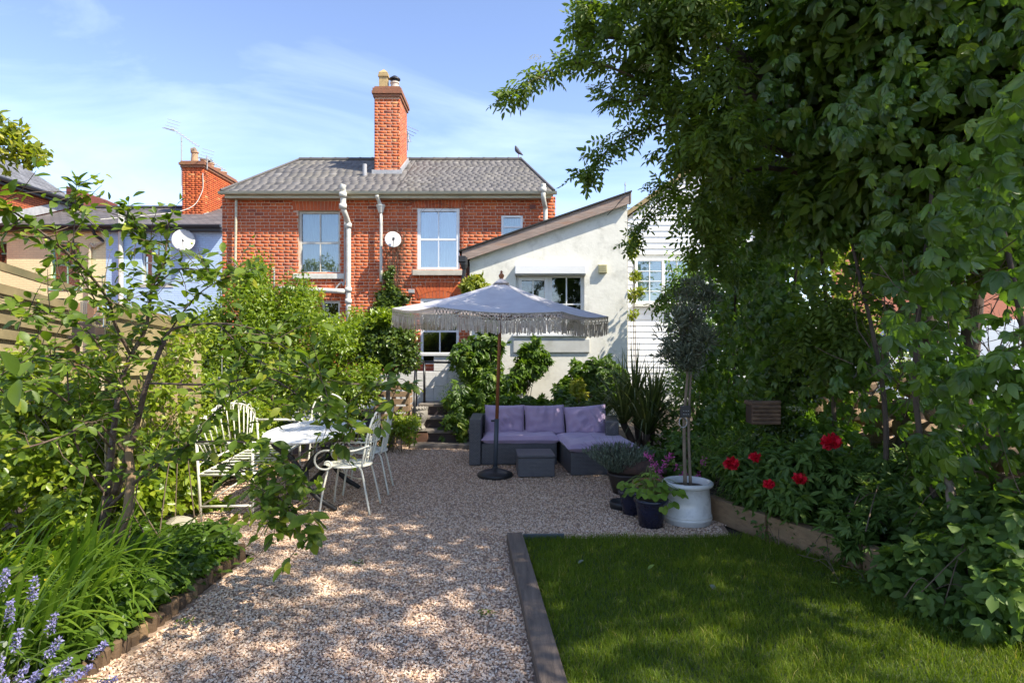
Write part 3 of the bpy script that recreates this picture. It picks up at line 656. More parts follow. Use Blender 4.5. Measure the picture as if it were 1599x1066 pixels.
    q = MB(); q.lathe([(.05, -.16), (.10, -.02), (.11, 0), (.11, .03), (.07, .03)], (HX(595, yy), yy, HZ(322, yy)), 14); q.build('hopper', M_paintw, H)
    pipe([(HX(595.5, yy), yy, HZ(328, yy)), (HX(595.5, yy), yy, HZ(440, yy))], .036, M_paintw, 'downpipe')
    pipe([(HX(368.5, yy), yy+.03, HZ(310, yy)), (HX(367, yy), yy+.03, HZ(430, yy))], .03, M_cream, 'downpipe')
    xa = HX(849, 14.6)
    pipe([(xa, 14.62, HZ(287, 14.6)), (xa, 14.62, HZ(296, 14.6)), (xa, 14.62, HZ(308, 14.6)), (xa+.03, 14.75, HZ(318, 14.7)), (xa+.06, yy, HZ(326, yy)), (xa+.06, yy, HZ(350, yy))], .055, M_paintw, 'soil_pipe', [(xa, 14.62, HZ(296, 14.6))])
    q = MB(); q.box(HX(828), HX(837), HD-.03, HD+.01, HZ(326), HZ(320)); q.build('air_brick', mat('dark_terracotta', (.20, .06, .04)), H)
    q = MB(); q.tube([(HX(724), HD-.02, HZ(310)), (HX(724), HD-.02, HZ(395))], .012, 6); q.build('cable', mat('brick_cable', (.40, .12, .06)), H)
brick_house()
def dish(name, c, r, aim, label, wall_y):
    D = thing(name, label, 'satellite dish', c)
    q = MB(); n = 24; prof = [(r*k/6, .18*r*(k/6)**2) for k in range(7)]
    ax = Vector(aim).to_track_quat('Z', 'Y'); c = Vector(c)
    vs_ = []; fs = []
    for i, (rr, z) in enumerate(prof):
        for k in range(n): vs_.append(c+ax @ Vector((rr*math.cos(2*math.pi*k/n), rr*1.08*math.sin(2*math.pi*k/n), z)))
    for i in range(6):
        for k in range(n): fs.append((i*n+k, i*n+(k+1) % n, (i+1)*n+(k+1) % n, (i+1)*n+k))
    q.add(vs_, fs); o = q.build('reflector', mat('dish_grey', (.62, .62, .60), (.50, .50, .48), .5, 5), D, smooth=True); sd = o.modifiers.new('solid', 'SOLIDIFY'); sd.thickness = .012
    tip = c+ax @ Vector((0, -r*.35, r*.95)); q = MB(); q.tube([c+ax @ Vector((0, -r, .15*r)), tip], .011, 6); q.build('arm', M_grey, D)
    q = MB(); q.tube([tip-(ax @ Vector((0, -.02, .07))), tip+(ax @ Vector((0, .0, .03)))], .03, 10); q.build('receiver', M_black, D)
    q = MB(); b0 = c-ax @ Vector((0, 0, .03)); q.tube([b0, b0+Vector((0, .05, -.05)), Vector((b0.x, wall_y, b0.z-.08))], .018, 8); q.build('bracket', M_grey, D)
dish('satellite_dish', P(614, 375, 14.72), .19, (.25, -1, .35), 'grey satellite dish on the red brick wall between two windows', 15.0)
L_ = thing('floodlight', 'small floodlight on the red brick wall above the arched window', 'light', P(643, 455, 14.9))
q = MB(); c = P(643, 455, 14.86); q.box(c.x-.07, c.x+.07, c.y-.05, c.y+.04, c.z-.04, c.z+.05); q.build('housing', M_grey, L_, bevel=.008)
q = MB(); q.box(c.x-.03, c.x+.03, c.y+.04, 15.0, c.z-.03, c.z+.02); q.build('bracket', M_black, L_)
# ------------------------------------------------------------------ white lean-to extension, 12 m away
M_render = mat('white_render', (.80, .78, .70), (.70, .68, .60), .85, 5, 8, bump=.35, bscale=14, dirt=((.34, .33, .27), 3.1, .55))
M_barge = mat('bargeboard', (.40, .31, .26), (.24, .18, .15), .85, 4, bump=.4, stretch=(1, 1, 8), dirt=((.38, .17, .08), 2.2, .7))
M_felt = mat('black_felt', (.035, .033, .032), rough=.9)
def extension():
    D = 12.0; X = lambda x: (x-800)*D/FPX; Z = lambda y: CAMZ-(y-533)*D/FPX
    xl, xr = X(734), X(980); zl, zr = Z(403), Z(318)
    E = thing('white_extension', 'white rendered lean-to extension with sloping roof behind the parasol', 'building', ((xl+xr)/2, D, 0))
    wx0, wx1, wz0, wz1 = X(806), X(913), Z(521), Z(428)
    sl_ = (zr-zl)/(xr-xl); top = lambda x: zl+(x-xl)*sl_
    b = MB()
    def col(a, c, z0, t0, t1, y0=D, y1=D+.25): b.prism([(a, y0, z0), (c, y0, z0), (c, y0, t1), (a, y0, t0)], (0, y1-y0, 0))
    col(xl, wx0, -.02, top(xl), top(wx0)); col(wx1, xr, -.02, top(wx1), top(xr)); col(wx0, wx1, -.02, wz0, wz0); col(wx0, wx1, wz1, top(wx0), top(wx1))
    b.box(xl, xl+.2, D+.25, 14.9, -.02, zl-.02); b.box(xr-.2, xr, D+.25, 18, -.02, zr-.05)
    b.build('wall', M_render, E)
    w_ = window(E, wx0, wx1, wz0, wz1, D+.09, 2, 2, .055, M_pvc, M_glassd, False, None, (.06, .16, .05, M_pvc), .024, split=[(wx0+.055, (wx0+wx1)/2-.045), ((wx0+wx1)/2+.045, wx1-.055)])
    a, c = wx0+.075, (wx0+wx1)/2-.06                                # the open casement's own frame
    q = MB()
    for (s0, s1, z0_, z1_) in ((wx0+.055, wx0+.115, wz0+.055, wz1-.055), ((wx0+wx1)/2-.105, (wx0+wx1)/2-.045, wz0+.055, wz1-.055), (wx0+.115, (wx0+wx1)/2-.105, wz1-.115, wz1-.055), (wx0+.115, (wx0+wx1)/2-.105, wz0+.055, wz0+.115)):
        q.box(s0, s1, D+.065, D+.095, z0_, z1_)
    q.build('casement', M_pvc, w_, bevel=.004)
    q = MB(); q.box(wx0-.02, wx1+.02, D-.14, D+.0, wz1-.01, wz1+.16); sb = q.build('shutter_box', M_pvc, E, bevel=.012)
    q = MB(); q.box(wx0-.02, wx1+.02, D-.10, D+.06, wz1-.03, wz1-.012); q.build('shutter_slat', M_grey, sb)
    q = MB(); n = 40
    # wall below the window: raised plinth band
    q.box(wx0-.05, wx1+.1, D-.035, D, wz0-.36, wz0-.10); q.build('sill_band', mat('grey_render', (.55, .55, .52), (.45, .45, .42), .9, 6, dirt=((.3, .28, .2), 5, .5)), E, bevel=.01)
    # roof deck, bargeboard and felt edge
    ov = .16; A = Vector((xl-.14, D-.12, top(xl-.14))); Bp = Vector((xr+.03, D-.12, top(xr+.03)))
    q = MB(); q.prism([(xl-.14, D-.10, top(xl-.14)+.0), (xr+.03, D-.10, top(xr+.03)), (xr+.03, D-.10, top(xr+.03)+.16), (xl-.14, D-.10, top(xl-.14)+.16)], (0, 6.2, 0)); q.build('roof', M_felt, E)
    q = MB(); n = 2
    for k in range(n):
        a = xl-.14+(xr+.17-xl)*k/n; c = xl-.14+(xr+.17-xl)*(k+1)/n-.004
        bb = MB(); bb.prism([(a, D-.13, top(a)-.035), (c, D-.13, top(c)-.035), (c, D-.13, top(c)+.165), (a, D-.13, top(a)+.165)], (0, .028, 0)); bb.build('bargeboard', M_barge, E, bevel=.003)
    bb = MB(); a, c = xl-.2, xr+.06; bb.prism([(a, D-.16, top(a)+.17), (c, D-.16, top(c)+.17), (c, D-.16, top(c)+.20), (a, D-.16, top(a)+.20)], (0, 6.3, 0)); bb.build('felt_edge', M_felt, E)
    bb = MB(); bb.box(xr+.031, xr+.05, D-.14, D+.0, zr-.02, zr+.2); bb.build('end_board', M_barge, E)
    # gutter end with downpipe
    q = MB(); q.box(xl-.20, xl-.06, D-.2, 14.9, zl-.10, zl+.02); q.build('gutter', M_black, E, bevel=.01)
    gx = xl-.1; q = MB(); q.tube(catmull([(gx, D-.1, zl-.08), (gx, D-.1, zl-.3), (gx-.02, D-.1, zl-.46), (gx+.05, D-.1, zl-.5), (gx+.28, D-.08, zl-.62), (gx+.33, D-.06, zl-.7), (gx+.33, D-.06, .3)], 5), .038, 10); q.build('downpipe', M_black, E, smooth=True)
    q = MB(); q.lathe([(.05, -.1), (.07, -.02), (.075, .1), (.075, .12)], (gx, D-.1, zl-.12), 10); q.build('hopper', M_black, E)
    # vent and bracket on the wall
    vx, vz = X(941), Z(420); q = MB(); q.box(vx-.085, vx+.085, D-.07, D, vz-.085, vz+.085); vt = q.build('wall_vent', mat('vent_cream', (.62, .58, .36), rough=.5), E, bevel=.01)
    for k in range(4):
        s_ = MB(); s_.box(vx-.07, vx+.07, D-.085, D-.072, vz-.07+k*.038, vz-.045+k*.038); s_.build('vent_slat', mat('vent_olive', (.50, .46, .27), rough=.5), vt)
    sx, sz = X(975), Z(300); q = MB(); q.tube([(sx, D-.12, sz-.25), (sx, D-.12, sz+.12)], .008, 6); q.tube([(sx, D-.12, sz+.10), (sx, D-.12, sz+.17)], [.018, .002], 6); q.build('roof_spike', M_grey, E)
    q = MB(); q.tube(catmull([(sx, D-.13, sz-.12), (sx-.1, D-.16, sz-.2), (sx-.2, D-.14, sz-.33), (sx-.33, D-.05, sz-.45)], 6), .006, 5); q.build('cable', M_black, E)
    # low step by the wall
extension()

# ------------------------------------------------------------------ weatherboard house, right
def board_house():
    D = 15.4; X = lambda x: (x-800)*D/FPX; Z = lambda y: CAMZ-(y-533)*D/FPX
    x0, x1 = X(981), X(1190)
    B = thing('weatherboard_house', 'white weatherboard house half hidden behind the tree on the right', 'house', ((x0+x1)/2, D, 0))
    ridge = X(1100); zt = lambda x: Z(338)+(x-x0)*.70 if x < ridge else Z(338)+(ridge-x0)*.70-(x-ridge)*.70
    wx0, wx1, wz0, wz1 = X(992), X(1080), Z(474), Z(404)
    q = MB(); q.prism([(x0+.02, D+.03, 0), (x1, D+.03, 0), (x1, D+.03, zt(x1)), (ridge, D+.03, zt(ridge)), (x0+.02, D+.03, zt(x0))], (0, 5, 0)); q.build('wall', M_render, B)
    M_wb = mat('white_boarding', (.80, .80, .79), (.74, .74, .73), .55, 4, bump=.1, stretch=(1, 1, 10))
    z = .4; k = 0
    while z < zt(ridge):
        h = .145
        def piece(a, c):
            if c-a < .05: return
            bb = MB(); bb.add([(a, D-.012, z), (c, D-.012, z), (c, D+.012, z+h+.01), (a, D+.012, z+h+.01), (a, D+.03, z), (c, D+.03, z), (c, D+.03, z+h+.01), (a, D+.03, z+h+.01)], [(0, 1, 2, 3), (0, 4, 5, 1), (0, 3, 7, 4), (1, 5, 6, 2), (3, 2, 6, 7)]); bb.build('weatherboard', M_wb, B)
        a, c = x0, x1
        if z+h > zt(x0): a = x0+(z+h-zt(x0))/.70
        if z+h > zt(x1): c = x1-(z+h-zt(x1))/.70
        if z+h > wz0-.02 and z < wz1+.02: piece(a, wx0-.03); piece(wx1+.03, c)
        else: piece(a, c)
        z += h; k += 1
    window(B, wx0, wx1, wz0, wz1, D-.04, 4, 2, .06, M_pvc, M_glass, False, [(0, .42, M_curtain), (.55, 1, M_curtain)], (.05, .1, .08, M_paintw), .02, split=[(wx0+.06, (wx0+wx1)/2-.04), ((wx0+wx1)/2+.04, wx1-.06)])
    q = MB(); a, c = Vector((x0-.1, D-.12, zt(x0)-.04)), Vector((ridge, D-.12, zt(ridge)+.03))
    M_til = mat('mossy_tile', (.36, .24, .14), (.26, .22, .10), .9, 8, bump=.5, dirt=((.30, .30, .10), 3, .8))
    q.prism([a, c, c+Vector((0, 0, .12)), a+Vector((0, 0, .12))], (0, 5.4, 0)); q.build('roof_slope', M_til, B)
    q = MB(); e = Vector((x1+.1, D-.12, zt(x1)-.04)); q.prism([c+Vector((.002, 0, 0)), e, e+Vector((0, 0, .12)), c+Vector((.002, 0, .12))], (0, 5.4, 0)); q.build('roof_slope', M_til, B)
board_house()

# ------------------------------------------------------------------ terrace on the left, 20.5 m away
M_slate2 = None
def slate_course_mat(name, c, c2, sx=.28, sy=.2):
    m, t, b = new_mat(name); N = t.nodes; L = t.links
    co = N.new('ShaderNodeTexCoord'); br = N.new('ShaderNodeTexBrick'); br.inputs['Scale'].default_value = 1; br.inputs['Brick Width'].default_value = sx; br.inputs['Row Height'].default_value = sy; br.inputs['Mortar Size'].default_value = .012
    br.inputs['Color1'].default_value = (*c, 1); br.inputs['Color2'].default_value = (*c2, 1); br.inputs['Mortar'].default_value = (*[x*.35 for x in c2], 1); br.inputs['Bias'].default_value = 0
    L.new(co.outputs['UV'], br.inputs['Vector']); nz = N.new('ShaderNodeTexNoise'); nz.inputs['Scale'].default_value = 1.5; nz.inputs['Detail'].default_value = 8; L.new(co.outputs['Object'], nz.inputs['Vector'])
    hv = N.new('ShaderNodeHueSaturation'); mr = N.new('ShaderNodeMapRange'); mr.inputs['To Min'].default_value = .6; mr.inputs['To Max'].default_value = 1.4; L.new(nz.outputs['Fac'], mr.inputs['Value']); L.new(mr.outputs[0], hv.inputs['Value']); L.new(br.outputs['Color'], hv.inputs['Color']); L.new(hv.outputs[0], b.inputs['Base Color'])
    bp = N.new('ShaderNodeBump'); bp.inputs['Strength'].default_value = .5; bp.inputs['Distance'].default_value = .02; bp.invert = True; L.new(br.outputs['Fac'], bp.inputs['Height']); L.new(bp.outputs[0], b.inputs['Normal']); b.inputs['Roughness'].default_value = .75
    return m
def uv_plane(name, a, b_, c, d, m, parent, thick=0):
    """quad a b c d with uv in metres"""
    me = bpy.data.meshes.new(name); me.from_pydata([a, b_, c, d], [], [(0, 1, 2, 3)]); uv = me.uv_layers.new(name='UVMap')
    a, b_, c, d = map(Vector, (a, b_, c, d)); ux = (b_-a).normalized(); nn = ux.cross((d-a)).normalized(); uy = nn.cross(ux)
    for i, p in enumerate((a, b_, c, d)): uv.data[i].uv = ((p-a).dot(ux), (p-a).dot(uy))
    me.materials.append(m); o = bpy.data.objects.new(name, me); COL.objects.link(o)
    if parent is not None: attach(o, parent)
    if thick: s_ = o.modifiers.new('solid', 'SOLIDIFY'); s_.thickness = thick; s_.offset = -1
    return o
M_sl_far = slate_course_mat('far_slates', (.15, .13, .125), (.10, .09, .09)); M_sl_grey = slate_course_mat('far_grey_slates', (.19, .19, .20), (.12, .12, .125))
M_fb = slate_course_mat('far_brickwork', (.52, .135, .04), (.36, .085, .03), .225, .075)
def painted(name, c):
    m = slate_course_mat(name, c, tuple(x*.93 for x in c), .225, .075)
    for n in m.node_tree.nodes:
        if n.type == 'TEX_BRICK': n.inputs['Mortar'].default_value = (*[x*.86 for x in c], 1)
        if n.type == 'MAP_RANGE': n.inputs['To Min'].default_value = .85; n.inputs['To Max'].default_value = 1.15
    return m
def terrace():
    D = 20.5; X = lambda x: (x-800)*D/FPX; Z = lambda y: CAMZ-(y-533)*D/FPX
    ez = Z(354); ry = 24.0; rz = CAMZ-(325-533)*ry/FPX
    M_cr = painted('cream_painted_brick', (.86, .75, .44)); M_bl = painted('blue_painted_brick', (.50, .66, .88))
    M_green = mat('green_paint', (.30, .48, .38), (.22, .38, .30), .5, 6)
    def house(name, label, x0, x1, wm, wins, wmat):
        H = thing(name, label, 'house', ((x0+x1)/2, D, 0))
        xs = sorted({x0, x1, *[v for w_ in wins for v in w_[:2]]}); zs = sorted({0, ez, *[v for w_ in wins for v in w_[2:]]})
        me_v = []; me_f = []; uvs = []
        for i in range(len(xs)-1):
            for j in range(len(zs)-1):
                cx, cz = (xs[i]+xs[i+1])/2, (zs[j]+zs[j+1])/2
                if any(w_[0] < cx < w_[1] and w_[2] < cz < w_[3] for w_ in wins): continue
                k = len(me_v); q4 = [(xs[i], zs[j]), (xs[i+1], zs[j]), (xs[i+1], zs[j+1]), (xs[i], zs[j+1])]
                me_v += [(a, D, c) for a, c in q4]; me_f.append((k, k+1, k+2, k+3)); uvs += q4
        me = bpy.data.meshes.new('wall'); me.from_pydata(me_v, [], me_f); uv = me.uv_layers.new(name='UVMap')
        for i, l in enumerate(me.loops): uv.data[i].uv = uvs[l.vertex_index]
        me.materials.append(wm); o = bpy.data.objects.new('wall', me); COL.objects.link(o); attach(o, H); s_ = o.modifiers.new('solid', 'SOLIDIFY'); s_.thickness = .25; s_.offset = -1
        for w_ in wins: window(H, *w_, D+.08, 2, 2, .06, wmat, M_glass, True, [(0, 1, M_curtain)] if w_[3]-w_[2] > 1.1 else None, (.08, .1, .1, wmat), .03)
        uv_plane('roof', (x0, D-.28, ez-.03), (x1, D-.28, ez-.03), (x1, ry, rz), (x0, ry, rz), M_sl_far, H, .06)
        uv_plane('back_roof', (x1, ry+3.4, ez), (x0, ry+3.4, ez), (x0, ry, rz), (x1, ry, rz), M_sl_far, H, .06)
        q = MB(); q.tube([(x0, D-.33, ez-.03), (x1, D-.33, ez-.03)], .06, 8); q.box(x0, x1, D-.26, D, ez-.17, ez-.07); q.build('gutter', M_black, H)
        n = max(3, int((x1-x0)/.45))
        for k in range(n):
            a = x0+(x1-x0)*k/n; c = x0+(x1-x0)*(k+1)/n; q = MB(); q.tube([(a, ry, rz), (c-.02, ry, rz+.01)], [.1, .085], 8); q.build('ridge_tile', M_sl_far, H)
        return H
    xa, xb, xc = -16.7, X(166), X(352)
    H1 = house('cream_house', 'cream painted terraced house with green window frames at far left', xa, xb, M_cr, [(X(-28), X(11), Z(414), Z(377)), (X(80), X(125), Z(449), Z(378))], M_green)
    H2 = house('blue_house', 'pale blue painted terraced house with satellite dish next to the cream one', xb+.002, xc, M_bl, [(X(222), X(268), Z(444), Z(376))], M_paintw)
    q = MB(); q.tube([(X(192), D-.1, Z(336)), (X(192), D-.1, Z(560))], .075, 10); q.lathe([(.07, -.1), (.1, -.08), (.1, .28), (.07, .3)], (X(193), D-.12, Z(350)), 10); q.build('soil_pipe', M_paintw, H2)
    q = MB(); q.tube(catmull([(X(154), D-.3, ez-.05), (X(155), D-.2, Z(368)), (X(161), D-.1, Z(374)), (X(163), D-.08, Z(378))], 5), .05, 8); q.build('downpipe', M_black, H1)
    q = MB(); q.tube(catmull([(X(163), D-.08, Z(378)), (X(150), D-.08, Z(386)), (X(143), D-.08, Z(396)), (X(142), D-.08, Z(560))], 5), .05, 8); q.build('downpipe', mat('cream_pipe', (.60, .50, .34)), H1)
    q = MB(); q.box(X(152), X(165), D-.35, D+.0, 0, 2.2); 
    # chimney stack shared at the right end
    cy = 22.6; cX = lambda x, d: (x-800)*d/FPX; c0, c1 = cX(285, cy), cX(318, cy); cz1 = CAMZ-(262-533)*cy/FPX; cyb = 25.2
    C = thing('chimney_stack', 'red brick chimney stack with several pots on the blue house roof', 'chimney', ((c0+c1)/2, cy, 5.9))
    uvb = []
    q = MB(); q.box(c0+.02, c1-.02, cy+.02, cyb, 5.6, cz1); q.build('core', M_mortar, C)
    Pn, Sz = bond(c0, c1, 5.9, cz1, [], cy+.005); pieces(C, Pn, Sz, np.clip(.55+.17*rng.normal(size=len(Pn)), 0, 1), M_brick, singles=0)
    Pn2, Sz2 = bond(-cyb, -cy, 5.9, cz1, [], 0); Pn2 = np.stack([np.full(len(Pn2), c1-.005)-Pn2[:, 1], -Pn2[:, 0], Pn2[:, 2]], 1)
    pieces(C, Pn2, Sz2, np.clip(.55+.17*rng.normal(size=len(Pn2)), 0, 1), M_brick, axes=[(0, -1, 0), (-1, 0, 0), (0, 0, 1)], singles=0)
    for k, (ov, zz, hh) in enumerate(((.05, 0, .09), (.09, .09, .09), (.05, .18, .06))):
        q = MB(); q.box(c0-ov, c1+ov, cy-ov, cyb+ov, cz1+zz+.001, cz1+zz+hh); q.build('corbel_course', MATS['chimney_cap_brick'], C, bevel=.008)
    M_pot = mat('terracotta_pot', (.52, .34, .20), (.40, .24, .14), .85, 8)
    for k in range(5):
        yy = cy+.3+k*.53; xx = (c0+c1)/2+(0 if k else -.08); hh = [.42, .30, .30, .26, .26][k]; zz = cz1+.24
        q = MB(); q.lathe([(.15, 0), (.13, .05), (.11, hh-.06), (.14, hh-.04), (.14, hh), (.09, hh)], (xx, yy, zz), 14); q.build('chimney_pot', M_pot, C)
        if k in (0, 2): q = MB(); q.tube([(xx-.1, yy, zz+hh+.02), (xx+.04, yy, zz+hh+.05)], .12, 10); q.build('cowl', M_black if k == 2 else mat('stained_pot', (.30, .22, .15)), C)
    q = MB(); q.bar((c0-.06, cy-.02, 6.02), (c1+.06, cy-.02, 6.02), .04, .14); q.bar((c1+.03, cy, 6.1), (c1+.03, cyb, 6.9), .04, .2); q.build('flashing', M_lead, C)
    q = MB(); q.tube(catmull([(c1, cy-.03, cz1-.2), (c1-.05, cy-.05, 6.9), (c1-.5, cy-.5, 6.2), (c1-2.2, D-.2, ez+.2)], 6), .014, 5); q.build('cable', M_paintw, C)
    # far-left red house running away from us
    hx = -16.75; y0, y1 = 12.0, 24.0; ez2 = 6.85
    F = thing('red_gable_house', 'red brick building with long grey slate roof at the far left edge', 'house', (hx, 18, 0))
    uv_plane('wall', (hx, y0, 0), (hx, y1, 0), (hx, y1, ez2), (hx, y0, ez2), M_fb, F, .3)
    uv_plane('end_wall', (hx-6, y0, 0), (hx-.31, y0, 0), (hx-.31, y0, ez2), (hx-6, y0, ez2), M_fb, F, .3)
    uv_plane('roof', (hx+.25, y0-.2, ez2+.02), (hx+.25, y1, ez2+.02), (hx-3.2, y1, ez2+2.3), (hx-3.2, y0-.2, ez2+2.3), M_sl_grey, F, .06)
    uv_plane('back_roof', (hx-6.4, y1, ez2), (hx-6.4, y0-.2, ez2), (hx-3.2, y0-.2, ez2+2.3), (hx-3.2, y1, ez2+2.3), M_sl_grey, F, .06)
    q = MB(); q.tube([(hx+.3, y0-.2, ez2), (hx+.3, y1, ez2)], .075, 8); q.box(hx+.01, hx+.2, y0, y1, ez2-.16, ez2-.04); q.build('gutter', M_black, F)
    q = MB(); q.prism([(hx-.3, y1, ez2-.6), (hx+.16, y1, ez2-.6), (hx+.16, y1, ez2+.5), (hx-.3, y1, ez2+.7)], (0, 2.4, 0)); q.build('parapet', M_brick, F)
    q = MB(); q.bar((hx+.03, D-.3, ez+.16), (hx+.03, ry, rz+.2), .05, .28); q.build('flashing', M_lead, F)
    dish('satellite_dish', P(287, 376, 20.2), .34, (.45, -1, .25), 'round pale satellite dish on the blue painted wall', 20.5)
    # aerials
    def aerial(base, top, a, b_, label, n=9):
        A = thing('television_aerial', label, 'aerial', base)
        q = MB(); q.tube([base, top], .02, 6); q.build('mast', M_grey, A)
        a = Vector(a); b_ = Vector(b_); q = MB(); q.tube([a, b_], .014, 5); q.build('boom', M_grey, A)
        d = (b_-a).normalized(); s_ = d.cross(Vector((0, 1, 0))).normalized()
        for k in range(n):
            p = a+(b_-a)*(k+.5)/n; l = .10+.03*math.sin(k); q = MB(); q.tube([p-Vector((0, l, 0))-s_*.05, p+Vector((0, l, 0))+s_*.05], .009, 4); q.build('element', M_grey, A)
        q = MB()
        for e in (-1, 1):
            for k in range(3): q.tube([a+s_*e*(.05+.07*k)+Vector((-.12, -.2, .05*k)), a+s_*e*(.05+.07*k)+Vector((.12, .2, .05*k))], .008, 4)
        q.build('reflector', M_grey, A)
    d = 22.6
    aerial(P(284, 290, d), P(284, 214, d), P(268, 200, d), P(311, 229, d), 'tall television aerial on a mast beside the left chimney stack')
    aerial(P(324, 265, d), P(324, 243, d), P(322, 246, d), P(352, 266, d), 'short television aerial fixed to the left chimney stack', 7)
    d = 17.8; aerial(P(637.5, 235, d), P(637.5, 205, d), P(636, 210, d), P(640, 222, d), 'small dark aerial peeping out behind the tall chimney', 5)
terrace()
# bird on the ridge
def bird():
    c = P(810, 246, 18.0); B = thing('pigeon', 'grey pigeon perched on the right end of the slate ridge', 'bird', (c.x, c.y, c.z-.02))
    q = MB(); pts = [Vector((-.19, 0, .02)), Vector((-.10, 0, .07)), Vector((0, 0, .12)), Vector((.07, 0, .19)), Vector((.10, 0, .25)), Vector((.125, 0, .275)), Vector((.15, 0, .27))]
    pts = [Vector((-p.x*.7, p.y, p.z))+Vector((c.x, c.y, c.z)) for p in pts]; pts = [p+Vector((0, 0, .04)) for p in pts]
    q.tube(catmull(pts[::-1], 4), [.006]*2+list(np.interp(np.linspace(0, 1, 23), [0, .12, .2, .5, .75, 1], [.014, .032, .03, .065, .045, .008])), 10); q.build('body', mat('pigeon_grey', (.10, .10, .12), (.06, .06, .07), .7), B, smooth=True)
    q = MB()
    for e in (-.02, .02): q.tube([(c.x, c.y+e, c.z-.02), (c.x, c.y+e, c.z+.12)], .008, 5)
    q.build('legs', mat('pigeon_leg', (.35, .12, .10)), B)
bird()

# ------------------------------------------------------------------ slatted fence panels on the left
M_fence = tintmat('fence_slat', [(0, (.22, .17, .085)), (.5, (.36, .28, .14)), (1, (.46, .37, .20))], .85, 7, .4, .35, 40, dirt=((.14, .135, .07), 1.6, .7))
def fence_panel(label, a, b_, za, zb, bottom, sp=.15, sh=.105, toprail=None, posts=True):
    a = Vector((*a, 0)); b_ = Vector((*b_, 0)); F = thing('slatted_fence', label, 'fence', a)
    n = int((za-bottom)/sp); dv = (b_-a).normalized(); nv = Vector((dv.y, -dv.x, 0))
    if nv.x < 0: nv = -nv
    def tinted(o): at = o.data.attributes.new('tint', 'FLOAT', 'POINT'); at.data.foreach_set('value', [random.random()]*len(o.data.vertices)); return o
    for k in range(n):
        q = MB(); z0 = za-sh/2-k*sp; z1 = zb-sh/2-k*sp
        q.bar(a+Vector((0, 0, z0))+nv*random.uniform(-.004, .004), b_+Vector((0, 0, z1)), .02, sh); tinted(q.build('slat', M_fence, F, bevel=.003))
    if toprail is not None:
        q = MB(); q.bar(a+Vector((0, 0, za+toprail)), b_+Vector((0, 0, zb+toprail)), .03, .085); tinted(q.build('top_rail', M_fence, F, bevel=.003))
    m = int((b_-a).length/.035); q = MB()
    for k in range(m):
        p = a+(b_-a)*(k+.5)/m-nv*.05; zt = za+(zb-za)*(k+.5)/m-.04; q.bar(p+Vector((0, 0, bottom-.1)), p+Vector((0, 0, zt+random.uniform(-.03, 0))), .016, .012, up=tuple(nv))
    o = q.build('back_laths', M_fence, F, kind='stuff'); tinted(o)
    for p, z in (((a, za), (b_, zb)) if posts else ((b_, zb),)):
        q = MB(); pp = p-nv*.09; q.bar(pp+Vector((0, 0, -.05)), pp+Vector((0, 0, z+.05)), .09, .09, up=tuple(nv)); tinted(q.build('post', M_fence, F, bevel=.006))
fence_panel('slatted timber fence panel at the left edge with an open top rail', (-4.9, 5.2), (-5.34, 7.6), 2.26, 2.07, .25, .15, .10, .17)
fence_panel('sunlit slatted timber fence panel behind the fruit tree', (-3.06, 4.8), (-3.5, 7.05), 1.90, 1.80, .2, .15, .115, posts=False)
# slender post by the bench that leans
q = MB(); q.tube([(-3.25, 5.9, 0), (-3.12, 5.8, 1.15)], [.045, .035], 9); tag(q.build('leaning_post', mat('pale_post', (.50, .38, .22), (.36, .26, .15), .85, 6)), 'pale peeled post leaning at the end of the slatted fence', 'post')
q = MB(); q.tube([P(166, 905, 4.2), P(182, 840, 4.25), P(200, 798, 4.3), P(206, 740, 4.35), P(198, 680, 4.4)], [.04, .036, .032, .028, .024], 9); tag(q.build('tree_stake', mat('tree_stake', (.30, .20, .11), (.20, .13, .08), .85, 6)), 'brown wooden stake leaning beside the fruit tree trunk', 'stake')
b0 = P(113, 500, 8.4); PT = thing('timber_planter_frame', 'brown timber post frame with red clay pot behind the left fence', 'planter', (b0.x, 8.4, 0))
for x in (116, 146):
    p = P(x, 475, 8.4); q = MB(); q.box(p.x-.05, p.x+.05, 8.35, 8.45, 0, p.z+.02); q.build('post', mat('brown_post', (.36, .20, .11), (.24, .13, .08), .8, 6), PT, bevel=.006)
p = P(131, 500, 8.4); q = MB(); q.box(p.x-.22, p.x+.22, 8.3, 8.5, p.z-.25, p.z-.03); q.build('trough', mat('dark_trough', (.07, .05, .04)), PT, bevel=.006)
for k in range(9):
    q = MB(); xx = p.x-.10+k*.026; q.box(xx-.005, xx+.005, 8.49, 8.505, p.z-.03, p.z+.26); q.build('slat', mat('grey_slat', (.25, .24, .22)), PT)
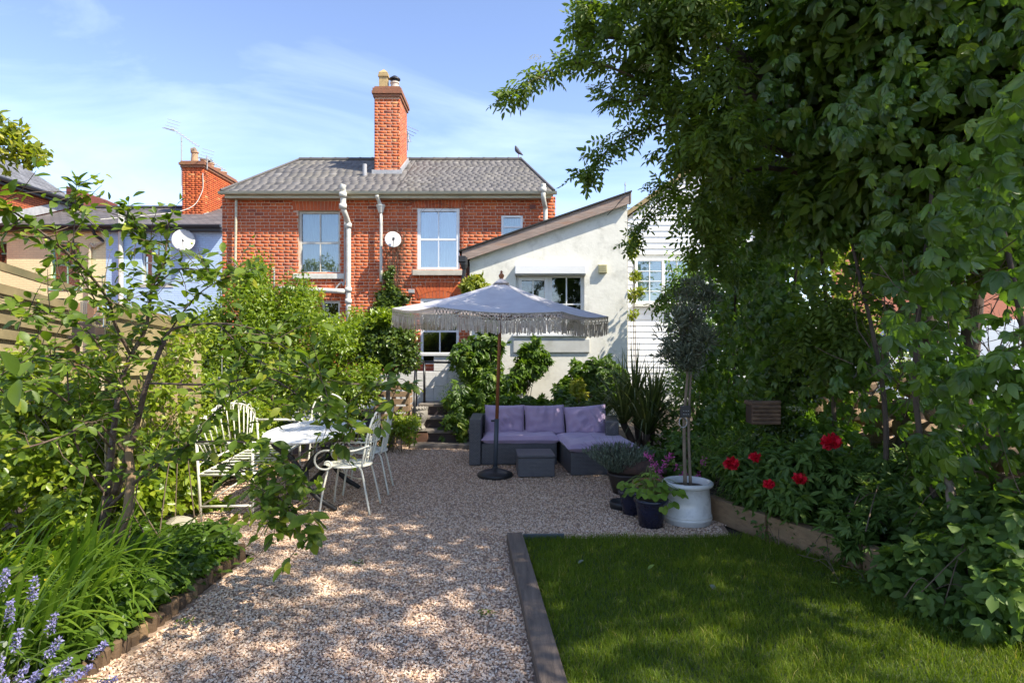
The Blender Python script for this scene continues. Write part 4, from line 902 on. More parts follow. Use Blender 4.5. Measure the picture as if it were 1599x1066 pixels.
# ------------------------------------------------------------------ garden furniture and objects
def box_uv(o):
    me = o.data; uv = me.uv_layers.new(name='UVMap')
    for p in me.polygons:
        n = p.normal; ax = max(range(3), key=lambda k: abs(n[k]))
        for li in p.loop_indices:
            c = me.vertices[me.loops[li].vertex_index].co
            uv.data[li].uv = (c.y, c.z) if ax == 0 else ((c.x, c.z) if ax == 1 else (c.x, c.y))
    return o
def rattan():
    m, t, b = new_mat('grey_rattan'); N = t.nodes; L = t.links
    co = N.new('ShaderNodeTexCoord'); br = N.new('ShaderNodeTexBrick'); br.inputs['Scale'].default_value = 1; br.inputs['Brick Width'].default_value = .034; br.inputs['Row Height'].default_value = .0165; br.inputs['Mortar Size'].default_value = .0022; br.inputs['Mortar Smooth'].default_value = .6
    br.inputs['Color1'].default_value = (.15, .152, .165, 1); br.inputs['Color2'].default_value = (.115, .118, .13, 1); br.inputs['Mortar'].default_value = (.03, .03, .033, 1)
    L.new(co.outputs['UV'], br.inputs['Vector']); L.new(br.outputs['Color'], b.inputs['Base Color'])
    bp = N.new('ShaderNodeBump'); bp.invert = True; bp.inputs['Strength'].default_value = .9; bp.inputs['Distance'].default_value = .006; L.new(br.outputs['Fac'], bp.inputs['Height']); L.new(bp.outputs[0], b.inputs['Normal']); b.inputs['Roughness'].default_value = .45
    return m
M_rat = rattan()
M_cush = mat('lilac_fabric', (.46, .36, .53), (.40, .31, .47), .9, 3, bump=.5, bscale=7, sheen=.3)
def pillow(name, parent, M, w, h, t, mat_, label=None, seed=0, flat=4):
    """stuffed cushion: width x, height y, thickness z in the frame M, with creases and a piped edge"""
    r_ = random.Random(seed); n = 26; q = MB(); vs_ = []
    cr = [(r_.uniform(-.85, .85), r_.uniform(-.85, .85), r_.uniform(0, 3.14), r_.uniform(7, 15), r_.uniform(.3, 1)) for _ in range(9)]
    for sg in (1, -1):
        for j in range(n+1):
            for i in range(n+1):
                u = -1+2*i/n; v = -1+2*j/n
                e = max(0, (1-abs(u)**flat))**.45*max(0, (1-abs(v)**flat))**.45
                z = t/2*e
                for cx, cy, a, f, am in cr:
                    dd = (u-cx)*math.cos(a)+(v-cy)*math.sin(a); z += t*.10*am*math.sin(dd*f)*e*math.exp(-((u-cx)**2+(v-cy)**2)*1.5)
                pull = 1-.05*(1-abs(v)**2)*abs(u)**3-.0; pu2 = 1-.05*(1-abs(u)**2)*abs(v)**3
                vs_.append(M @ Vector((u*w/2*pull, v*h/2*pu2, sg*z)))
    m1 = n+1; fs = []
    for s_ in (0, 1):
        o_ = s_*m1*m1
        for j in range(n):
            for i in range(n):
                f = (o_+j*m1+i, o_+j*m1+i+1, o_+(j+1)*m1+i+1, o_+(j+1)*m1+i); fs.append(f if s_ == 0 else f[::-1])
    q.add(vs_, fs); o = q.build(name, mat_, parent, smooth=True, label=label, fix=False)
    ring = []
    for k in range(4*n):
        s_, i = divmod(k, n); u, v = [(-1+2*i/n, -1), (1, -1+2*i/n), (1-2*i/n, 1), (-1, 1-2*i/n)][s_]
        pull = 1-.05*(1-abs(v)**2)*abs(u)**3; pu2 = 1-.05*(1-abs(u)**2)*abs(v)**3; ring.append(M @ Vector((u*w/2*pull, v*h/2*pu2, 0)))
    ring.append(ring[0]); pb = MB(); pb.tube(ring, .007, 6, cap=False); pb.build('piping', mat_, o, smooth=True)
    return o
def sofa():
    x0, y0 = -.55, 8.04
    F = thing('corner_sofa', 'dark grey rattan corner sofa with lilac cushions on the gravel', 'sofa', (.4, 8.2, 0))
    def part(name, a, **k): q = MB(); q.box(*a, m=k.pop('m', None)); o = q.build(name, M_rat, F, bevel=.012, **k); box_uv(o); return o
    part('arm', (x0, x0+.15, y0, y0+.74, .012, .60)); part('backrest', (x0+.152, 1.24, y0+.60, y0+.74, .012, .60)); part('seat_base', (x0+.152, .58, y0+.05, y0+.598, .012, .285))
    Mr = Matrix.Translation((1.33, 8.42, 0)) @ Matrix.Rotation(R(-7), 4, 'Z'); part('arm', (-.085, .085, -.36, .36, .012, .57), m=Mr)
    Mc = Matrix.Translation((.70, 7.44, 0)) @ Matrix.Rotation(R(6), 4, 'Z'); part('chaise_base', (0, .76, 0, 1.0, .012, .285), m=Mc)
    M = Matrix.Translation
    pillow('seat_cushion', F, M((.11, y0+.31, .335)), 1.02, .60, .115, M_cush, 'long thin lilac seat cushion', 3, 10)
    pillow('seat_cushion', F, Mc @ M((.385, .44, .335)), .86, 1.0, .12, M_cush, 'large square lilac cushion on the chaise end', 4, 10)
    for k, (cx, cy, rz, tl, wd) in enumerate(((-.10, y0+.50, 0, 66, .535), (.445, y0+.49, 2, 64, .54), (1.0, y0+.45, -4, 60, .56))):
        pillow('back_cushion', F, M((cx, cy, .52)) @ Matrix.Rotation(R(rz), 4, 'Z') @ Matrix.Rotation(R(tl+8), 4, 'X') @ Matrix.Rotation(R([0, 1, 5][k]), 4, 'Z'), wd, .43, .24, M_cush, ['lilac back cushion beside the left arm', 'middle lilac back cushion', 'tilted lilac back cushion at the right end'][k], 10+k, 3)
    O = thing('rattan_stool', 'low grey rattan cube table standing before the corner sofa', 'table', (.28, 7.6, 0))
    Mo = Matrix.Translation((.275, 7.58, 0)) @ Matrix.Rotation(R(3), 4, 'Z')
    q = MB(); q.box(-.215, .215, -.235, .235, .015, .235, m=Mo); box_uv(q.build('body', M_rat, O, bevel=.01)); q = MB(); q.box(-.222, .222, -.242, .242, .237, .268, m=Mo); box_uv(q.build('top', M_rat, O, bevel=.01))
    for sx in (-.18, .18):
        for sy in (-.2, .2): q = MB(); q.lathe([(.02, 0), (.02, .014)], Mo @ Vector((sx, sy, .001)), 10); q.build('foot', M_black, O)
sofa()
# ------------------------------------------------------------------ fringed parasol
def parasol():
    bx, by = -.20, 7.42; U = thing('garden_parasol', 'white six-sided garden parasol with long macrame fringe and wooden pole', 'parasol', (bx, by, 0))
    q = MB(); q.lathe([(.205, 0), (.215, .02), (.205, .045), (.13, .075), (.05, .085), (.035, .11), (.03, .12)], (bx, by, .004), 32); q.build('base', mat('black_cast', (.02, .02, .021), rough=.45, bump=.2, bscale=60), U, smooth=True)
    top = Vector((bx+.075, by+.0, 2.36)); b0 = Vector((bx, by, .1)); mid = b0.lerp(top, .26)
    q = MB(); q.tube([b0, mid], .028, 14); q.build('sleeve', mat('slate_blue_sleeve', (.06, .075, .095), rough=.4), U, smooth=True)
    kn = b0.lerp(top, .25); q = MB(); q.tube([kn+Vector((-.028, -.01, 0)), kn+Vector((-.065, -.02, 0))], .012, 8); q.build('clamp_screw', M_black, U)
    q = MB(); q.tube([mid-Vector((0, 0, .05)), top-Vector((0, 0, .03))], .021, 14); q.build('pole', mat('varnished_pole', (.30, .115, .045), (.22, .08, .03), .35, 5, stretch=(8, 8, .6)), U, smooth=True)
    q = MB(); q.lathe([(.035, 0), (.045, .012), (.02, .03), (.03, .055), (.034, .07), (.02, .09), (.012, .10), (.017, .115), (.0, .13)], top-Vector((0, 0, .05)), 14); q.build('finial', MATS['varnished_pole'], U, smooth=True)
    m, t, b = new_mat('parasol_canvas'); b.inputs['Base Color'].default_value = (.74, .72, .74, 1); b.inputs['Roughness'].default_value = .9
    nz = t.nodes.new('ShaderNodeTexNoise'); nz.inputs['Scale'].default_value = 7; r_ = ramp(t, [(.3, (.66, .64, .67)), (.7, (.78, .765, .78))]); co = t.nodes.new('ShaderNodeTexCoord'); t.links.new(co.outputs['Object'], nz.inputs['Vector']); t.links.new(nz.outputs['Fac'], r_.inputs[0]); t.links.new(r_.outputs[0], b.inputs['Base Color'])
    tr = t.nodes.new('ShaderNodeBsdfTranslucent'); tr.inputs[0].default_value = (.75, .62, .56, 1); ms = t.nodes.new('ShaderNodeMixShader'); ms.inputs[0].default_value = .3; t.links.new(b.outputs[0], ms.inputs[1]); t.links.new(tr.outputs[0], ms.inputs[2]); t.links.new(ms.outputs[0], t.nodes['Material Output'].inputs[0])
    ap = top-Vector((0, 0, .055)); Rr = 1.275; rz = 1.945
    tilt = Matrix.Translation(ap) @ Matrix.Rotation(R(2.2), 4, 'Y') @ Matrix.Rotation(R(1.0), 4, 'X') @ Matrix.Translation(-ap)
    def vert(k): a = R(60*k); return tilt @ Vector((ap.x+Rr*math.cos(a), ap.y+Rr*math.sin(a), rz))
    canopy = None; n = 10
    for k in range(6):
        A, Bv = vert(k), vert(k+1); q = MB(); vs_ = []; fs = []
        for i in range(n+1):
            f = i/n
            for j in range(n+1):
                g = j/n; p = ap.lerp(A.lerp(Bv, g), f); sag = -.05*math.sin(math.pi*f)*(1-.3*abs(2*g-1)) - .035*f*math.sin(math.pi*g); vs_.append(p+Vector((0, 0, sag)))
        for i in range(n):
            for j in range(n): fs.append((i*(n+1)+j, (i+1)*(n+1)+j, (i+1)*(n+1)+j+1, i*(n+1)+j+1))
        q.add(vs_, fs); o = q.build('canopy_panel', m, U, smooth=True, fix=False)
        # rib and strut under the seam
        q = MB(); q.tube([ap-Vector((0, 0, .06)), ap.lerp(A, .5)-Vector((0, 0, .075)), A-Vector((0, 0, .012))], .012, 6); rb = q.build('rib', mat('rib_wood', (.16, .08, .04), rough=.5), U)
        q = MB(); q.tube([Vector((ap.x-.01, ap.y, 1.83)), ap.lerp(A, .52)-Vector((0, 0, .085))], .009, 6); q.build('strut', MATS['rib_wood'], U)
        # macrame fringe along this edge
        M_fr = MATS.get('fringe_cotton')
        if M_fr is None:
            M_fr = leafmat('fringe_cotton', [(0, (.50, .44, .37)), (1, (.66, .60, .52))], .35, .9, .1, (1.1, 1.02, .9))
        e = A.lerp(Bv, .5); L = (Bv-A).length; ns = int(L/.0165); V = []; Fq = []; ti = []
        ed = (Bv-A).normalized(); on = Vector((ed.y, -ed.x, 0))
        def ribbon(p, s_, w_, tw):
            d = (ed*math.cos(tw)+on*math.sin(tw))*w_/2; i0 = len(V); V.extend([p-d, p+d, s_+d, s_-d]); Fq.append((i0, i0+1, i0+2, i0+3)); ti.extend([random.random()]*4)
        edge = lambda g: A.lerp(Bv, g)+Vector((0, 0, -.035*math.sin(math.pi*g)))
        for s_ in range(ns):
            g = (s_+.5)/ns; p = edge(g); tw = random.uniform(-.5, .5)
            a = p-Vector((0, 0, .075)); ln = random.uniform(.125, .155); sw = ed*random.gauss(0, .008)+on*random.gauss(0, .006)
            mid_ = a-Vector((0, 0, ln*.5))+sw*.4; ribbon(a, mid_, .013, tw*.5); ribbon(mid_, a-Vector((0, 0, ln))+sw, .0145, tw*.5+.3)
        nd = int(L/.033)
        for s_ in range(nd):
            g0, g1, gm = s_/nd, (s_+1)/nd, (s_+.5)/nd
            for r__ in range(2):
                za, zb = -.004-.036*r__, -.004-.036*(r__+1)
                for g_, g2 in ((g0, gm), (g1, gm), (gm, g0), (gm, g1)):
                    if (g_ in (g0, g1)) == (r__ == 0): ribbon(edge(g_)+Vector((0, 0, za)), edge(g2)+Vector((0, 0, zb)), .0115, 0)
        # solid heading band of the fringe
        for s_ in range(12):
            p, p2 = edge(s_/12), edge((s_+1)/12); i0 = len(V); V.extend([p, p2, p2-Vector((0, 0, .012)), p-Vector((0, 0, .012))]); Fq.append((i0, i0+1, i0+2, i0+3)); ti.extend([.5]*4)
        V2 = np.array([tuple(v+on*.006) for v in V]); me = np_mesh('fringe', V2, np.array(Fq), None, np.array(ti), M_fr); o = bpy.data.objects.new('fringe', me); COL.objects.link(o); attach(o, U); o['kind'] = 'stuff'
    q = MB(); q.lathe([(.10, -.045), (.06, -.012), (.025, .012)], ap+Vector((0, 0, .02)), 12); q.build('cap', m, U, smooth=True)
parasol()
# ------------------------------------------------------------------ white metal seats and table
M_wm = mat('white_metal_paint', (.74, .73, .63), (.62, .61, .50), .5, 12, bump=.1, dirt=((.40, .32, .18), 6, .5))
def spiral(c, ux, uy, r0, turns, a0=0, n=20):
    return [Vector(c)+Vector(ux)*(r0*(1-.8*k/n)*math.cos(a0+turns*2*math.pi*k/n))+Vector(uy)*(r0*(1-.8*k/n)*math.sin(a0+turns*2*math.pi*k/n)) for k in range(n+1)]
def scroll_chair():
    LOCAL[0] = True
    C = thing('scroll_chair', '', 'chair')                     # faces +x
    t = lambda name, pts, r=.0085, k=6, par=C, sm=True: (lambda q: (q.tube(catmull(pts, k) if k else pts, r, 7), q.build(name, M_wm, par, smooth=True))[1])(MB())
    q = MB(); q.lathe([(.0, .428), (.20, .428), (.215, .432), (.215, .442), (.19, .447), (.0, .447)], (0, 0, 0), 28); seat = q.build('seat', M_wm, C)
    seat.scale = (1.02, 1, 1)
    for k in range(5):
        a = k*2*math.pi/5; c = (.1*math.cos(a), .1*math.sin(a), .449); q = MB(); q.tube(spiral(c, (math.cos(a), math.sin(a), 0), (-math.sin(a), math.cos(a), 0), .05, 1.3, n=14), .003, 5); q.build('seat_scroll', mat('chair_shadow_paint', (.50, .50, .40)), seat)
    for sy in (-1, 1):
        t('leg', [(.13, sy*.15, .43), (.15, sy*.18, .40), (.19, sy*.20, .2), (.215, sy*.215, .006)], .010)
        t('leg', [(-.14, sy*.15, .43), (-.17, sy*.17, .38), (-.21, sy*.19, .2), (-.25, sy*.205, .006)], .010)
        t('arm', [(-.245, sy*.20, .64), (-.12, sy*.235, .60), (.02, sy*.25, .595), (.16, sy*.245, .60), (.235, sy*.24, .56), (.25, sy*.235, .49), (.21, sy*.23, .435), (.14, sy*.225, .425), (.10, sy*.222, .455), (.12, sy*.222, .495), (.155, sy*.225, .49), (.165, sy*.225, .465)], .0095)
    bk = lambda y, z: (-.17-.20*(z-.43)-.0, y, z)
    hoop = [bk(-.19, .43), bk(-.205, .60), bk(-.20, .74), bk(-.15, .86), bk(-.07, .915), bk(0, .93), bk(.07, .915), bk(.15, .86), bk(.20, .74), bk(.205, .60), bk(.19, .43)]
    H = t('backrest', hoop, .010); Bu = (-.2, 0, 1)
    for y in (-.11, .11): t('back_bar', [bk(y*.9, .43), bk(y, .6), bk(y, .75), bk(y*.8, .885)], .006, par=H)
    for sy in (-1, 1):
        for zc, rr, st in ((.80, .055, 0), (.68, .06, 2), (.55, .05, 4)):
            q = MB(); q.tube(spiral(bk(sy*.052, zc), (0, sy, 0), Bu, rr, 1.4, st), .005, 5); q.build('back_scroll', M_wm, H)
    t('back_bar', [bk(0, .45), bk(0, .6), bk(0, .9)], .005, par=H)
    t('stretcher', [(.16, -.19, .33), (-.05, 0, .30), (-.19, .18, .33)], .005)
    LOCAL[0] = False; return C
c0 = scroll_chair(); c0['group'] = 'white scroll-back garden armchairs'
labels = ['white scroll-back metal armchair nearest the camera at the garden table', 'white scroll-back metal armchair nearest the steps at the garden table', 'white scroll-back metal armchair on the far side of the garden table']
for i, (x, y, rz) in enumerate(((-1.55, 5.98, 178), (-1.55, 6.72, 184), (-2.28, 7.75, -78))):
    c = c0 if i == 0 else copy_tree(c0); c.location = (x, y, .002); c.rotation_euler = (0, 0, R(rz)); c['label'] = labels[i]
def bench():
    LOCAL[0] = True; B = thing('metal_bench', 'white metal garden bench with arched sunburst back before the fence', 'bench')     # faces +x, long in y, 1.3 m
    L = .84
    def bar(name, a, c, r=.011, par=B): q = MB(); q.tube([a, c], r, 7); return q.build(name, M_wm, par, smooth=True)
    for y in (-L, L):
        bar('leg', (.22, y, .004), (.22, y, .70), .013); bar('leg', (-.22, y, .004), (-.26, y, .72), .013); bar('arm', (-.26, y, .70), (.25, y, .695), .014); bar('stretcher', (-.22, y, .14), (.22, y, .14), .011); bar('seat_rail', (-.23, y, .42), (.23, y, .42), .012)
        bar('brace', (-.2, y, .16), (.18, y, .40), .007)
    bar('seat_rail', (.23, -L, .42), (.23, L, .42), .013); bar('seat_rail', (-.23, -L, .42), (-.23, L, .42), .013)
    for k in range(11): y = -L+.08+k*(2*L-.16)/10; q = MB(); q.box(-.225, .225, y-.022, y+.022, .434, .440); q.build('seat_slat', M_wm, B)
    bx = lambda z: -.245-.12*(z-.42)
    bar('back_rail', (bx(.50), -L, .50), (bx(.5), L, .50)); q = MB(); arch = [(bx(.72+.24*math.cos(a)), L*math.sin(a), .70+.26*math.cos(a)) for a in np.linspace(-1.57, 1.57, 25)]; q.tube(arch, .012, 7); H = q.build('backrest', M_wm, B, smooth=True)
    for k in range(13):
        a = -1.35+2.7*k/12; e = (bx(.72+.24*math.cos(a)), L*math.sin(a), .70+.26*math.cos(a)); s_ = (bx(.5), L*.8*math.sin(a)*.9, .50); bar('back_spoke', s_, e, .007, H)
    for k in range(9):
        a = -1.2+2.4*k/8; q = MB(); q.tube([(bx(.8), L*math.sin(a)+.09*math.cos(b_), .66+.24*math.cos(a)+.09*math.sin(b_)) for b_ in np.linspace(0, math.pi, 9)], .006, 5); q.build('back_loop', M_wm, H)
    LOCAL[0] = False; B.location = (-2.60, 6.40, .002); B.rotation_euler = (0, 0, R(5))
bench()
def table():
    T = thing('garden_table', 'oval white slatted garden table on black cast-iron legs', 'table', (-1.97, 6.35, 0)); cx, cy = -1.97, 6.35; a, b = .44, .82
    n = 11; M_top = mat('table_white', (.78, .78, .76), (.66, .66, .63), .5, 6, stretch=(6, 1, 1), dirt=((.4, .38, .32), 4, .4))
    for k in range(n):
        x0 = -a+.02+(2*a-.04)*k/n; x1 = -a+.02+(2*a-.04)*(k+1)/n-.012; pts0 = []; q = MB(); ys0 = b*math.sqrt(max(.02, 1-(x0/a)**2)); ys1 = b*math.sqrt(max(.02, 1-(x1/a)**2))
        q.prism([(cx+x0, cy-ys0, .70), (cx+x1, cy-ys1, .70), (cx+x1, cy+ys1, .70), (cx+x0, cy+ys0, .70)], (0, 0, .018)); q.build('slat', M_top, T, bevel=.003)
    q = MB(); q.tube([(cx+a*math.cos(t_), cy+b*math.sin(t_), .705) for t_ in np.linspace(0, 2*math.pi, 49)], .016, 7, cap=False); q.build('rim', M_top, T, smooth=True)
    M_ci = mat('black_cast_iron', (.02, .02, .02), rough=.6, bump=.3)
    for y in (-.45, .45):
        for sx in (-1, 1):
            q = MB(); q.tube(catmull([(cx+sx*.03, cy+y, .40), (cx+sx*.12, cy+y, .52), (cx+sx*.25, cy+y, .60), (cx+sx*.30, cy+y, .68)], 5), [.028]*8+[.02]*8, 8); q.build('bracket', M_ci, T, smooth=True)
            q = MB(); q.tube(catmull([(cx+sx*.02, cy+y, .40), (cx+sx*.05, cy+y, .25), (cx+sx*.16, cy+y, .12), (cx+sx*.27, cy+y, .05), (cx+sx*.32, cy+y, .02)], 5), list(np.linspace(.035, .02, 21)), 8); q.build('leg', M_ci, T, smooth=True)
        q = MB(); q.tube([(cx-.3, cy+y, .685), (cx+.3, cy+y, .685)], .015, 6); q.build('bearer', M_ci, T)
    q = MB(); q.tube([(cx, cy-.45, .38), (cx, cy+.45, .38)], .02, 8); q.build('stretcher', M_ci, T)
table()
# ------------------------------------------------------------------ steps, rail, white wall and the things beside them
def steps():
    T = thing('garden_steps', 'short flight of dark timber steps up to the house', 'steps', (-1.1, 9.8, 0))
    M_st = mat('step_riser', (.075, .055, .05), (.045, .035, .032), .85, 8, bump=.3, stretch=(1, 1, 6)); M_tr = mat('step_tread', (.22, .19, .16), (.14, .12, .10), .9, 14, bump=.4)
    zs = [0, .06, .235, .41, .585]; ys = [9.35, 9.62, 9.90, 10.18]
    for k in range(4):
        q = MB(); y1 = 10.75 if k == 3 else ys[k+1]+.03
        if k: q.box(-1.50, -.62, ys[k]+.025, y1, zs[k]-.0 if k > 1 else .0, zs[k+1]-.045); st = q.build('riser', M_st, T)
        q = MB(); q.box(-1.52, -.60, ys[k], y1, (zs[k+1]-.044) if k else 0, zs[k+1]); q.build('tread', M_tr, T, bevel=.008)
    W = thing('white_garden_wall', 'low white painted wall behind the top of the steps', 'wall', (-1.2, 10.9, 0)); M_pb = MATS['painted_brick']
    z = .3; r_ = 0
    while z < 1.10:
        h = .262; x = -2.2+(.3 if r_ % 2 else 0)
        while x < -.3:
            a, c = max(x, -2.2), min(x+.55, -.3); q = MB(); q.box(a+.003, c-.003, 10.80, 10.98, z+.003, z+h-.003)
            if c-a > .04 and not (x < -1.75 and z > .9): q.build('block', M_pb, W, bevel=.006)
            x += .55
        z += h; r_ += 1
    q = MB(); q.box(-1.75, -.28, 10.77, 11.0, z+.0, z+.06); q.build('coping', M_pb, W, bevel=.01)
    q = MB(); q.box(-2.2, -.3, 10.82, 10.96, 0, 1.06); q.build('core', M_pb, W)
    Rl = thing('handrail', 'black metal handrail beside the timber steps', 'handrail', (-1.5, 9.8, 0)); M_bm = mat('black_metal', (.018, .018, .02), rough=.35)
    def tb(name, pts, r=.02, k=0): q = MB(); q.tube(catmull(pts, 5) if k else pts, r, 10); return q.build(name, M_bm, Rl, smooth=True)
    A = P(650, 572, 10.2); A2 = P(663, 565, 10.4); C = P(648, 606, 9.55)
    tb('post', [(A.x, 10.2, .5), A]); tb('post', [(A2.x, 10.42, .5), A2]); tb('post', [(C.x, 9.55, .06), C]); tb('rail', [C+Vector((0, 0, -.02)), A+Vector((0, -.02, .01)), A+Vector((.02, .05, .03)), A2], .022); tb('rail', [A2, P(722, 566, 10.4)], .02)
    tb('collar', [C-Vector((0, 0, .05)), C+Vector((0, 0, .02))], .032)
steps()
def stone_head():
    c = P(656, 655, 9.72); Hd = thing('stone_head', 'small carved stone head planter beside the steps', 'statue', (c.x, c.y, .25)); M_h = mat('carved_stone', (.34, .31, .26), (.22, .20, .17), .95, 22, bump=.8, bscale=50)
    x, y = c.x, c.y; z = .235
    q = MB(); q.box(x-.14, x+.14, y-.1, y+.14, 0, z-.002); q.build("plinth", mat('plinth_brick', (.20, .10, .06), (.12, .07, .05), .9, 10), Hd, bevel=.01)
    q = MB(); q.lathe([(.10, 0), (.085, .04), (.06, .08), (.085, .12), (.115, .18), (.125, .25), (.12, .31), (.10, .345), (.085, .35)], (x, y, z), 20); q.build('head', M_h, Hd, smooth=True)
    q = MB(); q.tube([(x, y-.118, z+.25), (x, y-.145, z+.205), (x, y-.125, z+.19)], [.012, .02, .012], 7); q.build('nose', M_h, Hd, smooth=True)
    for e in (-1, 1):
        q = MB(); q.lathe([(.0, -.012), (.018, -.006), (.02, 0), (.014, .008), (0, .01)], (x+e*.04, y-.112, z+.245), 9); q.build('eye', M_h, Hd, smooth=True)
        q = MB(); q.tube(catmull([(x+e*.075, y-.095, z+.265), (x+e*.045, y-.12, z+.278), (x+e*.012, y-.122, z+.265)], 4), .011, 6); q.build('brow', M_h, Hd, smooth=True)
    q = MB(); q.tube(catmull([(x-.035, y-.108, z+.155), (x, y-.122, z+.152), (x+.035, y-.108, z+.155)], 4), .010, 6); q.build('mouth', M_h, Hd, smooth=True)
    for k in range(16):
        a = k/16*2*math.pi; cc = Vector((x+.115*math.cos(a), y+.115*math.sin(a), z+.32)); q = MB(); q.tube(spiral(cc, (math.cos(a)*.3, math.sin(a)*.3, 1), (-math.sin(a), math.cos(a), .0), .028, 1.2, n=9), .010, 6); q.build('curl', M_h, Hd, smooth=True)
stone_head()
def crate():
    x0, x1, y0, y1 = -2.14, -1.60, 9.72, 10.1; C = thing('pallet_crate', 'brown slatted pallet wood crate behind the bay tree', 'crate', (-1.87, 9.9, 0)); M_c = mat('pallet_wood', (.36, .24, .14), (.24, .16, .10), .85, 7, bump=.3, stretch=(.6, 6, 6))
    for k in range(6):
        z = .28+k*.115; q = MB(); q.box(x0, x1, y0, y0+.02, z, z+.085); q.build('plank', M_c, C, bevel=.003)
        q = MB(); q.box(x1-.02, x1, y0+.022, y1, z, z+.085); q.build('plank', M_c, C, bevel=.003)
    for xx in (x0+.03, (x0+x1)/2, x1-.05):
        q = MB(); q.box(xx, xx+.06, y0+.022, y0+.07, 0, .98); q.build('post', M_c, C)
    q = MB(); q.box(x0+.1, x0+.2, y0-.006, y0-.001, .66, .72); q.build('tag', mat('blue_tag', (.25, .50, .62), rough=.4), C)
crate()
def chiminea():
    c = Vector((-2.02, 8.75, 0)); C = thing('chiminea', 'black cast-iron chiminea standing behind the garden table', 'stove', c); M_ci = MATS['black_cast_iron']
    q = MB(); q.lathe([(.10, .16), (.17, .22), (.20, .32), (.19, .42), (.13, .50), (.10, .55), (.115, .57), (.10, .58)], c, 20); b_ = q.build('bowl', M_ci, C, smooth=True)
    q = MB(); q.tube([c+Vector((.0, -.17, .34)), c+Vector((0, -.21, .34))], .09, 16); q.build('door_ring', mat('rusty_iron', (.10, .055, .035), rough=.8), C)
    for k in range(3):
        a = k*2.09+.5; q = MB(); q.tube([c+Vector((.1*math.cos(a), .1*math.sin(a), .2)), c+Vector((.2*math.cos(a), .2*math.sin(a), .0))], .018, 7); q.build('leg', M_ci, C)
    q = MB(); q.tube(catmull([c+Vector((-.19, 0, .40)), c+Vector((-.27, 0, .44)), c+Vector((-.27, 0, .34)), c+Vector((-.19, 0, .30))], 4), .014, 6); q.build('handle', M_ci, C)
chiminea()
def barbecue():
    c = Vector((-2.75, 8.3, 0)); B = thing('barbecue', 'small grey box barbecue behind the garden table', 'barbecue', c); M_g = mat('grey_enamel', (.28, .29, .31), (.22, .23, .25), .35, 5)
    q = MB(); n = 10; q.prism([c+Vector((-.22, -.16+.32*k/n, .56+.13*math.sin(math.pi*k/n))) for k in range(n+1)], (.44, 0, 0)); q.build('lid', M_g, B, bevel=.006)
    q = MB(); q.box(c.x-.22, c.x+.22, c.y-.16, c.y+.16, .44, .556); q.build('firebox', M_black, B, bevel=.01)
    q = MB(); q.bar(c+Vector((-.05, -.1, .735)), c+Vector((.05, -.1, .735)), .03, .02); q.bar(c+Vector((-.04, -.1, .66)), c+Vector((-.04, -.1, .73)), .012, .012, up=(1, 0, 0)); q.bar(c+Vector((.04, -.1, .66)), c+Vector((.04, -.1, .73)), .012, .012, up=(1, 0, 0)); q.build('handle', M_paintw, B)
    for sx in (-.2, .2):
        for sy in (-.13, .13): q = MB(); q.tube([c+Vector((sx, sy, .45)), c+Vector((sx*1.1, sy*1.2, 0))], .012, 6); q.build('leg', M_g, B)
barbecue()
# ------------------------------------------------------------------ pots
def pot(name, label, c, prof, m, soil_z, soil_r, extra=None):
    T = thing(name, label, 'plant pot', c); q = MB(); q.lathe(prof, c, 36); q.build('pot', m, T, smooth=True)
    q = MB(); q.lathe([(soil_r, soil_z-.02), (soil_r, soil_z), (soil_r*.5, soil_z+.012), (0, soil_z+.015)], c, 20); q.build('compost', M_soil, T)
    return T
M_white = mat('white_glaze', (.68, .67, .63), (.60, .59, .55), .22, 6, spec=.6, dirt=((.16, .15, .13), 11, .35)); M_blue = mat('dark_blue_glaze', (.015, .018, .045), (.01, .011, .02), .25, 5, spec=.6)
WP = Vector((1.555, 5.56, 0))
T_wp = pot('white_pot', 'large round white glazed pot with a standard tree at the lawn corner', WP, [(.195, .004), (.205, .012), (.207, .045), (.214, .052), (.212, .062), (.205, .066), (.211, .074), (.209, .084), (.203, .088), (.198, .2), (.185, .315), (.192, .322), (.214, .330), (.222, .345), (.220, .362), (.208, .370), (.190, .368), (.178, .355), (.172, .31), (.168, .28), (0, .27)], M_white, .315, .172)
SP = Vector((1.20, 5.42, 0))
T_sp = pot('blue_pot', 'dark blue glazed pot with bright green strawberry plant by the lawn', SP, [(.085, .003), (.10, .012), (.125, .16), (.138, .215), (.148, .222), (.150, .245), (.138, .252), (.126, .24), (.12, .2), (0, .19)], M_blue, .225, .122)
pot('blue_pot', 'smaller dark blue pot behind the strawberry pot', Vector((1.12, 5.82, 0)), [(.08, .003), (.09, .01), (.115, .14), (.125, .19), (.135, .196), (.135, .215), (.122, .22), (.11, .2), (0, .17)], M_blue, .195, .11)
T_lv = pot('dark_pot', 'low dark pot of grey lavender in front of the chaise', Vector((1.20, 6.62, 0)), [(.12, .003), (.135, .01), (.18, .18), (.195, .20), (.195, .22), (.18, .22), (.17, .19), (0, .17)], mat('brown_pot', (.045, .035, .032), rough=.5), .2, .17)
pot('terracotta_pot_planter', 'terracotta pot half hidden behind the strawberry plant', Vector((1.33, 6.05, 0)), [(.10, .003), (.115, .01), (.15, .2), (.165, .21), (.168, .25), (.155, .255), (.145, .23), (0, .21)], mat('terracotta', (.36, .14, .07), (.28, .11, .06), .8, 8), .235, .145)
q = MB(); q.lathe([(.10, .003), (.12, .01), (.125, .06), (.115, .075), (.10, .06), (0, .04)], (1.06, 6.02, 0), 24); tag(q.build('pot_saucer', M_black, smooth=True), 'small black round saucer on the gravel beside the pots', 'saucer')
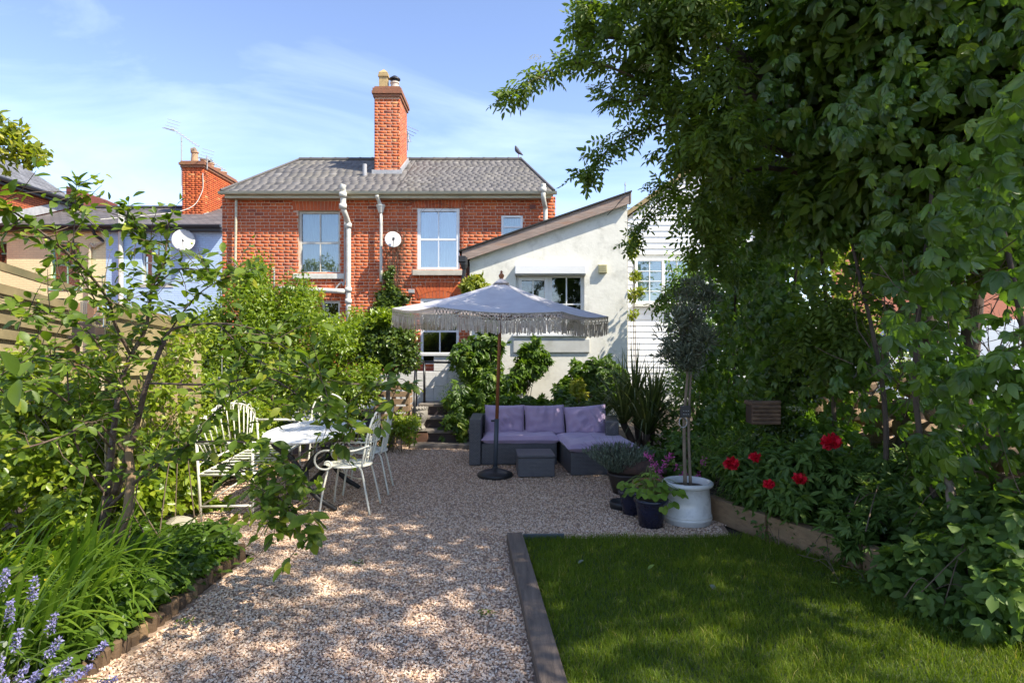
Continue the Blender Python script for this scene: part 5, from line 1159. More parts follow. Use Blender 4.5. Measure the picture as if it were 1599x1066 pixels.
q = MB(); pts = catmull([(1.05, 6.75, .24), (1.2, 6.55, .28), (1.42, 6.45, .30), (1.58, 6.4, .27)], 6); rr = list(np.interp(np.linspace(0, 1, len(pts)), [0, .2, .6, 1], [.015, .07, .085, .02])); q.tube(pts, rr, 9); dw = q.build('driftwood', mat('driftwood', (.13, .075, .055), (.06, .04, .035), .9, 12, bump=.9, bscale=25), smooth=True); tag(dw, 'weathered brown piece of driftwood lying across the low pots', 'wood')
# ------------------------------------------------------------------ log insect house, lanterns, solar lamp, stones
def insect_house():
    c = P(1190, 645, 5.9); I = thing('insect_house', 'small rustic log insect house hanging in the creeper', 'insect house', c); Ml = mat('bark_log', (.20, .125, .075), (.10, .065, .045), .9, 12, bump=.8, bscale=25)
    for k in range(5): q = MB(); q.tube([c+Vector((-.13, -.1+.0*k, -.075+.036*k)), c+Vector((.13, -.1, -.075+.036*k))], .019, 8); q.build('log', Ml, I)
    for k in range(5): q = MB(); q.tube([c+Vector((-.13, -.08+.04*k, .10)), c+Vector((.14, -.08+.04*k, .11-.006*k))], .02, 8); q.build('roof_log', Ml, I)
    q = MB(); q.box(c.x-.12, c.x+.12, c.y-.08, c.y+.08, c.z-.09, c.z+.085); q.build('box', mat('dark_hollow', (.05, .03, .02)), I)
insect_house()
def lantern(c, label, s=1.0):
    T = thing('glass_lantern', label, 'lantern', c); q = MB(); c = Vector(c)
    g, t, b = (MATS.get('lantern_glass'), None, None) if 'lantern_glass' in MATS else new_mat('lantern_glass')
    if t is not None: b.inputs['Transmission Weight'].default_value = 1; b.inputs['Roughness'].default_value = .02; b.inputs['Base Color'].default_value = (.95, .97, .95, 1); b.inputs['IOR'].default_value = 1.3
    q.lathe([(.0, -.05), (.03, -.048), (.055, -.03), (.062, 0), (.05, .03), (.03, .055), (.026, .10), (.032, .115), (.028, .115), (.022, .10), (.026, .056), (.046, .03), (.057, 0), (.05, -.028), (.028, -.044), (0, -.046)], c, 22); q.v = [tuple(c+(Vector(v)-c)*s) for v in q.v]; q.build('globe', MATS['lantern_glass'], T, smooth=True)
    q = MB(); q.tube([c+Vector((0, 0, .11*s)), c+Vector((0, 0, .30*s))], .0025, 5); q.lathe([(.03*s, .105*s), (.03*s, .125*s)], c, 14); q.build('hanger', M_grey, T)
lantern(P(160, 500, 4.35), 'clear glass globe lantern hanging in the upper fruit tree branches', 1.05)
lantern(P(347, 612, 4.9), 'clear glass globe lantern hanging lower, above the bench', .95)
c = WP+Vector((-.03, -.02, .99)); SL = thing('solar_lamp', 'small black solar lamp box clipped to the standard tree stem', 'lamp', c)
q = MB(); q.box(c.x-.045, c.x+.045, c.y-.04, c.y-.005, c.z-.055, c.z+.045); q.build('box', M_black, SL, bevel=.006)
for k in range(6): q = MB(); q.lathe([(.006, 0), (.006, .004)], (c.x-.02+.02*(k % 3), c.y-.044, c.z-.03+.03*(k//3)), 8); q.build('bulb', M_grey, SL)
q = MB(); q.tube([c+Vector((-.02+.035*math.cos(a), -.02, -.10+.045*math.sin(a))) for a in np.linspace(0, 6.28, 20)], .004, 5, cap=False); q.build('ring', M_lead, SL)
def rock(c, s, label, seed, m=None):
    import bmesh
    r_ = random.Random(seed); bm = bmesh.new(); bmesh.ops.create_icosphere(bm, subdivisions=3, radius=1)
    ph = [(Vector((r_.uniform(-1, 1), r_.uniform(-1, 1), r_.uniform(-1, 1))).normalized(), r_.uniform(.55, .85)) for _ in range(9)]
    for v in bm.verts:
        for n, d in ph:
            k = v.co.dot(n)
            if k > d: v.co -= n*(k-d)*.85
        v.co = Vector((v.co.x*s[0], v.co.y*s[1], v.co.z*s[2]))
    me = bpy.data.meshes.new('rock'); bm.to_mesh(me); bm.free(); me.materials.append(m or mat('garden_stone', (.48, .42, .32), (.30, .27, .21), .9, 7, bump=.7, bscale=20)); o = bpy.data.objects.new('garden_rock', me); COL.objects.link(o); o.location = c; o.rotation_euler = (0, 0, r_.random()*3)
    return tag(o, label, 'rock', 'stones of the left border')
rock(G(358, 858)+Vector((0, .0, .03)), (.17, .10, .06), 'flat pale stone at the end of the log edging', 1); rock(G(325, 852)+Vector((0, 0, .03)), (.08, .07, .07), 'rounded grey stone between the two flat stones of the border', 2); rock(G(285, 852)+Vector((0, 0, .02)), (.11, .08, .05), 'small dark stone left of the rounded border stone', 3); rock(P(258, 828, 4.9)+Vector((0, .2, -.02)), (.19, .14, .07), 'large flat sandstone slab under the bench end', 4)
# ------------------------------------------------------------------ beyond the right-hand trees: rubble wall, van, rendered house
def rubble():
    W = thing('rubble_wall', 'low broken rubble stone wall under the right-hand trees', 'wall', (3.6, 5.4, 0)); M_r = mat('rubble_stone', (.40, .28, .17), (.24, .17, .11), .95, 7, bump=.8, bscale=18)
    import bmesh; r_ = random.Random(5); protos = []
    for k in range(6):
        bm = bmesh.new(); bmesh.ops.create_icosphere(bm, subdivisions=2, radius=1)
        ph = [(Vector((r_.uniform(-1, 1), r_.uniform(-1, 1), r_.uniform(-1, 1))).normalized(), r_.uniform(.5, .8)) for _ in range(8)]
        for v in bm.verts:
            for n, d in ph:
                kk = v.co.dot(n)
                if kk > d: v.co -= n*(kk-d)*.9
        me = bpy.data.meshes.new('stone'); bm.to_mesh(me); bm.free(); me.materials.append(M_r); protos.append(me)
    for row in range(6):
        s_ = 0
        while s_ < 5.2:
            w_ = r_.uniform(.13, .24); y = 3.2+s_+w_/2; x = 3.55+.12*math.sin(y*1.3)+r_.uniform(-.05, .05); z = .22+row*.19+r_.uniform(-.02, .02)
            if row < 4 or r_.random() < .5-.1*(row-4):
                o = bpy.data.objects.new('stone', r_.choice(protos)); COL.objects.link(o); o.location = (x, y, z); o.scale = (.16, w_*.56, .115); o.rotation_euler = (r_.uniform(-.2, .2), r_.uniform(-.2, .2), r_.uniform(-.3, .3)); attach(o, W)
            s_ += w_
rubble()
def van():
    LOCAL[0] = True; V = thing('parked_van', 'white van parked beyond the right-hand hedge', 'van'); M_vw = mat('van_white', (.55, .60, .66), rough=.25, spec=.6, scale=2)
    prof = [(-2.4, .35), (-2.4, 1.9), (-2.25, 2.05), (1.0, 2.05), (1.25, 1.98), (1.85, 1.3), (2.45, 1.12), (2.55, .9), (2.55, .35)]
    q = MB(); q.prism([(x, -.9, z) for x, z in prof], (0, 1.8, 0)); q.build('body', M_vw, V, bevel=.05, seg=3)
    q = MB(); q.add([(1.30, -.8, 1.93), (1.30, .8, 1.93), (1.83, .8, 1.34), (1.83, -.8, 1.34)], [(0, 1, 2, 3)]); q.v = [(x+.015, y, z+.015) for x, y, z in q.v]; q.build('windscreen', M_glassd, V)
    q = MB(); q.prism([(.2, -.905, 1.25), (1.6, -.905, 1.25), (1.15, -.905, 1.85), (.2, -.905, 1.85)], (0, -.01, 0)); q.build('side_window', M_black, V)
    for x in (-1.6, 1.7):
        for y in (-.82, .82):
            q = MB(); q.tube([(x, y-.1, .34), (x, y+.1, .34)], .34, 22); wh = q.build('wheel', mat('tyre', (.02, .02, .02), rough=.9), V); q = MB(); q.tube([(x, y-.115, .34), (x, y+.115, .34)], .2, 16); q.build('rim', M_grey, wh)
    for y in (-.7, .7): q = MB(); q.box(2.52, 2.575, y-.14, y+.14, .85, 1.0); q.build('headlight', M_grey, V, bevel=.01)
    q = MB(); q.box(2.5, 2.62, -.88, .88, .36, .58); q.build('bumper', M_black, V, bevel=.02)
    LOCAL[0] = False; V.location = (9.9, 13.6, 0); V.rotation_euler = (0, 0, R(186))
van()
H = thing('orange_house', 'orange-red rendered house beyond the trees at the right', 'house', (13, 17, 0)); M_or = mat('orange_render', (.50, .20, .12), (.42, .16, .10), .9, 6, bump=.3)
q = wall_with_holes(8.8, 19, 0, 5.6, [(11.0, 12.0, 2.6, 4.0), (14, 15, 2.6, 4.0), (10.4, 11.4, 0, 2.1)], 17, 17.3); q.build('wall', M_or, H)
for a in (11.0, 14.0): window(H, a, a+1.0, 2.6, 4.0, 17.08, 2, 2, .06, M_pvc, M_glassd, True, None, (.06, .1, .08, M_paintw))
q = MB(); q.box(10.4, 11.4, 17.1, 17.16, 0, 2.1); q.build('door', mat('grey_door', (.2, .22, .24)), H); q = MB(); q.prism([(8.5, 16.7, 5.6), (8.5, 20.5, 7.6), (8.5, 24, 5.6)], (10.8, 0, 0)); q.build('roof', M_sl_far, H)
q = MB(); q.box(6.2, 19, 8.0, 24, -.015, -.004); tag(q.build('yard', mat('asphalt', (.09, .09, .09), (.06, .06, .06), .9, 20)), kind='structure')
# ------------------------------------------------------------------ vegetation
def nrm3(v): return np.array([tuple(v)])
UP = np.array([[0, 0, 1.0]]); SUNV = np.array([tuple(SD)])
M_lf_cherry = leafmat('cherry_leaf', [(0, (.06, .105, .018)), (.5, (.115, .185, .02)), (.85, (.19, .26, .03)), (1, (.34, .34, .03))], .45, .45, .4)
M_lf_creep = leafmat('creeper_leaf', [(0, (.06, .12, .02)), (.5, (.11, .20, .03)), (.85, (.15, .25, .035)), (1, (.26, .33, .04))], .45, .36, .6)
M_lf_elder = leafmat('elder_leaf', [(0, (.075, .12, .022)), (.5, (.125, .19, .03)), (.9, (.18, .25, .04)), (1, (.25, .29, .055))], .5, .5, .4)
M_lf_hedge = leafmat('hedge_leaf', [(0, (.08, .14, .012)), (.45, (.18, .26, .018)), (.85, (.27, .34, .025)), (1, (.38, .41, .05))], .4, .35, .5)
M_lf_bay = leafmat('bay_leaf', [(0, (.045, .08, .014)), (.5, (.09, .145, .022)), (1, (.18, .23, .035))], .3, .3, .55)
M_lf_olive = leafmat('olive_leaf', [(0, (.08, .095, .06)), (.5, (.14, .16, .10)), (1, (.24, .26, .18))], .25, .5, .4, (1.1, 1.15, .7))
M_lf_gold = leafmat('golden_leaf', [(0, (.14, .19, .02)), (.5, (.26, .30, .03)), (1, (.46, .42, .05))], .4, .45, .4)
M_lf_sword = leafmat('sword_leaf', [(0, (.05, .075, .025)), (.5, (.10, .13, .04)), (1, (.20, .22, .09))], .3, .45, .4)
M_lf_iris = leafmat('iris_leaf', [(0, (.07, .13, .016)), (.5, (.12, .21, .022)), (1, (.24, .33, .03))], .45, .4, .45)
M_lf_bed = leafmat('border_leaf', [(0, (.06, .11, .025)), (.5, (.11, .19, .04)), (.9, (.16, .24, .05)), (1, (.24, .3, .05))], .42, .5, .35)
M_lf_straw = leafmat('strawberry_leaf', [(0, (.10, .17, .02)), (.6, (.16, .26, .03)), (.95, (.22, .31, .04)), (1, (.65, .36, .02))], .35, .5, .35)
M_lf_lav = leafmat('lavender_leaf', [(0, (.10, .13, .09)), (.5, (.16, .20, .14)), (1, (.24, .27, .20))], .15, .7, .2, (1, 1, .8))
M_bark = mat('bark', (.13, .095, .07), (.06, .045, .035), .95, 9, bump=.9, bscale=22, stretch=(1, 1, .35))
M_barkch = mat('cherry_bark', (.16, .105, .08), (.075, .05, .04), .7, 12, bump=.6, bscale=30, stretch=(1, 1, 3), dirt=((.30, .26, .22), 7, .6))
M_twig = mat('twig', (.15, .11, .07), (.09, .065, .045), .9, 10); M_dead = mat('dead_twig', (.17, .12, .08), (.09, .065, .045), .95, 8)
T_ov = [t_leaf(.5, .12, .07, 1), t_leaf(.56, .2, .05, 1), t_leaf(.45, .05, .1, 1)]
T_ov0 = [t_leaf(.55, .1, .08, 0), t_leaf(.5, .2, .05, 0)]
T_big = [t_leaf(.55, .18, .07, 2, .05), t_leaf(.6, .3, .05, 2, .05), t_leaf(.5, .1, .1, 2, .05)]
T_pal = [t_palmate() for _ in range(4)]; T_pal2 = [t_palmate(.44, 5, 2) for _ in range(4)]
T_pin = [t_pinnate() for _ in range(4)]; T_pin5 = [t_pinnate(5, .46, .5) for _ in range(3)]
T_tri = [t_palmate(.6, 3, 1, .15) for _ in range(3)]; T_nar = [t_leaf(.2, .12, .03, 1), t_leaf(.24, .3, .03, 1)]
T_nar0 = [t_leaf(.22, .12, .04, 0), t_leaf(.18, .2, .04, 0)]
def sub(cl, k, f=.38, flat=1.0):
    """split big ellipsoids into leafy clumps near their surface"""
    o = []
    for c, r in cl:
        c = np.array(tuple(c)); r = np.array(r if hasattr(r, '__len__') else (r, r, r), float)
        for _ in range(k):
            d = rdir(1)[0]; q = rng.random()**.45*.82; s_ = f*(.7+.6*rng.random()); o.append((c+d*q*r, r*s_*np.array([1, 1, flat])))
    return o
def sample(cl, n):
    C = np.array([tuple(c) for c, r in cl]); Rr = np.array([np.array(r if hasattr(r, '__len__') else (r,)*3, float) for c, r in cl])
    wt = (Rr[:, 0]*Rr[:, 1]*Rr[:, 2])**(.7); k = rng.choice(len(cl), n, p=wt/wt.sum()); d = rdir(n); q = np.maximum(rng.random(n), rng.random(n))**.6
    return C[k]+d*q[:, None]*Rr[k], unit(d/Rr[k]), k
def orient(out, up=.6, rnd=.5, droop=.3, outw=.7):
    n = len(out); Z = unit(out*.5+UP*up+rdir(n)*rnd+SUNV*.15); X = unit(out*outw+rdir(n)*.8-UP*droop); return X, Z
def tints(n, k=None, base=.45, sd=.2):
    t_ = base+sd*rng.normal(size=n)
    if k is not None: t_ = t_+(rng.random(k.max()+1)-.5)[k]*.35
    return np.clip(t_, 0, .93)
def limbs(parent, paths, m, name='branch', n=7, stuff=False):
    for pth, r0, r1 in paths:
        q = MB(); pp = catmull(pth, 5) if len(pth) > 2 else [Vector(p) for p in pth]; q.tube(pp, list(np.linspace(r0, r1, len(pp))), n); q.build(name, m, parent, smooth=True)
def twigs(parent, segs, m, name='twigs'):
    """many thin twigs as one part; segs: (a, b, r)"""
    V = []; F = []
    for a, b_, r in segs:
        a = np.array(a); b_ = np.array(b_); d = b_-a; d = d/max(1e-6, np.linalg.norm(d)); u = np.cross(d, (0, 0, 1.0) if abs(d[2]) < .9 else (1.0, 0, 0)); u /= np.linalg.norm(u); w_ = np.cross(d, u)
        mid = (a+b_)/2+rng.normal(size=3)*.04*np.linalg.norm(b_-a); i = len(V)
        for p, s_ in ((a, 1), (mid, .75), (b_, .4)):
            for k in range(3): V.append(p+(u*math.cos(2.094*k)+w_*math.sin(2.094*k))*r*s_)
        for s_ in (0, 3):
            for k in range(3): F.append((i+s_+k, i+s_+(k+1) % 3, i+s_+3+(k+1) % 3, i+s_+3+k))
    me = np_mesh(name, np.array(V), np.array(F), None, None, m, True); o = bpy.data.objects.new(name, me); COL.objects.link(o); attach(o, parent); o['kind'] = 'stuff'
def bush(name, label, cat, base, cl, n, size, tm, m, k=14, f=.4, singles=0, up=.6, rnd=.5, droop=.3, base_t=.45, stem=None, group=None, flat=1.0, bulk='foliage', stemm=None, tsd=.2):
    T = thing(name, label, cat, base, group)
    cs = sub(cl, k, f, flat) if k else [(np.array(tuple(c)), r) for c, r in cl]
    Pn, out, kk = sample(cs, n); Pn[:, 2] = np.maximum(Pn[:, 2], .02); X, Z = orient(out, up, rnd, droop)
    leaves(T, tm, Pn, X, Z, size*(.65+.6*rng.random(n)), tints(n, kk, base_t, tsd), m, singles=singles, bulk=bulk)
    if stem:
        b0 = Vector(base)
        for j in range(stem[0]):
            c = cs[rng.integers(0, len(cs))][0]; a = b0+Vector((random.uniform(-1, 1)*stem[2], random.uniform(-1, 1)*stem[2], 0)); mid = a.lerp(Vector(c), .5)+Vector((0, 0, .1))
            q = MB(); pp = catmull([a, mid, Vector(c)], 4); q.tube(pp, list(np.linspace(stem[1], stem[1]*.3, len(pp))), 6); q.build('stem', stemm or M_twig, T, smooth=True)
    return T
def PX(x, y, d, r, rd=None):     # an ellipsoid seen at (x, y), r pixels in radius
    rr = r*d/FPX; return (P(x, y, d), (rr, rd or rr*1.1, rr))

# --- right: elder tree with overhanging branches
def elder():
    base = Vector((3.45, 5.75, .1)); T = thing('elder_tree', 'elder tree with arching branches reaching over the garden at upper right', 'tree', base)
    cl = [PX(945, 30, 5.41, 45), PX(985, 95, 5.41, 52), PX(1035, 45, 5.25, 70), PX(1040, 150, 5.49, 55), PX(1090, 110, 5.08, 75), PX(1075, 225, 5.66, 60), PX(1130, 205, 5.17, 80), PX(1105, 300, 5.74, 62), PX(1160, 300, 6.40, 80), PX(1180, 90, 5.90, 95), PX(1060, 0, 5.08, 80), PX(1150, -10, 5.80, 90), PX(1240, 20, 5.60, 110), PX(1010, -30, 5.25, 60), PX(1115, 385, 5.90, 45), PX(1230, 190, 6.00, 90),
          PX(1260, 520, 5.50, 60), PX(1320, 500, 5.20, 60), PX(1300, 560, 5.30, 55)]
    cl += [((2.9, 6.0, 5.9), (1.1, 1.4, .8)), ((3.5, 5.0, 6.2), (1.2, 1.4, .8)), ((3.9, 6.9, 5.6), (1.2, 1.3, .9)), ((3.2, 7.6, 5.0), (.9, .9, .8)), ((3.7, 5.8, 4.4), (1.2, 1.4, .9)), ((3.5, 7.2, 3.6), (1.0, 1.2, .8))]
    cs = sub(cl, 10, .42); n = 9000; vis_ = sub(cl[:-6], 9, .35); hid_ = [(c_, np.array(r_)*1.05) for c_, r_ in cl[-6:]]; A_ = sample(vis_, 4300); B_ = sample(hid_, 1500); Pn = np.concatenate([A_[0], B_[0]]); out = np.concatenate([A_[1], B_[1]]); k = np.concatenate([A_[2], B_[2]]); n = len(Pn); X, Z = orient(out, .5, .5, .45)
    S_ = .13+.08*rng.random(n)
    # sprays beyond the crown
    sprays = [[P(990, 120, 5.41), P(925, 97, 5.33), P(870, 105, 5.25), P(825, 130, 5.21), P(792, 152, 5.17)], [P(1060, 190, 5.66), P(1000, 205, 5.62), P(960, 225, 5.58), P(930, 255, 5.53), P(912, 278, 5.49)], [P(1080, 290, 6.84), P(1035, 310, 6.93), P(1000, 350, 7.02), P(985, 385, 7.11)], [P(960, 60, 5.41), P(925, 60, 5.41), P(905, 90, 5.37)], [P(950, 10, 5.41), P(915, 5, 5.41), P(900, 30, 5.41)], [P(1010, 150, 5.41), P(975, 160, 5.41), P(945, 145, 5.41)], [P(1110, 330, 6.57), P(1065, 300, 6.66), P(1020, 290, 6.75)], [P(1100, 440, 6.66), P(1060, 445, 6.75), P(1030, 470, 6.84)]]
    ep = []; eo = []; es = []
    for s_ in sprays:
        pp = catmull(s_, 8); m_ = len(pp)
        for i, p in enumerate(pp):
            if i < 4: continue
            for _ in range(4):
                ep.append(np.array(p)+rng.normal(size=3)*.035); t_ = np.array(pp[min(i+1, m_-1)]-pp[i-1]); eo.append(t_/np.linalg.norm(t_)*.5+rng.normal(size=3)*.5+np.array((0, 0, -.1))); es.append(.11+.06*random.random())
    Pn = np.concatenate([Pn, ep]); eo = unit(np.array(eo)); X = np.concatenate([X, eo]); Z = np.concatenate([Z, unit(UP+rng.normal(size=eo.shape)*.5)]); S_ = np.concatenate([S_, es]); n = len(Pn)
    ti = np.concatenate([tints(len(k), k, .42), np.clip(.55+.2*rng.normal(size=len(ep)), 0, .95)])
    leaves(T, T_pin, Pn, X, Z, S_, ti, M_lf_elder, name='leaf_spray', singles=300)
    # trunks and branches
    tr = [([base, P(1450, 560, 5.6), P(1428, 440, 5.6), P(1380, 300, 5.7), P(1290, 130, 5.9)], .10, .045), ([P(1440, 480, 5.6), P(1495, 350, 5.4), P(1530, 180, 5.2), P(1545, 0, 5.0)], .07, .04), ([base+Vector((.35, -.35, 0)), P(1520, 480, 5.1), P(1525, 330, 5.1), P(1490, 150, 5.3)], .085, .04)]
    limbs(T, tr, M_bark, 'trunk', 9)
    ends = [P(x, y, d*.83 if x < 1150 else d) for x, y, d in ((960, 40, 6.6), (1040, 50, 6.4), (1090, 110, 6.2), (1130, 205, 6.3), (1075, 225, 6.9), (1160, 300, 6.4), (1180, 90, 5.9), (1105, 300, 7), (1240, 20, 5.6), (1010, -30, 6.4))]
    limbs(T, [([P(1380-30*random.random(), 300+random.uniform(-60, 40), 5.7), P(1290, 200, 5.9).lerp(e, .5)+Vector((0, 0, random.uniform(-.1, .2))), e], .035, .01) for e in ends], M_bark)
    limbs(T, [(s_, .012, .004) for s_ in sprays], M_twig)
    # flat cream flower heads
    M_fl = leafmat('elder_flower', [(0, (.50, .46, .30)), (1, (.68, .64, .44))], .3, .9, .1, (1, 1, .8))
    fc = [P(a[0], a[1], a[2]*(.82 if a[0] < 1200 else 1)) for a in ((835, 95, 6.35), (870, 90, 6.4), (845, 128, 6.3), (935, 225, 6.75), (915, 250, 6.7), (925, 140, 6.5), (1010, 110, 6.2), (960, 55, 6.5), (1050, 190, 6.5), (1240, 640, 5.2), (1250, 645, 5.1), (980, 330, 7.7), (1110, 60, 5.9))]
    for c in fc:
        m_ = 60; a = rng.random(m_)*6.28; r_ = np.sqrt(rng.random(m_))*.06; Pf = np.stack([c.x+r_*np.cos(a), c.y+r_*np.sin(a), c.z+.03-r_*r_*3+rng.normal(size=m_)*.004], 1)
        me = cloud_mesh('flower_head', T_ov0, Pf, unit(rng.normal(size=(m_, 3))*np.array([1, 1, .2])), np.tile(UP, (m_, 1))+rng.normal(size=(m_, 3))*.2, np.full(m_, .014), rng.random(m_), M_fl); o = bpy.data.objects.new('flower_head', me); COL.objects.link(o); attach(o, T)
elder()
# --- a taller tree filling the upper right
def ash():
    base = Vector((4.3, 3.4, .1)); T = thing('overhanging_tree', 'tall leafy tree filling the upper right corner above the lawn', 'tree', base)
    cl = [PX(1330, 60, 4.9, 120), PX(1450, 90, 4.5, 130), PX(1560, 60, 4.2, 120), PX(1410, 220, 4.8, 110), PX(1540, 230, 4.4, 110), PX(1330, 260, 5.2, 100), PX(1470, 350, 4.9, 80), PX(1580, 350, 4.4, 80)]
    cl += [((3.0, 3.6, 5.6), (1.1, 1.2, .8)), ((4.0, 2.4, 6.3), (1.5, 1.5, 1.0)), ((5.2, 3.8, 6.8), (1.6, 1.6, 1.0)), ((4.6, 5.0, 7.3), (1.5, 1.4, .9)), ((3.4, 1.4, 5.6), (1.2, 1.2, .8)), ((4.8, .6, 6.6), (1.5, 1.4, 1.0)), ((6.2, 2.0, 7.6), (1.5, 1.6, .9)), ((5.9, 5.6, 7.4), (1.4, 1.6, .9)), ((4.9, 6.8, 6.6), (1.2, 1.2, .8)), ((5.0, 3.0, 4.4), (1.2, 1.4, 1.0)), ((3.6, -.4, 5.8), (1.2, 1.0, .8))]
    A_ = sample(sub(cl[:8], 10, .37), 3800); B_ = sample([(c_, np.array(r_)*1.1) for c_, r_ in cl[8:]], 3300); Pn = np.concatenate([A_[0], B_[0]]); out = np.concatenate([A_[1], B_[1]]); k = np.concatenate([A_[2], B_[2]]); n = len(Pn); X, Z = orient(out, .5, .5, .5)
    leaves(T, T_pin5, Pn, X, Z, .20+.10*rng.random(n), tints(n, k, .40), M_lf_elder, name='leaf_spray', singles=300)
    limbs(T, [([base, Vector((4.35, 3.5, 2)), Vector((4.3, 3.4, 4)), Vector((4.2, 3.2, 6.2))], .14, .06)], M_bark, 'trunk', 10)
    limbs(T, [([Vector((4.3, 3.4, 2.6+.4*j)), Vector((4.3, 3.4, 3.4+.4*j)).lerp(Vector(tuple(c)), .55)+Vector((0, 0, .3)), Vector(tuple(c))], .05, .012) for j, (c, r) in enumerate(cl[:14:1]) for j in [j % 5]], M_bark)
ash()
# --- virginia creeper over the right-hand boundary
def creeper():
    T = thing('virginia_creeper', 'dense virginia creeper covering the right-hand boundary beside the lawn', 'climber', (2.7, 5.2, .15))
    n0 = 19000; y = 2.7+6.2*rng.random(n0)**.85; z = .15+4.6*rng.random(n0)
    bul = .28*np.sin(y*2.1+1.0)*np.cos(z*1.7)+.18*np.sin(y*5.3+z*2.9)+.10*np.sin(z*6.1-y*3.3)
    x = 2.62+.02*(y-5)+bul-.20*np.maximum(0, z-1.8)*np.clip((7-y)/3, 0, 1)+np.abs(rng.normal(size=n0))*.25
    x += np.where((z < 1.2) & (y < 5.3), .25, 0)
    u = 800+x/y*FPX; v = 533-(z-CAMZ)/y*FPX
    dens = .5+.5*np.sin(y*3.1+.8*np.sin(z*2.3))*np.sin(z*2.7+1.1*np.sin(y*1.9)); keep = rng.random(n0) < .45+.65*dens
    hole = (((u-1455)/125)**2+((v-500)/62)**2 < 1) | (((u-1385)/60)**2+((v-640)/55)**2 < 1) | (((u-1530)/60)**2+((v-430)/60)**2 < 1)
    dark = (((u-1380)/130)**2+((v-270)/55)**2 < 1) | (((u-1290)/70)**2+((v-430)/45)**2 < 1)      # thin places: dead stems show
    keep &= ~(hole & (rng.random(n0) < .66)) & ~(dark & (rng.random(n0) < .72)) & (u < 1720)
    keep &= ~((u > 1390) & (v > 760) & (rng.random(n0) < .7))
    Pn = np.stack([x, y, z], 1)[keep]; n = len(Pn)
    out = unit(np.stack([-np.ones(n), -.55*np.ones(n), .15*np.ones(n)], 1)+rng.normal(size=(n, 3))*.35)
    X = unit(np.array([[-.15, -.1, -.9]])+rng.normal(size=(n, 3))*.45); Z = unit(out+UP*.35+rng.normal(size=(n, 3))*.25)
    leaves(T, T_pal2, Pn, X, Z, .05+.085*rng.random(n)**1.4, tints(n, None, .42, .24), M_lf_creep, singles=300)
    segs = []
    for _ in range(700):
        yy = random.uniform(2.9, 8.6); zz = random.uniform(.2, 4.2); a = (2.85+random.uniform(-.1, .5), yy, zz); segs.append((a, (a[0]+random.uniform(-.25, .1), yy+random.uniform(-.5, .5), zz+random.uniform(-.5, .5)), random.uniform(.002, .006)))
    for _ in range(260):
        p = P(random.uniform(1330, 1599), random.uniform(400, 600), random.uniform(4.0, 5.6)); segs.append((p, p+Vector((random.uniform(-.25, .25), random.uniform(-.3, .3), random.uniform(-.35, .35))), random.uniform(.002, .006)))
    twigs(T, segs, M_dead, 'stems')
    st = [([(2.9, yy, .1), (2.85+random.uniform(-.1, .1), yy+random.uniform(-.3, .3), 1.2), (2.8, yy+random.uniform(-.5, .5), 2.6)], .025, .012) for yy in (3.4, 4.1, 4.9, 5.6, 6.4, 7.2, 8.0)]
    limbs(T, st, M_bark, 'stem')
    # hanging curtain at the top
creeper()
# ivy on the old trunk, the pale dead branch in the bed, dead twigs in the hollow
bush('ivy_trunk', 'dark ivy clinging round the stump behind the insect house', 'climber', P(1235, 760, 6.0), [PX(1225, 600, 6.1, 50), PX(1240, 680, 6.0, 45), PX(1270, 560, 6.1, 55), PX(1215, 520, 6.4, 45)], 2600, .06, T_tri, M_lf_bay, 12, .45, base_t=.3)
def dead_branch():
    T = thing('dead_branch', 'bare grey dead branch lying in the bed at the right edge', 'branch', P(1500, 840, 3.9))
    limbs(T, [([P(1482, 740, 3.95), P(1488, 790, 3.9), P(1505, 850, 3.8)], .028, .032), ([P(1500, 850, 3.8), P(1550, 852, 3.7), P(1610, 838, 3.6)], .03, .04)], mat('grey_deadwood', (.26, .21, .16), (.16, .13, .10), .9, 9, bump=.6), 'limb', 8)
dead_branch()
bush('sunlit_shrub', 'sunlit yellow-green shrub glimpsed through the gap beyond the right-hand creeper', 'shrub', (4.9, 8.8, 0), [PX(1310, 425, 8.6, 62), PX(1280, 390, 8.4, 50), PX(1375, 420, 8.7, 50), PX(1340, 500, 8.5, 60), PX(1480, 410, 8.8, 36), PX(1420, 580, 8.0, 45)], 4200, .085, T_ov, M_lf_hedge, 14, .4, stem=(8, .02, .5), base_t=.65)
# tall evergreen shrub by the white wall, casting the streaked shade on it
bush('privet_shrub', 'tall evergreen shrub between the creeper and the white extension', 'shrub', (3.05, 10.3, 0), [((3.05, 10.4, 1.0), (.6, .7, 1.0)), ((3.15, 10.6, 2.2), (.55, .7, .9)), ((2.75, 9.6, .8), (.5, .6, .8)), ((3.4, 9.4, 2.0), (.6, .8, 1.4)), ((3.0, 9.0, 1.2), (.5, .6, .9)), ((3.3, 11.2, 2.6), (.5, .5, .7)), ((2.98, 11.5, 2.5), (.28, .3, .9)), ((3.1, 11.3, 1.4), (.35, .4, .8))], 10500, .075, T_ov, M_lf_creep, 14, .4, stem=(6, .03, .2), base_t=.5)
bush('golden_vine', 'bright yellow-green vine climbing the corner of the white weatherboards', 'climber', (2.42, 12.3, 0), [PX(988, 395, 12.4, 10), PX(993, 430, 12.4, 9), PX(990, 460, 12.4, 11), PX(988, 490, 12.4, 8), PX(992, 375, 12.4, 9), PX(1000, 452, 12.4, 8)], 900, .075, T_ov, M_lf_gold, 6, .6, stem=(3, .012, .05))
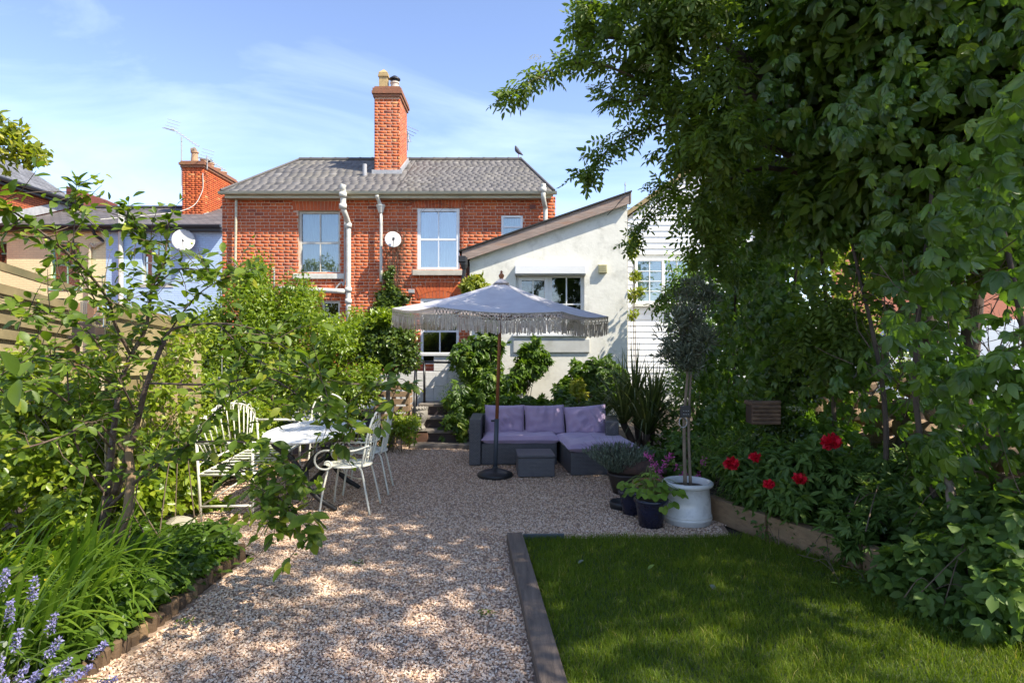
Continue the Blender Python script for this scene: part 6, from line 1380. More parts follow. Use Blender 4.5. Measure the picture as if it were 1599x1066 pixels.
# --- potted standard olive
def olive():
    T = thing('standard_olive', 'grey-leaved standard tree with bare stem in the white pot', 'tree', WP+Vector((0, 0, .32)))
    c = P(1078, 515, 5.5); cl = [(c, (.31, .29, .36)), (c+Vector((.05, 0, .27)), (.22, .2, .22)), (c+Vector((-.08, 0, -.22)), (.26, .24, .2))]
    cs = sub(cl, 26, .24); n = 3400; Pn, out, k = sample(cs, n); X = unit(out*.8+UP*.5+rdir(n)*.6); Z = unit(rdir(n)+UP*.5)
    leaves(T, T_nar, Pn, X, Z, .045+.025*rng.random(n), tints(n, k, .45), M_lf_olive)
    b0 = WP+Vector((-.02, 0, .30)); limbs(T, [([b0, b0+Vector((-.01, .0, .6)), c+Vector((-.02, 0, -.38)), c+Vector((0, 0, .1))], .017, .010), ([b0+Vector((.05, .01, 0)), b0+Vector((.03, .0, .55)), c+Vector((.01, 0, -.35))], .015, .010)], mat('olive_bark', (.26, .20, .14), (.16, .12, .085), .9, 10, bump=.5), 'stem', 8)
    limbs(T, [([c+Vector((0, 0, -.36)), c+Vector((random.uniform(-.1, .1), random.uniform(-.1, .1), -.15)), c+Vector((random.uniform(-.22, .22), random.uniform(-.2, .2), random.uniform(0, .35)))], .007, .002) for _ in range(16)], M_twig)
olive()
# --- sword-leaved cordyline
def sword_leaf(T, base, tip, w_, arch, m, n=7, name='leaf', tint=None):
    base = Vector(base); tip = Vector(tip); d = tip-base; sd = d.cross(Vector((0, 0, 1))); sd = sd.normalized() if sd.length > 1e-5 else Vector((1, 0, 0)); V = []
    for i in range(n+1):
        f = i/n; p = base+d*f+Vector((0, 0, arch*(math.sin(math.pi*f*.9)))); ww = w_*min(1, f*3+.45)*(1-f**2.2)/2+.0004
        V += [p-sd*ww, p+Vector((0, 0, -ww*.35)), p+sd*ww]
    F = []
    for i in range(n):
        a = i*3; F += [(a, a+1, a+4, a+3), (a+1, a+2, a+5, a+4)]
    me = np_mesh(name, np.array([tuple(v) for v in V]), np.array(F), None, np.full(len(V), random.random() if tint is None else tint), m, True); o = bpy.data.objects.new(name, me); COL.objects.link(o); attach(o, T)
def cordyline():
    b = Vector((1.85, 8.75, .15)); T = thing('cordyline', 'spiky sword-leaved cordyline behind the right end of the sofa', 'plant', b)
    for (hc, n, ln) in (((0, -.15, .15), 150, 1.05), ((-.28, .1, .25), 120, 1.15), ((.15, .1, .30), 90, 1.1), ((-.1, .2, .55), 70, .95)):
        c = b+Vector(hc)
        for k in range(n):
            a = random.uniform(0, 6.28); el = R(random.choice((random.uniform(20, 60), random.uniform(50, 86)))); l = ln*random.uniform(.65, 1.1); d = Vector((math.cos(a)*math.cos(el), math.sin(a)*math.cos(el), math.sin(el))); bend = math.cos(el)
            tip = c+d*l-Vector((0, 0, .45*bend*l)); tip.z = max(tip.z, .05)
            sword_leaf(T, c, tip, random.uniform(.018, .03), .30*bend*l, M_lf_sword, 8)
        q = MB(); q.tube([b+Vector((hc[0]*.5, hc[1]*.5, 0)), c+Vector((0, 0, .05))], .05, 8); q.build('stem', M_bark, T, smooth=True)
cordyline()
# --- plants against the white extension
M_lf_wall = leafmat('wall_creeper_leaf', [(0, (.05, .10, .015)), (.5, (.11, .19, .022)), (.85, (.18, .27, .028)), (1, (.30, .35, .04))], .4, .4, .45)
def wallplants():
    g = 'climbers on the white extension'
    bush('wall_creeper', 'tall leafy creeper column right of the steps behind the parasol pole', 'climber', (-.45, 10.3, 0), [PX(745, 560, 10.4, 42, .35), PX(765, 610, 10.3, 45, .4), PX(735, 640, 10.0, 42, .4), PX(790, 650, 9.9, 40, .4), PX(715, 670, 9.7, 26, .3), PX(760, 530, 10.5, 32, .3)], 2600, .12, T_pal, M_lf_wall, 14, .42, 120, stem=(6, .012, .2), base_t=.42, group=g)
    bush('wall_creeper', 'second creeper clump climbing the white wall right of the parasol pole', 'climber', (.25, 11.6, 0), [PX(825, 560, 11.6, 30, .25), PX(812, 590, 11.5, 26, .25), PX(835, 545, 11.6, 22, .2)], 900, .13, T_pal, M_lf_wall, 10, .45, 60, stem=(5, .01, .15), base_t=.3, group=g)
    bush('wall_creeper', 'creeper tips showing above the parasol beside the black downpipe', 'climber', (-.75, 11.9, 0), [PX(745, 442, 11.8, 14, .2), PX(728, 450, 11.8, 9, .15), PX(755, 450, 11.8, 10, .15)], 260, .12, T_pal, M_lf_gold, 6, .55, 0, stem=(3, .008, .05), group=g)
    bush('low_shrub', 'low leafy shrubs in a row behind the sofa back', 'shrub', (.6, 9.7, 0), [PX(830, 645, 9.6, 30, .35), PX(880, 640, 9.6, 32, .35), PX(925, 640, 9.6, 30, .35), PX(800, 660, 9.5, 25, .3)], 2200, .10, T_pal, M_lf_wall, 12, .42, 60, stem=(8, .01, .4), base_t=.25)
    bush('wall_creeper', 'creeper mound growing up the white wall behind the right end of the sofa', 'climber', (1.25, 10.6, 0), [PX(905, 595, 10.7, 34, .35), PX(935, 580, 10.6, 30, .35), PX(890, 620, 10.4, 28, .3), PX(955, 600, 10.3, 32, .35)], 1600, .115, T_pal, M_lf_wall, 12, .42, 60, stem=(6, .012, .2), base_t=.32, group=g)
    bush('variegated_shrub', 'small yellow variegated shrub behind the right sofa cushion', 'shrub', P(905, 665, 9.7), [PX(902, 602, 10.0, 11, .12), PX(893, 622, 9.9, 9, .12), PX(908, 618, 9.9, 9, .1)], 260, .075, T_pal, M_lf_gold, 0, stem=(4, .006, .05), base_t=.7)
    bush('wispy_shrub', 'wispy small-leaved shrub beside the top of the steps', 'shrub', (-.72, 10.3, .3), [PX(722, 600, 10.3, 26, .3), PX(712, 625, 10.2, 26, .3), PX(735, 580, 10.4, 20, .2)], 2200, .035, T_nar, M_lf_bed, 10, .5, stem=(10, .006, .1), base_t=.6)
wallplants()
# --- bay tree, ivy on the brick house, shrubs by the steps
def bay():
    b = Vector((-1.80, 9.25, 0)); T = thing('bay_tree', 'clipped round bay tree on a bare stem left of the steps', 'tree', b); c = P(612, 535, 9.25)
    cs = sub([(c, (.50, .48, .50))], 60, .26); n = 6500; Pn, out, k = sample(cs, n); X, Z = orient(out, .5, .5, .1)
    leaves(T, T_ov, Pn, X, Z, .055+.03*rng.random(n), tints(n, k, .42, .24), M_lf_bay)
    cs2 = sub([(c+Vector((0, 0, .32)), (.34, .34, .2))], 22, .3); n = 2000; Pn, out, k = sample(cs2, n); X, Z = orient(out, .9, .4, -.3); leaves(T, T_ov, Pn, X, Z, .06+.03*rng.random(n), tints(n, k, .6, .2), M_lf_hedge, bulk='sunlit_top_foliage')  # yellower leaves on the crown's top: sunlight there put into the leaf colour
    limbs(T, [([b, b+Vector((.06, 0, .35)), b+Vector((-.03, 0, .75)), c+Vector((0, 0, -.3))], .04, .03)], mat('bay_bark', (.34, .27, .20), (.14, .11, .085), .9, 8, bump=.7), 'stem', 9)
    limbs(T, [([c+Vector((0, 0, -.35)), c+Vector((random.uniform(-.3, .3), random.uniform(-.3, .3), random.uniform(-.1, .3)))], .014, .005) for _ in range(10)], M_bark)
bay()
iv = bush('wall_ivy', 'dark ivy patch on the red brick wall under the satellite dish', 'climber', P(612, 560, 14.85), [PX(610, 455, 14.85, 24, .12), PX(603, 478, 14.85, 24, .15), PX(620, 470, 14.85, 22, .12), PX(606, 430, 14.88, 12, .08), PX(598, 500, 14.8, 26, .15)], 2600, .075, T_tri, M_lf_bay, 12, .42, base_t=.5)
sg = []
for _ in range(140):
    a = P(random.uniform(600, 632), random.uniform(380, 470), 14.96); sg.append((a, a+Vector((random.uniform(-.18, .18), 0, random.uniform(.2, .7))), random.uniform(.003, .006)))
for _ in range(50):
    a = P(random.uniform(605, 700), random.uniform(305, 325), 14.95); sg.append((a, a+Vector((random.uniform(-.4, .4), 0, random.uniform(-.2, .12))), .004))
twigs(iv, sg, M_dead, 'dry_stems')
bush('green_shrub', 'bright green small shrub at the foot of the steps', 'shrub', (-1.75, 9.05, 0), [PX(632, 672, 9.1, 22, .25), PX(618, 660, 9.3, 20, .25), PX(642, 660, 9.3, 14, .2), PX(605, 680, 9.2, 18, .2)], 2200, .05, T_ov, M_lf_hedge, 10, .45, stem=(8, .006, .15), base_t=.6)
# --- hedge of climber behind the table
bush('climber_hedge', 'tall sunlit evergreen climber hedge behind the garden table', 'hedge', P(440, 700, 8.9), [PX(330, 520, 9.0, 62), PX(395, 462, 9.2, 58), PX(450, 500, 9.0, 72), PX(520, 545, 8.8, 66), PX(556, 600, 8.7, 46), PX(410, 570, 8.7, 80), PX(480, 610, 8.6, 70), PX(330, 610, 8.7, 66), PX(545, 640, 8.7, 42), PX(380, 650, 8.5, 60), PX(300, 560, 9.0, 45), PX(440, 660, 8.6, 55), PX(560, 520, 9.3, 30), PX(585, 560, 9.2, 26)], 58000, .058, T_ov, M_lf_hedge, 34, .32, stem=(10, .02, .6), base_t=.42, rnd=.6)
bush('hedge_overgrowth', 'long leafy shoots of climber rising above the hedge beside the pipe', 'climber', P(560, 600, 9.6), [PX(555, 500, 9.7, 22, .3), PX(540, 520, 9.6, 24, .3), PX(480, 460, 9.4, 24, .3), PX(400, 420, 9.4, 22, .3)], 1500, .06, T_ov, M_lf_hedge, 10, .5, stem=(6, .008, .3), base_t=.7)
# --- left: shrubs along the fence
bush('currant_bush', 'sunlit currant bush with lobed leaves in front of the left fence', 'shrub', (-3.9, 4.9, 0), [PX(40, 640, 4.9, 70, .4), PX(110, 640, 5.0, 70, .4), PX(60, 740, 4.7, 80, .5), PX(140, 730, 4.9, 70, .4), PX(20, 820, 4.4, 80, .4), PX(110, 820, 4.5, 75, .4)], 2600, .075, T_tri, M_lf_hedge, 14, .42, 120, stem=(14, .008, .5), base_t=.62)
bush('raspberry_canes', 'leafy bright green canes between the fence and the bench', 'shrub', (-3.25, 5.6, 0), [PX(255, 740, 5.5, 48, .3), PX(290, 700, 5.9, 40, .3), PX(240, 690, 5.4, 40, .3), PX(290, 760, 5.7, 36, .3), PX(220, 780, 5.0, 50, .3)], 1500, .08, T_tri, M_lf_hedge, 12, .45, 60, stem=(12, .007, .4), base_t=.55)
bush('bench_shrub', 'low leafy plants under and behind the white bench', 'shrub', (-3.1, 6.8, 0), [PX(350, 720, 7.0, 45, .4), PX(400, 700, 7.3, 40, .4), PX(330, 790, 6.0, 30, .25), PX(300, 690, 6.9, 40, .4)], 2200, .07, T_tri, M_lf_hedge, 12, .42, stem=(10, .006, .5), base_t=.5)
bush('fence_vine', 'sunlit yellow-green vine scrambling over the slatted fence panels', 'climber', (-3.0, 4.75, 0), [PX(60, 560, 4.75, 46, .2), PX(120, 610, 4.7, 50, .2), PX(190, 640, 4.75, 46, .2), PX(240, 620, 4.9, 40, .2), PX(275, 570, 5.3, 36, .2), PX(300, 520, 6.0, 34, .25), PX(20, 600, 4.7, 50, .2), PX(160, 560, 4.75, 34, .18), PX(290, 640, 5.5, 34, .2)], 3000, .06, T_ov, M_lf_hedge, 16, .4, 120, stem=(16, .006, .5), base_t=.7)
bush('jasmine_mound', 'dense mound of small green leaves behind the bench back', 'shrub', P(330, 720, 7.4), [PX(300, 600, 7.4, 50, .4), PX(350, 620, 7.5, 50, .4), PX(400, 640, 7.7, 45, .4), PX(320, 660, 7.2, 50, .4), PX(285, 540, 7.6, 36, .35)], 7000, .05, T_ov, M_lf_hedge, 24, .36, stem=(8, .008, .4), base_t=.55)
# --- tree outside the left edge whose twig reaches in
def left_tree():
    b = Vector((-7.2, 6.3, 0)); T = thing('golden_tree', 'yellow-green tree whose twig reaches in at the upper left edge', 'tree', b)
    cl = [PX(12, 230, 6.3, 38, .3), PX(45, 235, 6.3, 20, .2), PX(62, 240, 6.25, 9, .1), PX(-20, 190, 6.3, 30, .3), PX(-80, 230, 6.3, 70), PX(-190, 180, 6.3, 110), PX(-260, 320, 6.3, 100), PX(25, 205, 6.3, 16, .2), PX(-330, 120, 6.3, 110)]
    bb = [(c, r) for c, r in cl]; cs = sub(bb[:3]+bb[7:8], 16, .45)+sub(bb[3:7]+bb[8:], 10, .45); n = 6500; Pn, out, k = sample(cs, n); X, Z = orient(out, .5, .6, -.1); leaves(T, T_ov, Pn, X, Z, .065+.04*rng.random(n), tints(n, k, .45, .25), M_lf_gold)
    limbs(T, [([b, b+Vector((.1, 0, 1.5)), P(-200, 250, 6.3), P(-200, 120, 6.3)], .09, .04)], M_bark, 'trunk', 9); limbs(T, [([P(-200, 260, 6.3), P(-90, 240, 6.3), P(10, 235, 6.3), P(60, 243, 6.25)], .02, .004)], M_twig)
left_tree()
# ------------------------------------------------------------------ foreground plants
def cherry():
    base = P(158, 872, 4.55); base.z = .03
    T = thing('cherry_tree', 'young cherry tree with green fruit at the left, its branches spreading over the path', 'tree', base)
    B = {}
    br = [  # (points, r0, r1, leafiness)
        ([base, P(163, 820, 4.55), P(168, 775, 4.5)], .045, .040, 0),
        ([P(168, 780, 4.5), P(175, 700, 4.5), P(187, 607, 4.5), P(205, 556, 4.5), P(228, 512, 4.5), P(238, 450, 4.5), P(256, 412, 4.5), P(264, 345, 4.5)], .030, .006, 1),
        ([P(180, 770, 4.5), P(200, 710, 4.4), P(216, 655, 4.35), P(230, 598, 4.3), P(258, 528, 4.3)], .030, .018, .3),
        ([P(258, 528, 4.3), P(275, 512, 4.25), P(340, 505, 4.1), P(400, 515, 3.9), P(455, 548, 3.7)], .014, .004, .8),
        ([P(205, 556, 4.5), P(180, 505, 4.3), P(168, 466, 4.1), P(127, 415, 3.8), P(62, 360, 3.5), P(0, 318, 3.3), P(-60, 300, 3.2)], .015, .004, .9),
        ([P(180, 505, 4.3), P(150, 470, 4.2), P(118, 400, 4.0), P(118, 330, 4.0), P(120, 288, 4.0)], .008, .002, .9),
        ([P(170, 792, 4.5), P(215, 750, 4.3), P(258, 716, 4.1), P(300, 690, 3.9), P(340, 640, 3.8), P(400, 605, 3.7)], .018, .005, .7),
        ([P(230, 598, 4.3), P(330, 600, 4.1), P(420, 590, 3.9), P(490, 640, 3.7), P(530, 690, 3.6)], .010, .003, .7),
        ([P(258, 716, 4.1), P(330, 720, 3.9), P(400, 745, 3.7), P(450, 790, 3.55), P(490, 835, 3.5)], .010, .003, 1),
        ([P(300, 690, 3.9), P(380, 690, 3.7), P(440, 720, 3.6), P(480, 760, 3.5)], .008, .003, 1),
        ([P(187, 607, 4.5), P(130, 570, 4.1), P(80, 555, 3.7), P(20, 580, 3.4), P(-30, 600, 3.2)], .012, .004, .8),
        ([P(200, 710, 4.4), P(150, 660, 4.1), P(100, 680, 3.8), P(30, 700, 3.4), P(-40, 690, 3.2)], .012, .004, .8),
        ([P(216, 655, 4.35), P(190, 600, 4.0), P(140, 520, 3.8), P(80, 490, 3.6), P(30, 480, 3.4)], .010, .003, .8),
        ([P(238, 450, 4.5), P(280, 420, 4.4), P(330, 425, 4.3), P(385, 430, 4.2)], .007, .002, .5),
        ([P(256, 412, 4.5), P(230, 380, 4.4), P(205, 360, 4.4), P(195, 330, 4.35)], .006, .002, .9),
        ([P(258, 528, 4.3), P(300, 470, 4.2), P(340, 440, 4.1), P(400, 420, 4.0)], .008, .002, .7),
        ([P(340, 505, 4.1), P(400, 560, 3.9), P(470, 590, 3.8), P(560, 600, 3.7), P(640, 600, 3.7)], .008, .002, .8),
        ([P(168, 775, 4.5), P(130, 720, 4.2), P(110, 640, 4.0), P(105, 560, 3.9)], .014, .004, .6),
        ([P(175, 700, 4.5), P(120, 640, 4.0), P(60, 600, 3.5), P(20, 620, 2.9), P(-5, 600, 2.7)], .010, .003, .6),
        ([P(400, 745, 3.7), P(420, 790, 3.5), P(430, 830, 3.4)], .005, .002, 1), ([P(450, 548, 3.7), P(500, 590, 3.6), P(520, 640, 3.5), P(560, 670, 3.5)], .004, .002, .9),
    ]
    for i, (pts, r0, r1, lf) in enumerate(br):
        limbs(T, [(pts, r0*.78, r1*.9)], M_barkch, 'trunk' if i == 0 else 'branch', 8)
    LP = []; LX = []; LZ = []; LS = []; fruit = []; tw = []
    def tuft(p, d, k, s):
        for _ in range(k):
            x = Vector(d)*.5+Vector((random.gauss(0, .7), random.gauss(0, .7), random.gauss(-.05, .4))); x.normalize()
            LP.append(Vector(p)+x*random.uniform(.0, .03)); LX.append(x); LZ.append(Vector((random.gauss(0, .45), random.gauss(-.25, .45), 1))); LS.append(s*random.uniform(.6, 1.15))
    for pts, r0, r1, lf in br:
        if not lf: continue
        pp = catmull(pts, 9); m = len(pp)
        for i in range(int(m*.22), m):
            if random.random() < .85*lf:
                t_ = (pp[min(i+1, m-1)]-pp[max(0, i-1)]).normalized(); tuft(pp[i], t_, random.choice((1, 2, 3, 4)), .085)
                if random.random() < .20: fruit.append(pp[i])
            if random.random() < .62*lf:                                   # side twig with its own leaves
                d = Vector((random.gauss(0, .6), random.gauss(-.3, .6), random.gauss(.15, .5))).normalized(); l = random.uniform(.12, .34); a = pp[i]; e = a+d*l; tw.append((a, e, .0035))
                for f in (.3, .55, .8, 1.0): tuft(a.lerp(e, f), d, random.choice((1, 2)), .082)
        tuft(pp[-1], (pp[-1]-pp[-2]).normalized(), 4, .09)
    # leaf tufts singled out in the picture
    for x, y, d, k, s in ((485, 805, 3.4, 7, .11), (440, 800, 3.5, 5, .1), (470, 830, 3.4, 4, .1), (30, 590, 2.6, 5, .12), (5, 610, 2.6, 3, .12), (40, 885, 2.9, 5, .11), (15, 905, 2.9, 4, .11), (130, 300, 4.0, 5, .10), (118, 345, 4.0, 3, .11), (205, 350, 4.4, 6, .10), (262, 350, 4.5, 6, .09), (360, 640, 3.7, 6, .09), (420, 690, 3.6, 6, .1), (475, 740, 3.5, 6, .1), (405, 600, 3.7, 5, .09), (540, 660, 3.6, 4, .08), (395, 545, 3.8, 5, .08), (330, 560, 4, 5, .08), (620, 600, 3.7, 4, .08), (20, 330, 3.3, 4, .12)):
        tuft(P(x, y, d), (random.gauss(0, 1), -.3, random.gauss(0, .6)), k, s)
    twigs(T, tw, M_twig)
    n = len(LP); leaves(T, T_big, np.array([tuple(v) for v in LP]), np.array([tuple(v) for v in LX]), np.array([tuple(v) for v in LZ]), np.array(LS), np.clip(.52+.24*rng.normal(size=n), 0, .97), M_lf_cherry, singles=300)
    M_fr = mat('green_cherry', (.42, .50, .06), (.34, .44, .05), .3, 4, spec=.5); q = MB(); import bmesh
    bm = bmesh.new(); bmesh.ops.create_icosphere(bm, subdivisions=2, radius=.0095); me = bpy.data.meshes.new('cherry'); bm.to_mesh(me); bm.free(); me.materials.append(M_fr); me.polygons.foreach_set('use_smooth', [True]*len(me.polygons))
    fx = [(10, 330), (20, 325), (32, 342), (58, 366), (72, 375), (90, 380), (108, 395), (112, 402), (125, 410), (55, 352), (90, 412), (82, 400), (60, 470), (90, 700), (105, 725), (112, 728), (130, 733), (148, 742), (160, 735), (170, 760), (120, 720), (175, 700), (165, 765), (300, 300+80), (420, 438), (330, 430)]
    fl = [P(x, y, 3.35+.006*x) for x, y in fx]+[p+Vector((random.gauss(0, .02), random.gauss(0, .02), -.045)) for p in fruit for _ in range(2)]
    stk = []
    for p in fl:
        o = bpy.data.objects.new('cherry', me); COL.objects.link(o); o.location = p; attach(o, T); stk.append((p, p+Vector((random.gauss(0, .012), random.gauss(0, .012), .045)), .0012))
    twigs(T, stk, M_lf_twig, 'fruit_stalks')
    q = MB(); c = P(162, 836, 4.55); q.tube([c-Vector((0, 0, .03)), c+Vector((0, 0, .03))], .050, 12); q.build('tree_tie', M_paintw, T)
M_lf_twig = mat('green_stalk', (.16, .22, .05))
cherry()
def iris():
    T = thing('iris_clump', 'clump of long strap-like green leaves at the lower left', 'plant', (-2.7, 3.1, .04))
    for k in range(380):
        x = random.uniform(-3.25, -2.18); y = random.uniform(2.35, 4.0); b = Vector((x, y, .04)); l = random.uniform(.45, .85); a = random.gauss(-.15, .6); el = R(random.uniform(15, 70))
        d = Vector((math.cos(a)*math.cos(el), math.sin(a)*math.cos(el), math.sin(el))); lim = -2.12-x
        tip = b+d*l+Vector((0, 0, -.22*math.cos(el)*l)); 
        if tip.x > -1.80: tip.x = -1.80-random.random()*.2
        sword_leaf(T, b, tip, random.uniform(.02, .04), .26*l*math.cos(el)+.03, M_lf_iris, 9, tint=min(1, max(0, random.gauss(.45, .25))))
iris()
def catmint():
    M_f = leafmat('catmint_flower', [(0, (.22, .20, .42)), (.5, (.36, .33, .58)), (1, (.50, .47, .70))], .3, .7, .2, (1, 1, 1.1)); M_cl = leafmat('catmint_calyx', [(0, (.14, .14, .12)), (1, (.24, .22, .20))], .2, .7, .2)
    T = thing('catmint', 'lilac-blue catmint flower spikes at the lower left corner', 'flowers', (-2.15, 2.45, .04))
    sp = [(10, 890, 2.55), (18, 940, 2.5), (55, 905, 2.6), (92, 1000, 2.5), (108, 1030, 2.5), (42, 1040, 2.45), (165, 1005, 2.65), (142, 1040, 2.55), (125, 1052, 2.5), (3, 1030, 2.4), (30, 985, 2.5), (60, 1050, 2.4), (85, 960, 2.7), (180, 1060, 2.6), (10, 1060, 2.35)]
    for x, y, d in sp:
        c = P(x, y, d); b = Vector((c.x-.12, d+.05, .03)); b = Vector((min(b.x, -2.1), b.y, .03)); q = MB(); pp = catmull([b, b.lerp(c, .6)+Vector((-.02, 0, .05)), c], 5); q.tube(pp, .0022, 5); s_ = q.build('flower_stem', M_lf_twig, T)
        m = 90; f = np.floor(rng.random(m)*4)/4; dirv = np.array((c-b).normalized()); Pf = np.array(c)-dirv[None]*(f[:, None]*.10)+rdir(m)*(.009+.010*f[:, None])
        me = cloud_mesh('florets', T_ov0, Pf, rdir(m), rdir(m), .010+.006*rng.random(m), rng.random(m), M_f); o = bpy.data.objects.new('florets', me); COL.objects.link(o); attach(o, s_)
        m = 30; f = rng.random(m); Pf = np.array(c)-dirv[None]*(f[:, None]*.11)+rdir(m)*.007; me = cloud_mesh('calyces', T_ov0, Pf, rdir(m), rdir(m), np.full(m, .012), rng.random(m), M_cl); o = bpy.data.objects.new('calyces', me); COL.objects.link(o); attach(o, s_)
        m = 7; f = .2+.5*rng.random(m); Pf = np.array([tuple(b.lerp(c, ff)) for ff in f]); me = cloud_mesh('stem_leaves', T_ov, Pf, rdir(m), np.tile(UP, (m, 1)), np.full(m, .035), rng.random(m), M_lf_lav); o = bpy.data.objects.new('stem_leaves', me); COL.objects.link(o); attach(o, s_)
catmint()
def cover(name, label, poly, n, h, size, tm, m, base_t=.4, z0=.05, singles=0, cat='ground cover', kind=None, hf=None):
    xs = [p[0] for p in poly]; ys = [p[1] for p in poly]; x = rng.uniform(min(xs), max(xs), n*3); y = rng.uniform(min(ys), max(ys), n*3); k = inpoly(x, y, poly); x = x[k][:n]; y = y[k][:n]; n = len(x)
    hh = h*(.45+.55*(np.sin(x*7+1)*np.cos(y*6.1)*.5+.5)); z = z0+hh*rng.random(n)**.6
    T = thing(name, label, cat, (sum(xs)/len(xs), sum(ys)/len(ys), 0)); o = unit(np.stack([rng.normal(size=n), rng.normal(size=n), .8+0*x], 1))
    leaves(T, tm, np.stack([x, y, z], 1), unit(rng.normal(size=(n, 3))*np.array([1, 1, .35])), unit(UP*1.1+rng.normal(size=(n, 3))*.5), size*(.6+.7*rng.random(n)), tints(n, None, base_t, .22), m, singles=singles)
    sg = [((x[i], y[i], 0), (x[i], y[i], z[i]), .0018) for i in range(0, n, max(1, n//350))]; twigs(T, sg, M_lf_twig, 'stalks')
    return T
gc = cover('hardy_geranium', 'low green ground cover behind the log edging', [(-2.02, 2.7), (-1.98, 4.6), (-2.5, 4.85), (-3.0, 4.95), (-2.9, 4.0), (-2.5, 3.2)], 4200, .24, .065, T_tri, M_lf_iris, .25, .04, 120)
M_yel = mat('buttercup', (.75, .50, .02), rough=.5)
for x, y, d in ((92, 882, 3.6), (243, 938, 3.7), (280, 909, 4.0), (70, 905, 3.2)):
    c = P(x, y, d); q = MB(); q.tube([(c.x, c.y, .03), c], .0018, 5); F = q.build('buttercup', M_lf_twig); tag(F, {92: 'yellow buttercup flower above the strap leaves', 243: 'yellow flower nearest the log edging', 280: 'small yellow flower behind the log edging', 70: 'tiny yellow flower among the strap leaves'}[x], 'flower', 'small yellow flowers of the left border')
    q = MB()
    for k in range(5): a = k*1.2566; q.lathe([(.0, 0), (.008, .003), (.0, .005)], c+Vector((.009*math.cos(a), .009*math.sin(a), 0)), 7); 
    q.build('petals', M_yel, F)
# --- raised bed on the right
bedL = [(2.0, 5.6), (2.2, 5.05), (2.55, 4.3), (2.85, 3.3), (3.3, 3.3), (3.1, 5.0), (2.9, 6.2), (2.2, 6.4)]
def peony():
    T = thing('peony_bush', 'peony bush with deep red double flowers in the raised bed', 'plant', (2.3, 5.2, .15))
    cl = [PX(1240, 735, 5.2, 60, .35), PX(1180, 760, 5.3, 45, .3), PX(1290, 730, 5.3, 50, .35), PX(1230, 790, 5.0, 45, .3), PX(1310, 770, 5.1, 45, .3), PX(1160, 730, 5.6, 35, .3)]
    cs = sub(cl, 14, .42); n = 2600; Pn, out, k = sample(cs, n); X, Z = orient(out, .7, .4, .1); leaves(T, [t_palmate(.36, 3, 1, .2) for _ in range(3)], Pn, X, Z, .085+.04*rng.random(n), tints(n, k, .45), M_lf_bed, singles=80)
    M_p = leafmat('peony_petal', [(0, (.40, .005, .02)), (.6, (.68, .01, .035)), (1, (.80, .03, .06))], .3, .45, .3, (1.2, .8, .8))
    for x, y, d, r in ((1297, 692, 4.9, .092), (1142, 725, 5.1, .074), (1180, 715, 5.2, .060), (1250, 748, 4.7, .064), (1201, 757, 4.75, .050)):
        c = P(x, y, d); q = MB(); b = Vector((c.x+.28, c.y+.35, .15)); q.tube(catmull([b, b.lerp(c, .6)+Vector((0, 0, .04)), c], 4), .005, 6); fl = q.build('flower', M_lf_twig, T, label='large red double peony' if r > .08 else None)
        m = 110; dd = rdir(m); dd[:, 2] = dd[:, 2]*.8+.2; rad = r*(.35+.6*rng.random(m)); Pf = np.array(c)+dd*rad[:, None]*np.array([.85, .85, .85]); X = unit(dd+rdir(m)*.35+UP*.2); Z = unit(np.cross(X, rdir(m)))
        me = cloud_mesh('petals', [t_leaf(1.0, -.35, .15, 1), t_leaf(.9, .3, .2, 1)], Pf-X*r*.25, X, Z, np.full(m, r*.5), np.clip(.5+.3*rng.normal(size=m), 0, 1), M_p); o = bpy.data.objects.new('petals', me); COL.objects.link(o); attach(o, fl)
    for x, y, d in ((1189, 718, 5.5), (1205, 728, 5.4)):
        c = P(x, y, d); q = MB(); q.lathe([(0, -.015), (.012, -.008), (.014, .004), (.006, .016), (0, .02)], c, 9); q.build('bud', mat('peony_bud', (.40, .03, .06)), T, smooth=True)
peony()
def pinks():
    T = thing('pink_geranium', 'small pink-flowered plants behind the white pot', 'flowers', P(1040, 760, 6.6)); cl = [PX(1045, 730, 6.6, 34, .3), PX(1090, 735, 6.5, 30, .3), PX(1015, 720, 6.9, 24, .3), PX(1060, 700, 7.0, 26, .3)]
    cs = sub(cl, 10, .45); n = 1300; Pn, out, k = sample(cs, n); Pn[:, 2] = np.maximum(Pn[:, 2], .1); X, Z = orient(out, .7, .4, .1); leaves(T, T_tri, Pn, X, Z, .05+.03*rng.random(n), tints(n, k, .4), M_lf_bed)
    M_k = leafmat('pink_petal', [(0, (.50, .07, .28)), (1, (.72, .18, .45))], .25, .6, .2, (1.1, .8, 1))
    for x, y in ((1017, 713), (1020, 728), (1030, 735), (1022, 722), (1038, 727), (1046, 712), (1042, 718), (1056, 727), (1025, 742), (1033, 745), (1062, 745), (1098, 722), (1100, 718), (1068, 738), (1090, 742), (1010, 709)):
        c = P(x, y, 6.15); m = 16; me = cloud_mesh('flower', T_ov0, np.array(c)+rng.normal(size=(m, 3))*.014, rdir(m), rdir(m), np.full(m, .03), rng.random(m), M_k); o = bpy.data.objects.new('flower', me); COL.objects.link(o); attach(o, T)
pinks()
bush('spurge', 'feathery green spurge between the white pot and the peonies', 'plant', P(1135, 770, 6.0), [PX(1135, 720, 5.9, 36, .3), PX(1165, 690, 6.3, 40, .35), PX(1115, 700, 6.4, 34, .3), PX(1200, 680, 6.3, 36, .35), PX(1150, 760, 5.6, 30, .2)], 2600, .06, T_nar, M_lf_bed, 14, .4, stem=(12, .005, .25), base_t=.6)
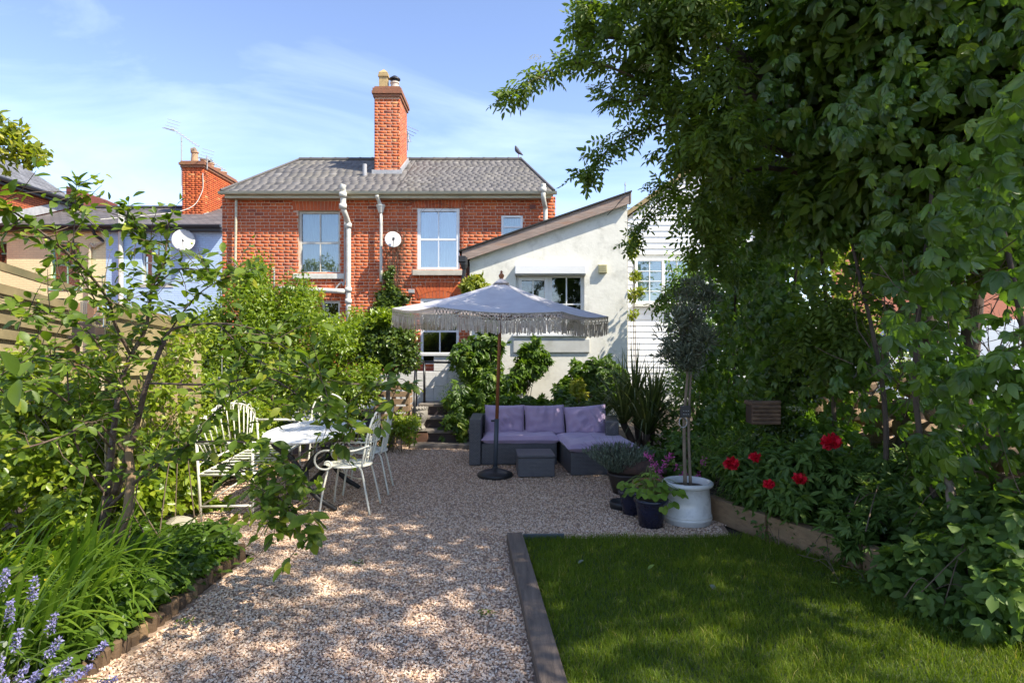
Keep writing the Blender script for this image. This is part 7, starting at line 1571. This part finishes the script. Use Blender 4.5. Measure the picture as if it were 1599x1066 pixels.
bush('cranesbill', 'clump of deeply cut green leaves in the raised bed right of the peonies', 'plant', P(1370, 810, 4.5), [PX(1360, 780, 4.7, 65, .35), PX(1420, 800, 4.4, 60, .35), PX(1330, 830, 4.5, 45, .3), PX(1390, 730, 4.9, 45, .3), PX(1450, 760, 4.5, 50, .3)], 1500, .11, [t_palmate(.26, 5, 1, .1) for _ in range(3)], M_lf_bed, 14, .42, 60, stem=(12, .005, .3), base_t=.5)
bush('bramble', 'bramble leaves spilling over the raised bed at the right edge', 'plant', P(1490, 930, 3.6), [PX(1450, 900, 3.7, 60, .25), PX(1520, 920, 3.5, 70, .3), PX(1400, 880, 3.9, 45, .2), PX(1570, 900, 3.4, 70, .3), PX(1480, 850, 3.9, 55, .3), PX(1560, 800, 3.6, 60, .3)], 1300, .085, T_tri, M_lf_bed, 14, .42, 150, stem=(14, .004, .3), base_t=.5)
bush('bed_foliage', 'leafy weeds along the timber edge of the raised bed', 'plant', P(1280, 860, 4.6), [PX(1290, 840, 4.7, 40, .25), PX(1240, 840, 4.9, 30, .2), PX(1350, 930, 4.0, 40, .2), PX(1410, 970, 3.7, 45, .2), PX(1200, 825, 5.1, 22, .15), PX(1470, 990, 3.5, 45, .2)], 1500, .05, T_ov, M_lf_bed, 12, .45, stem=(14, .003, .3), base_t=.45)
cover('bed_undergrowth', 'low mixed foliage covering the soil of the raised bed', bedL, 2600, .35, .075, T_tri, M_lf_bed, .32, .15)
cover('shade_undergrowth', 'dark leafy undergrowth beneath the creeper', [(2.0, 6.4), (2.9, 6.2), (3.1, 5), (3.4, 3.3), (4.2, 3.3), (4.0, 9), (1.95, 9)], 3000, .5, .09, T_tri, M_lf_creep, .3, .15)
def spider():
    b = Vector((1.93, 5.62, .02)); T = thing('spider_plant', 'arching grassy tuft between the white pot and the bed sleeper', 'plant', b)
    for k in range(45):
        a = random.uniform(0, 6.28); l = random.uniform(.14, .3); sword_leaf(T, b+Vector((0, 0, .05)), b+Vector((math.cos(a)*l*.8, math.sin(a)*l*.8, random.uniform(.02, .2))), .012, .11, M_lf_sword, 6, tint=random.uniform(.5, 1))
spider()
def strawberry():
    T = thing('strawberry_plant', 'bright lime-green strawberry plant in the dark blue pot', 'plant', SP+Vector((0, 0, .22)))
    for k in range(46):
        a = random.uniform(0, 6.28); r_ = random.uniform(.04, .24); z = .30+.12*random.random()-r_*.55+.08; c = SP+Vector((r_*math.cos(a)*1.15, r_*math.sin(a)*.9, z)); q = MB(); q.tube(catmull([SP+Vector((0, 0, .2)), SP+Vector((r_*.5*math.cos(a), r_*.5*math.sin(a), z+.05)), c], 4), .0022, 5); q.build('stalk', M_lf_twig, T)
        d = Vector((math.cos(a), math.sin(a), -.25)); leaves(T, [t_palmate(.85, 3, 2, .12)], np.array([tuple(c)]), np.array([tuple(d)]), np.array([(random.gauss(0, .3)-.0, random.gauss(-.3, .3), 1)]), np.array([random.uniform(.05, .08)]), np.array([.99 if k == 3 else random.uniform(.1, .9)]), M_lf_straw, singles=1)
    c = SP+Vector((.07, -.16, .21)); leaves(T, [t_palmate(.85, 3, 2, .12)], np.array([tuple(c)]), np.array([(.2, -.5, -.6)]), np.array([(0, -1, .4)]), np.array([.065]), np.array([.99]), M_lf_straw, singles=1)
strawberry()
def lavender():
    b = Vector((1.18, 6.62, .2)); T = thing('lavender', 'wispy grey-green lavender in the low dark pot', 'plant', b); n = 2600
    a = rng.random(n)*6.28; r_ = np.sqrt(rng.random(n)); h = rng.random(n); sp = .30*(.3+h); Pn = np.stack([b.x-.05+sp*r_*np.cos(a), b.y+sp*r_*np.sin(a), b.z+.02+.30*h*(1-.3*r_)], 1); X = unit(np.stack([np.cos(a)*r_*.6, np.sin(a)*r_*.6, np.ones(n)], 1)+rng.normal(size=(n, 3))*.3)
    leaves(T, T_nar0, Pn, X, unit(rng.normal(size=(n, 3))), .04+.03*rng.random(n), tints(n), M_lf_lav); sg = []
    for k in range(120):
        a_ = random.uniform(0, 6.28); e = random.uniform(.15, .42); sg.append((b, b+Vector((e*math.cos(a_)-.08, e*math.sin(a_)*.8, random.uniform(.2, .42))), .002))
    twigs(T, sg, M_lf_lav if False else M_twig, 'flower_stalks')
lavender()
# plant label, fallen leaves and weeds
c = P(1293, 800, 4.9); q = MB(); q.box(c.x-.012, c.x+.012, c.y-.001, c.y+.001, c.z-.1, c.z+.03); tag(q.build('plant_label', M_pvc), 'small white plant label stuck in the raised bed', 'label')
for i, (x, y) in enumerate(((1108, 925), (1012, 900), (912, 885), (848, 885))):
    c = G(x, y)+Vector((0, 0, .05)); me = cloud_mesh('fallen_leaf', T_big, np.array([tuple(c)]), rdir(1), np.array([(random.gauss(0, .4), -.4, 1)]), np.array([.055]), np.array([.8]), M_lf_olive if i % 2 == 0 else M_lf_bed); o = bpy.data.objects.new('fallen_leaf', me); COL.objects.link(o)
    tag(o, ['curled pale leaf lying towards the middle of the lawn', 'green leaf lying on the lawn below the strawberry pot', 'dark leaf lying near the far left of the lawn', 'yellowed leaf by the corner of the lawn sleeper'][i], 'leaf', 'fallen leaves on the lawn')
WL = {293: 'small green weed growing in the gravel near the log edging', 560: 'tiny green weed in the middle of the gravel', 760: 'little green weed in the gravel near the lawn sleeper'}
for i, (x, y) in enumerate(((293, 975), (560, 880), (760, 960))):
    c = G(x, y); n = 26; me = cloud_mesh('weed', T_ov, np.array(c)+rng.normal(size=(n, 3))*np.array([.025, .025, .008])+np.array([0, 0, .02]), unit(rng.normal(size=(n, 3))*np.array([1, 1, .4])), np.tile(UP, (n, 1)), np.full(n, .022), rng.random(n), M_lf_iris); o = bpy.data.objects.new('gravel_weed', me); COL.objects.link(o); tag(o, WL[x], 'weed', 'weeds in the gravel')
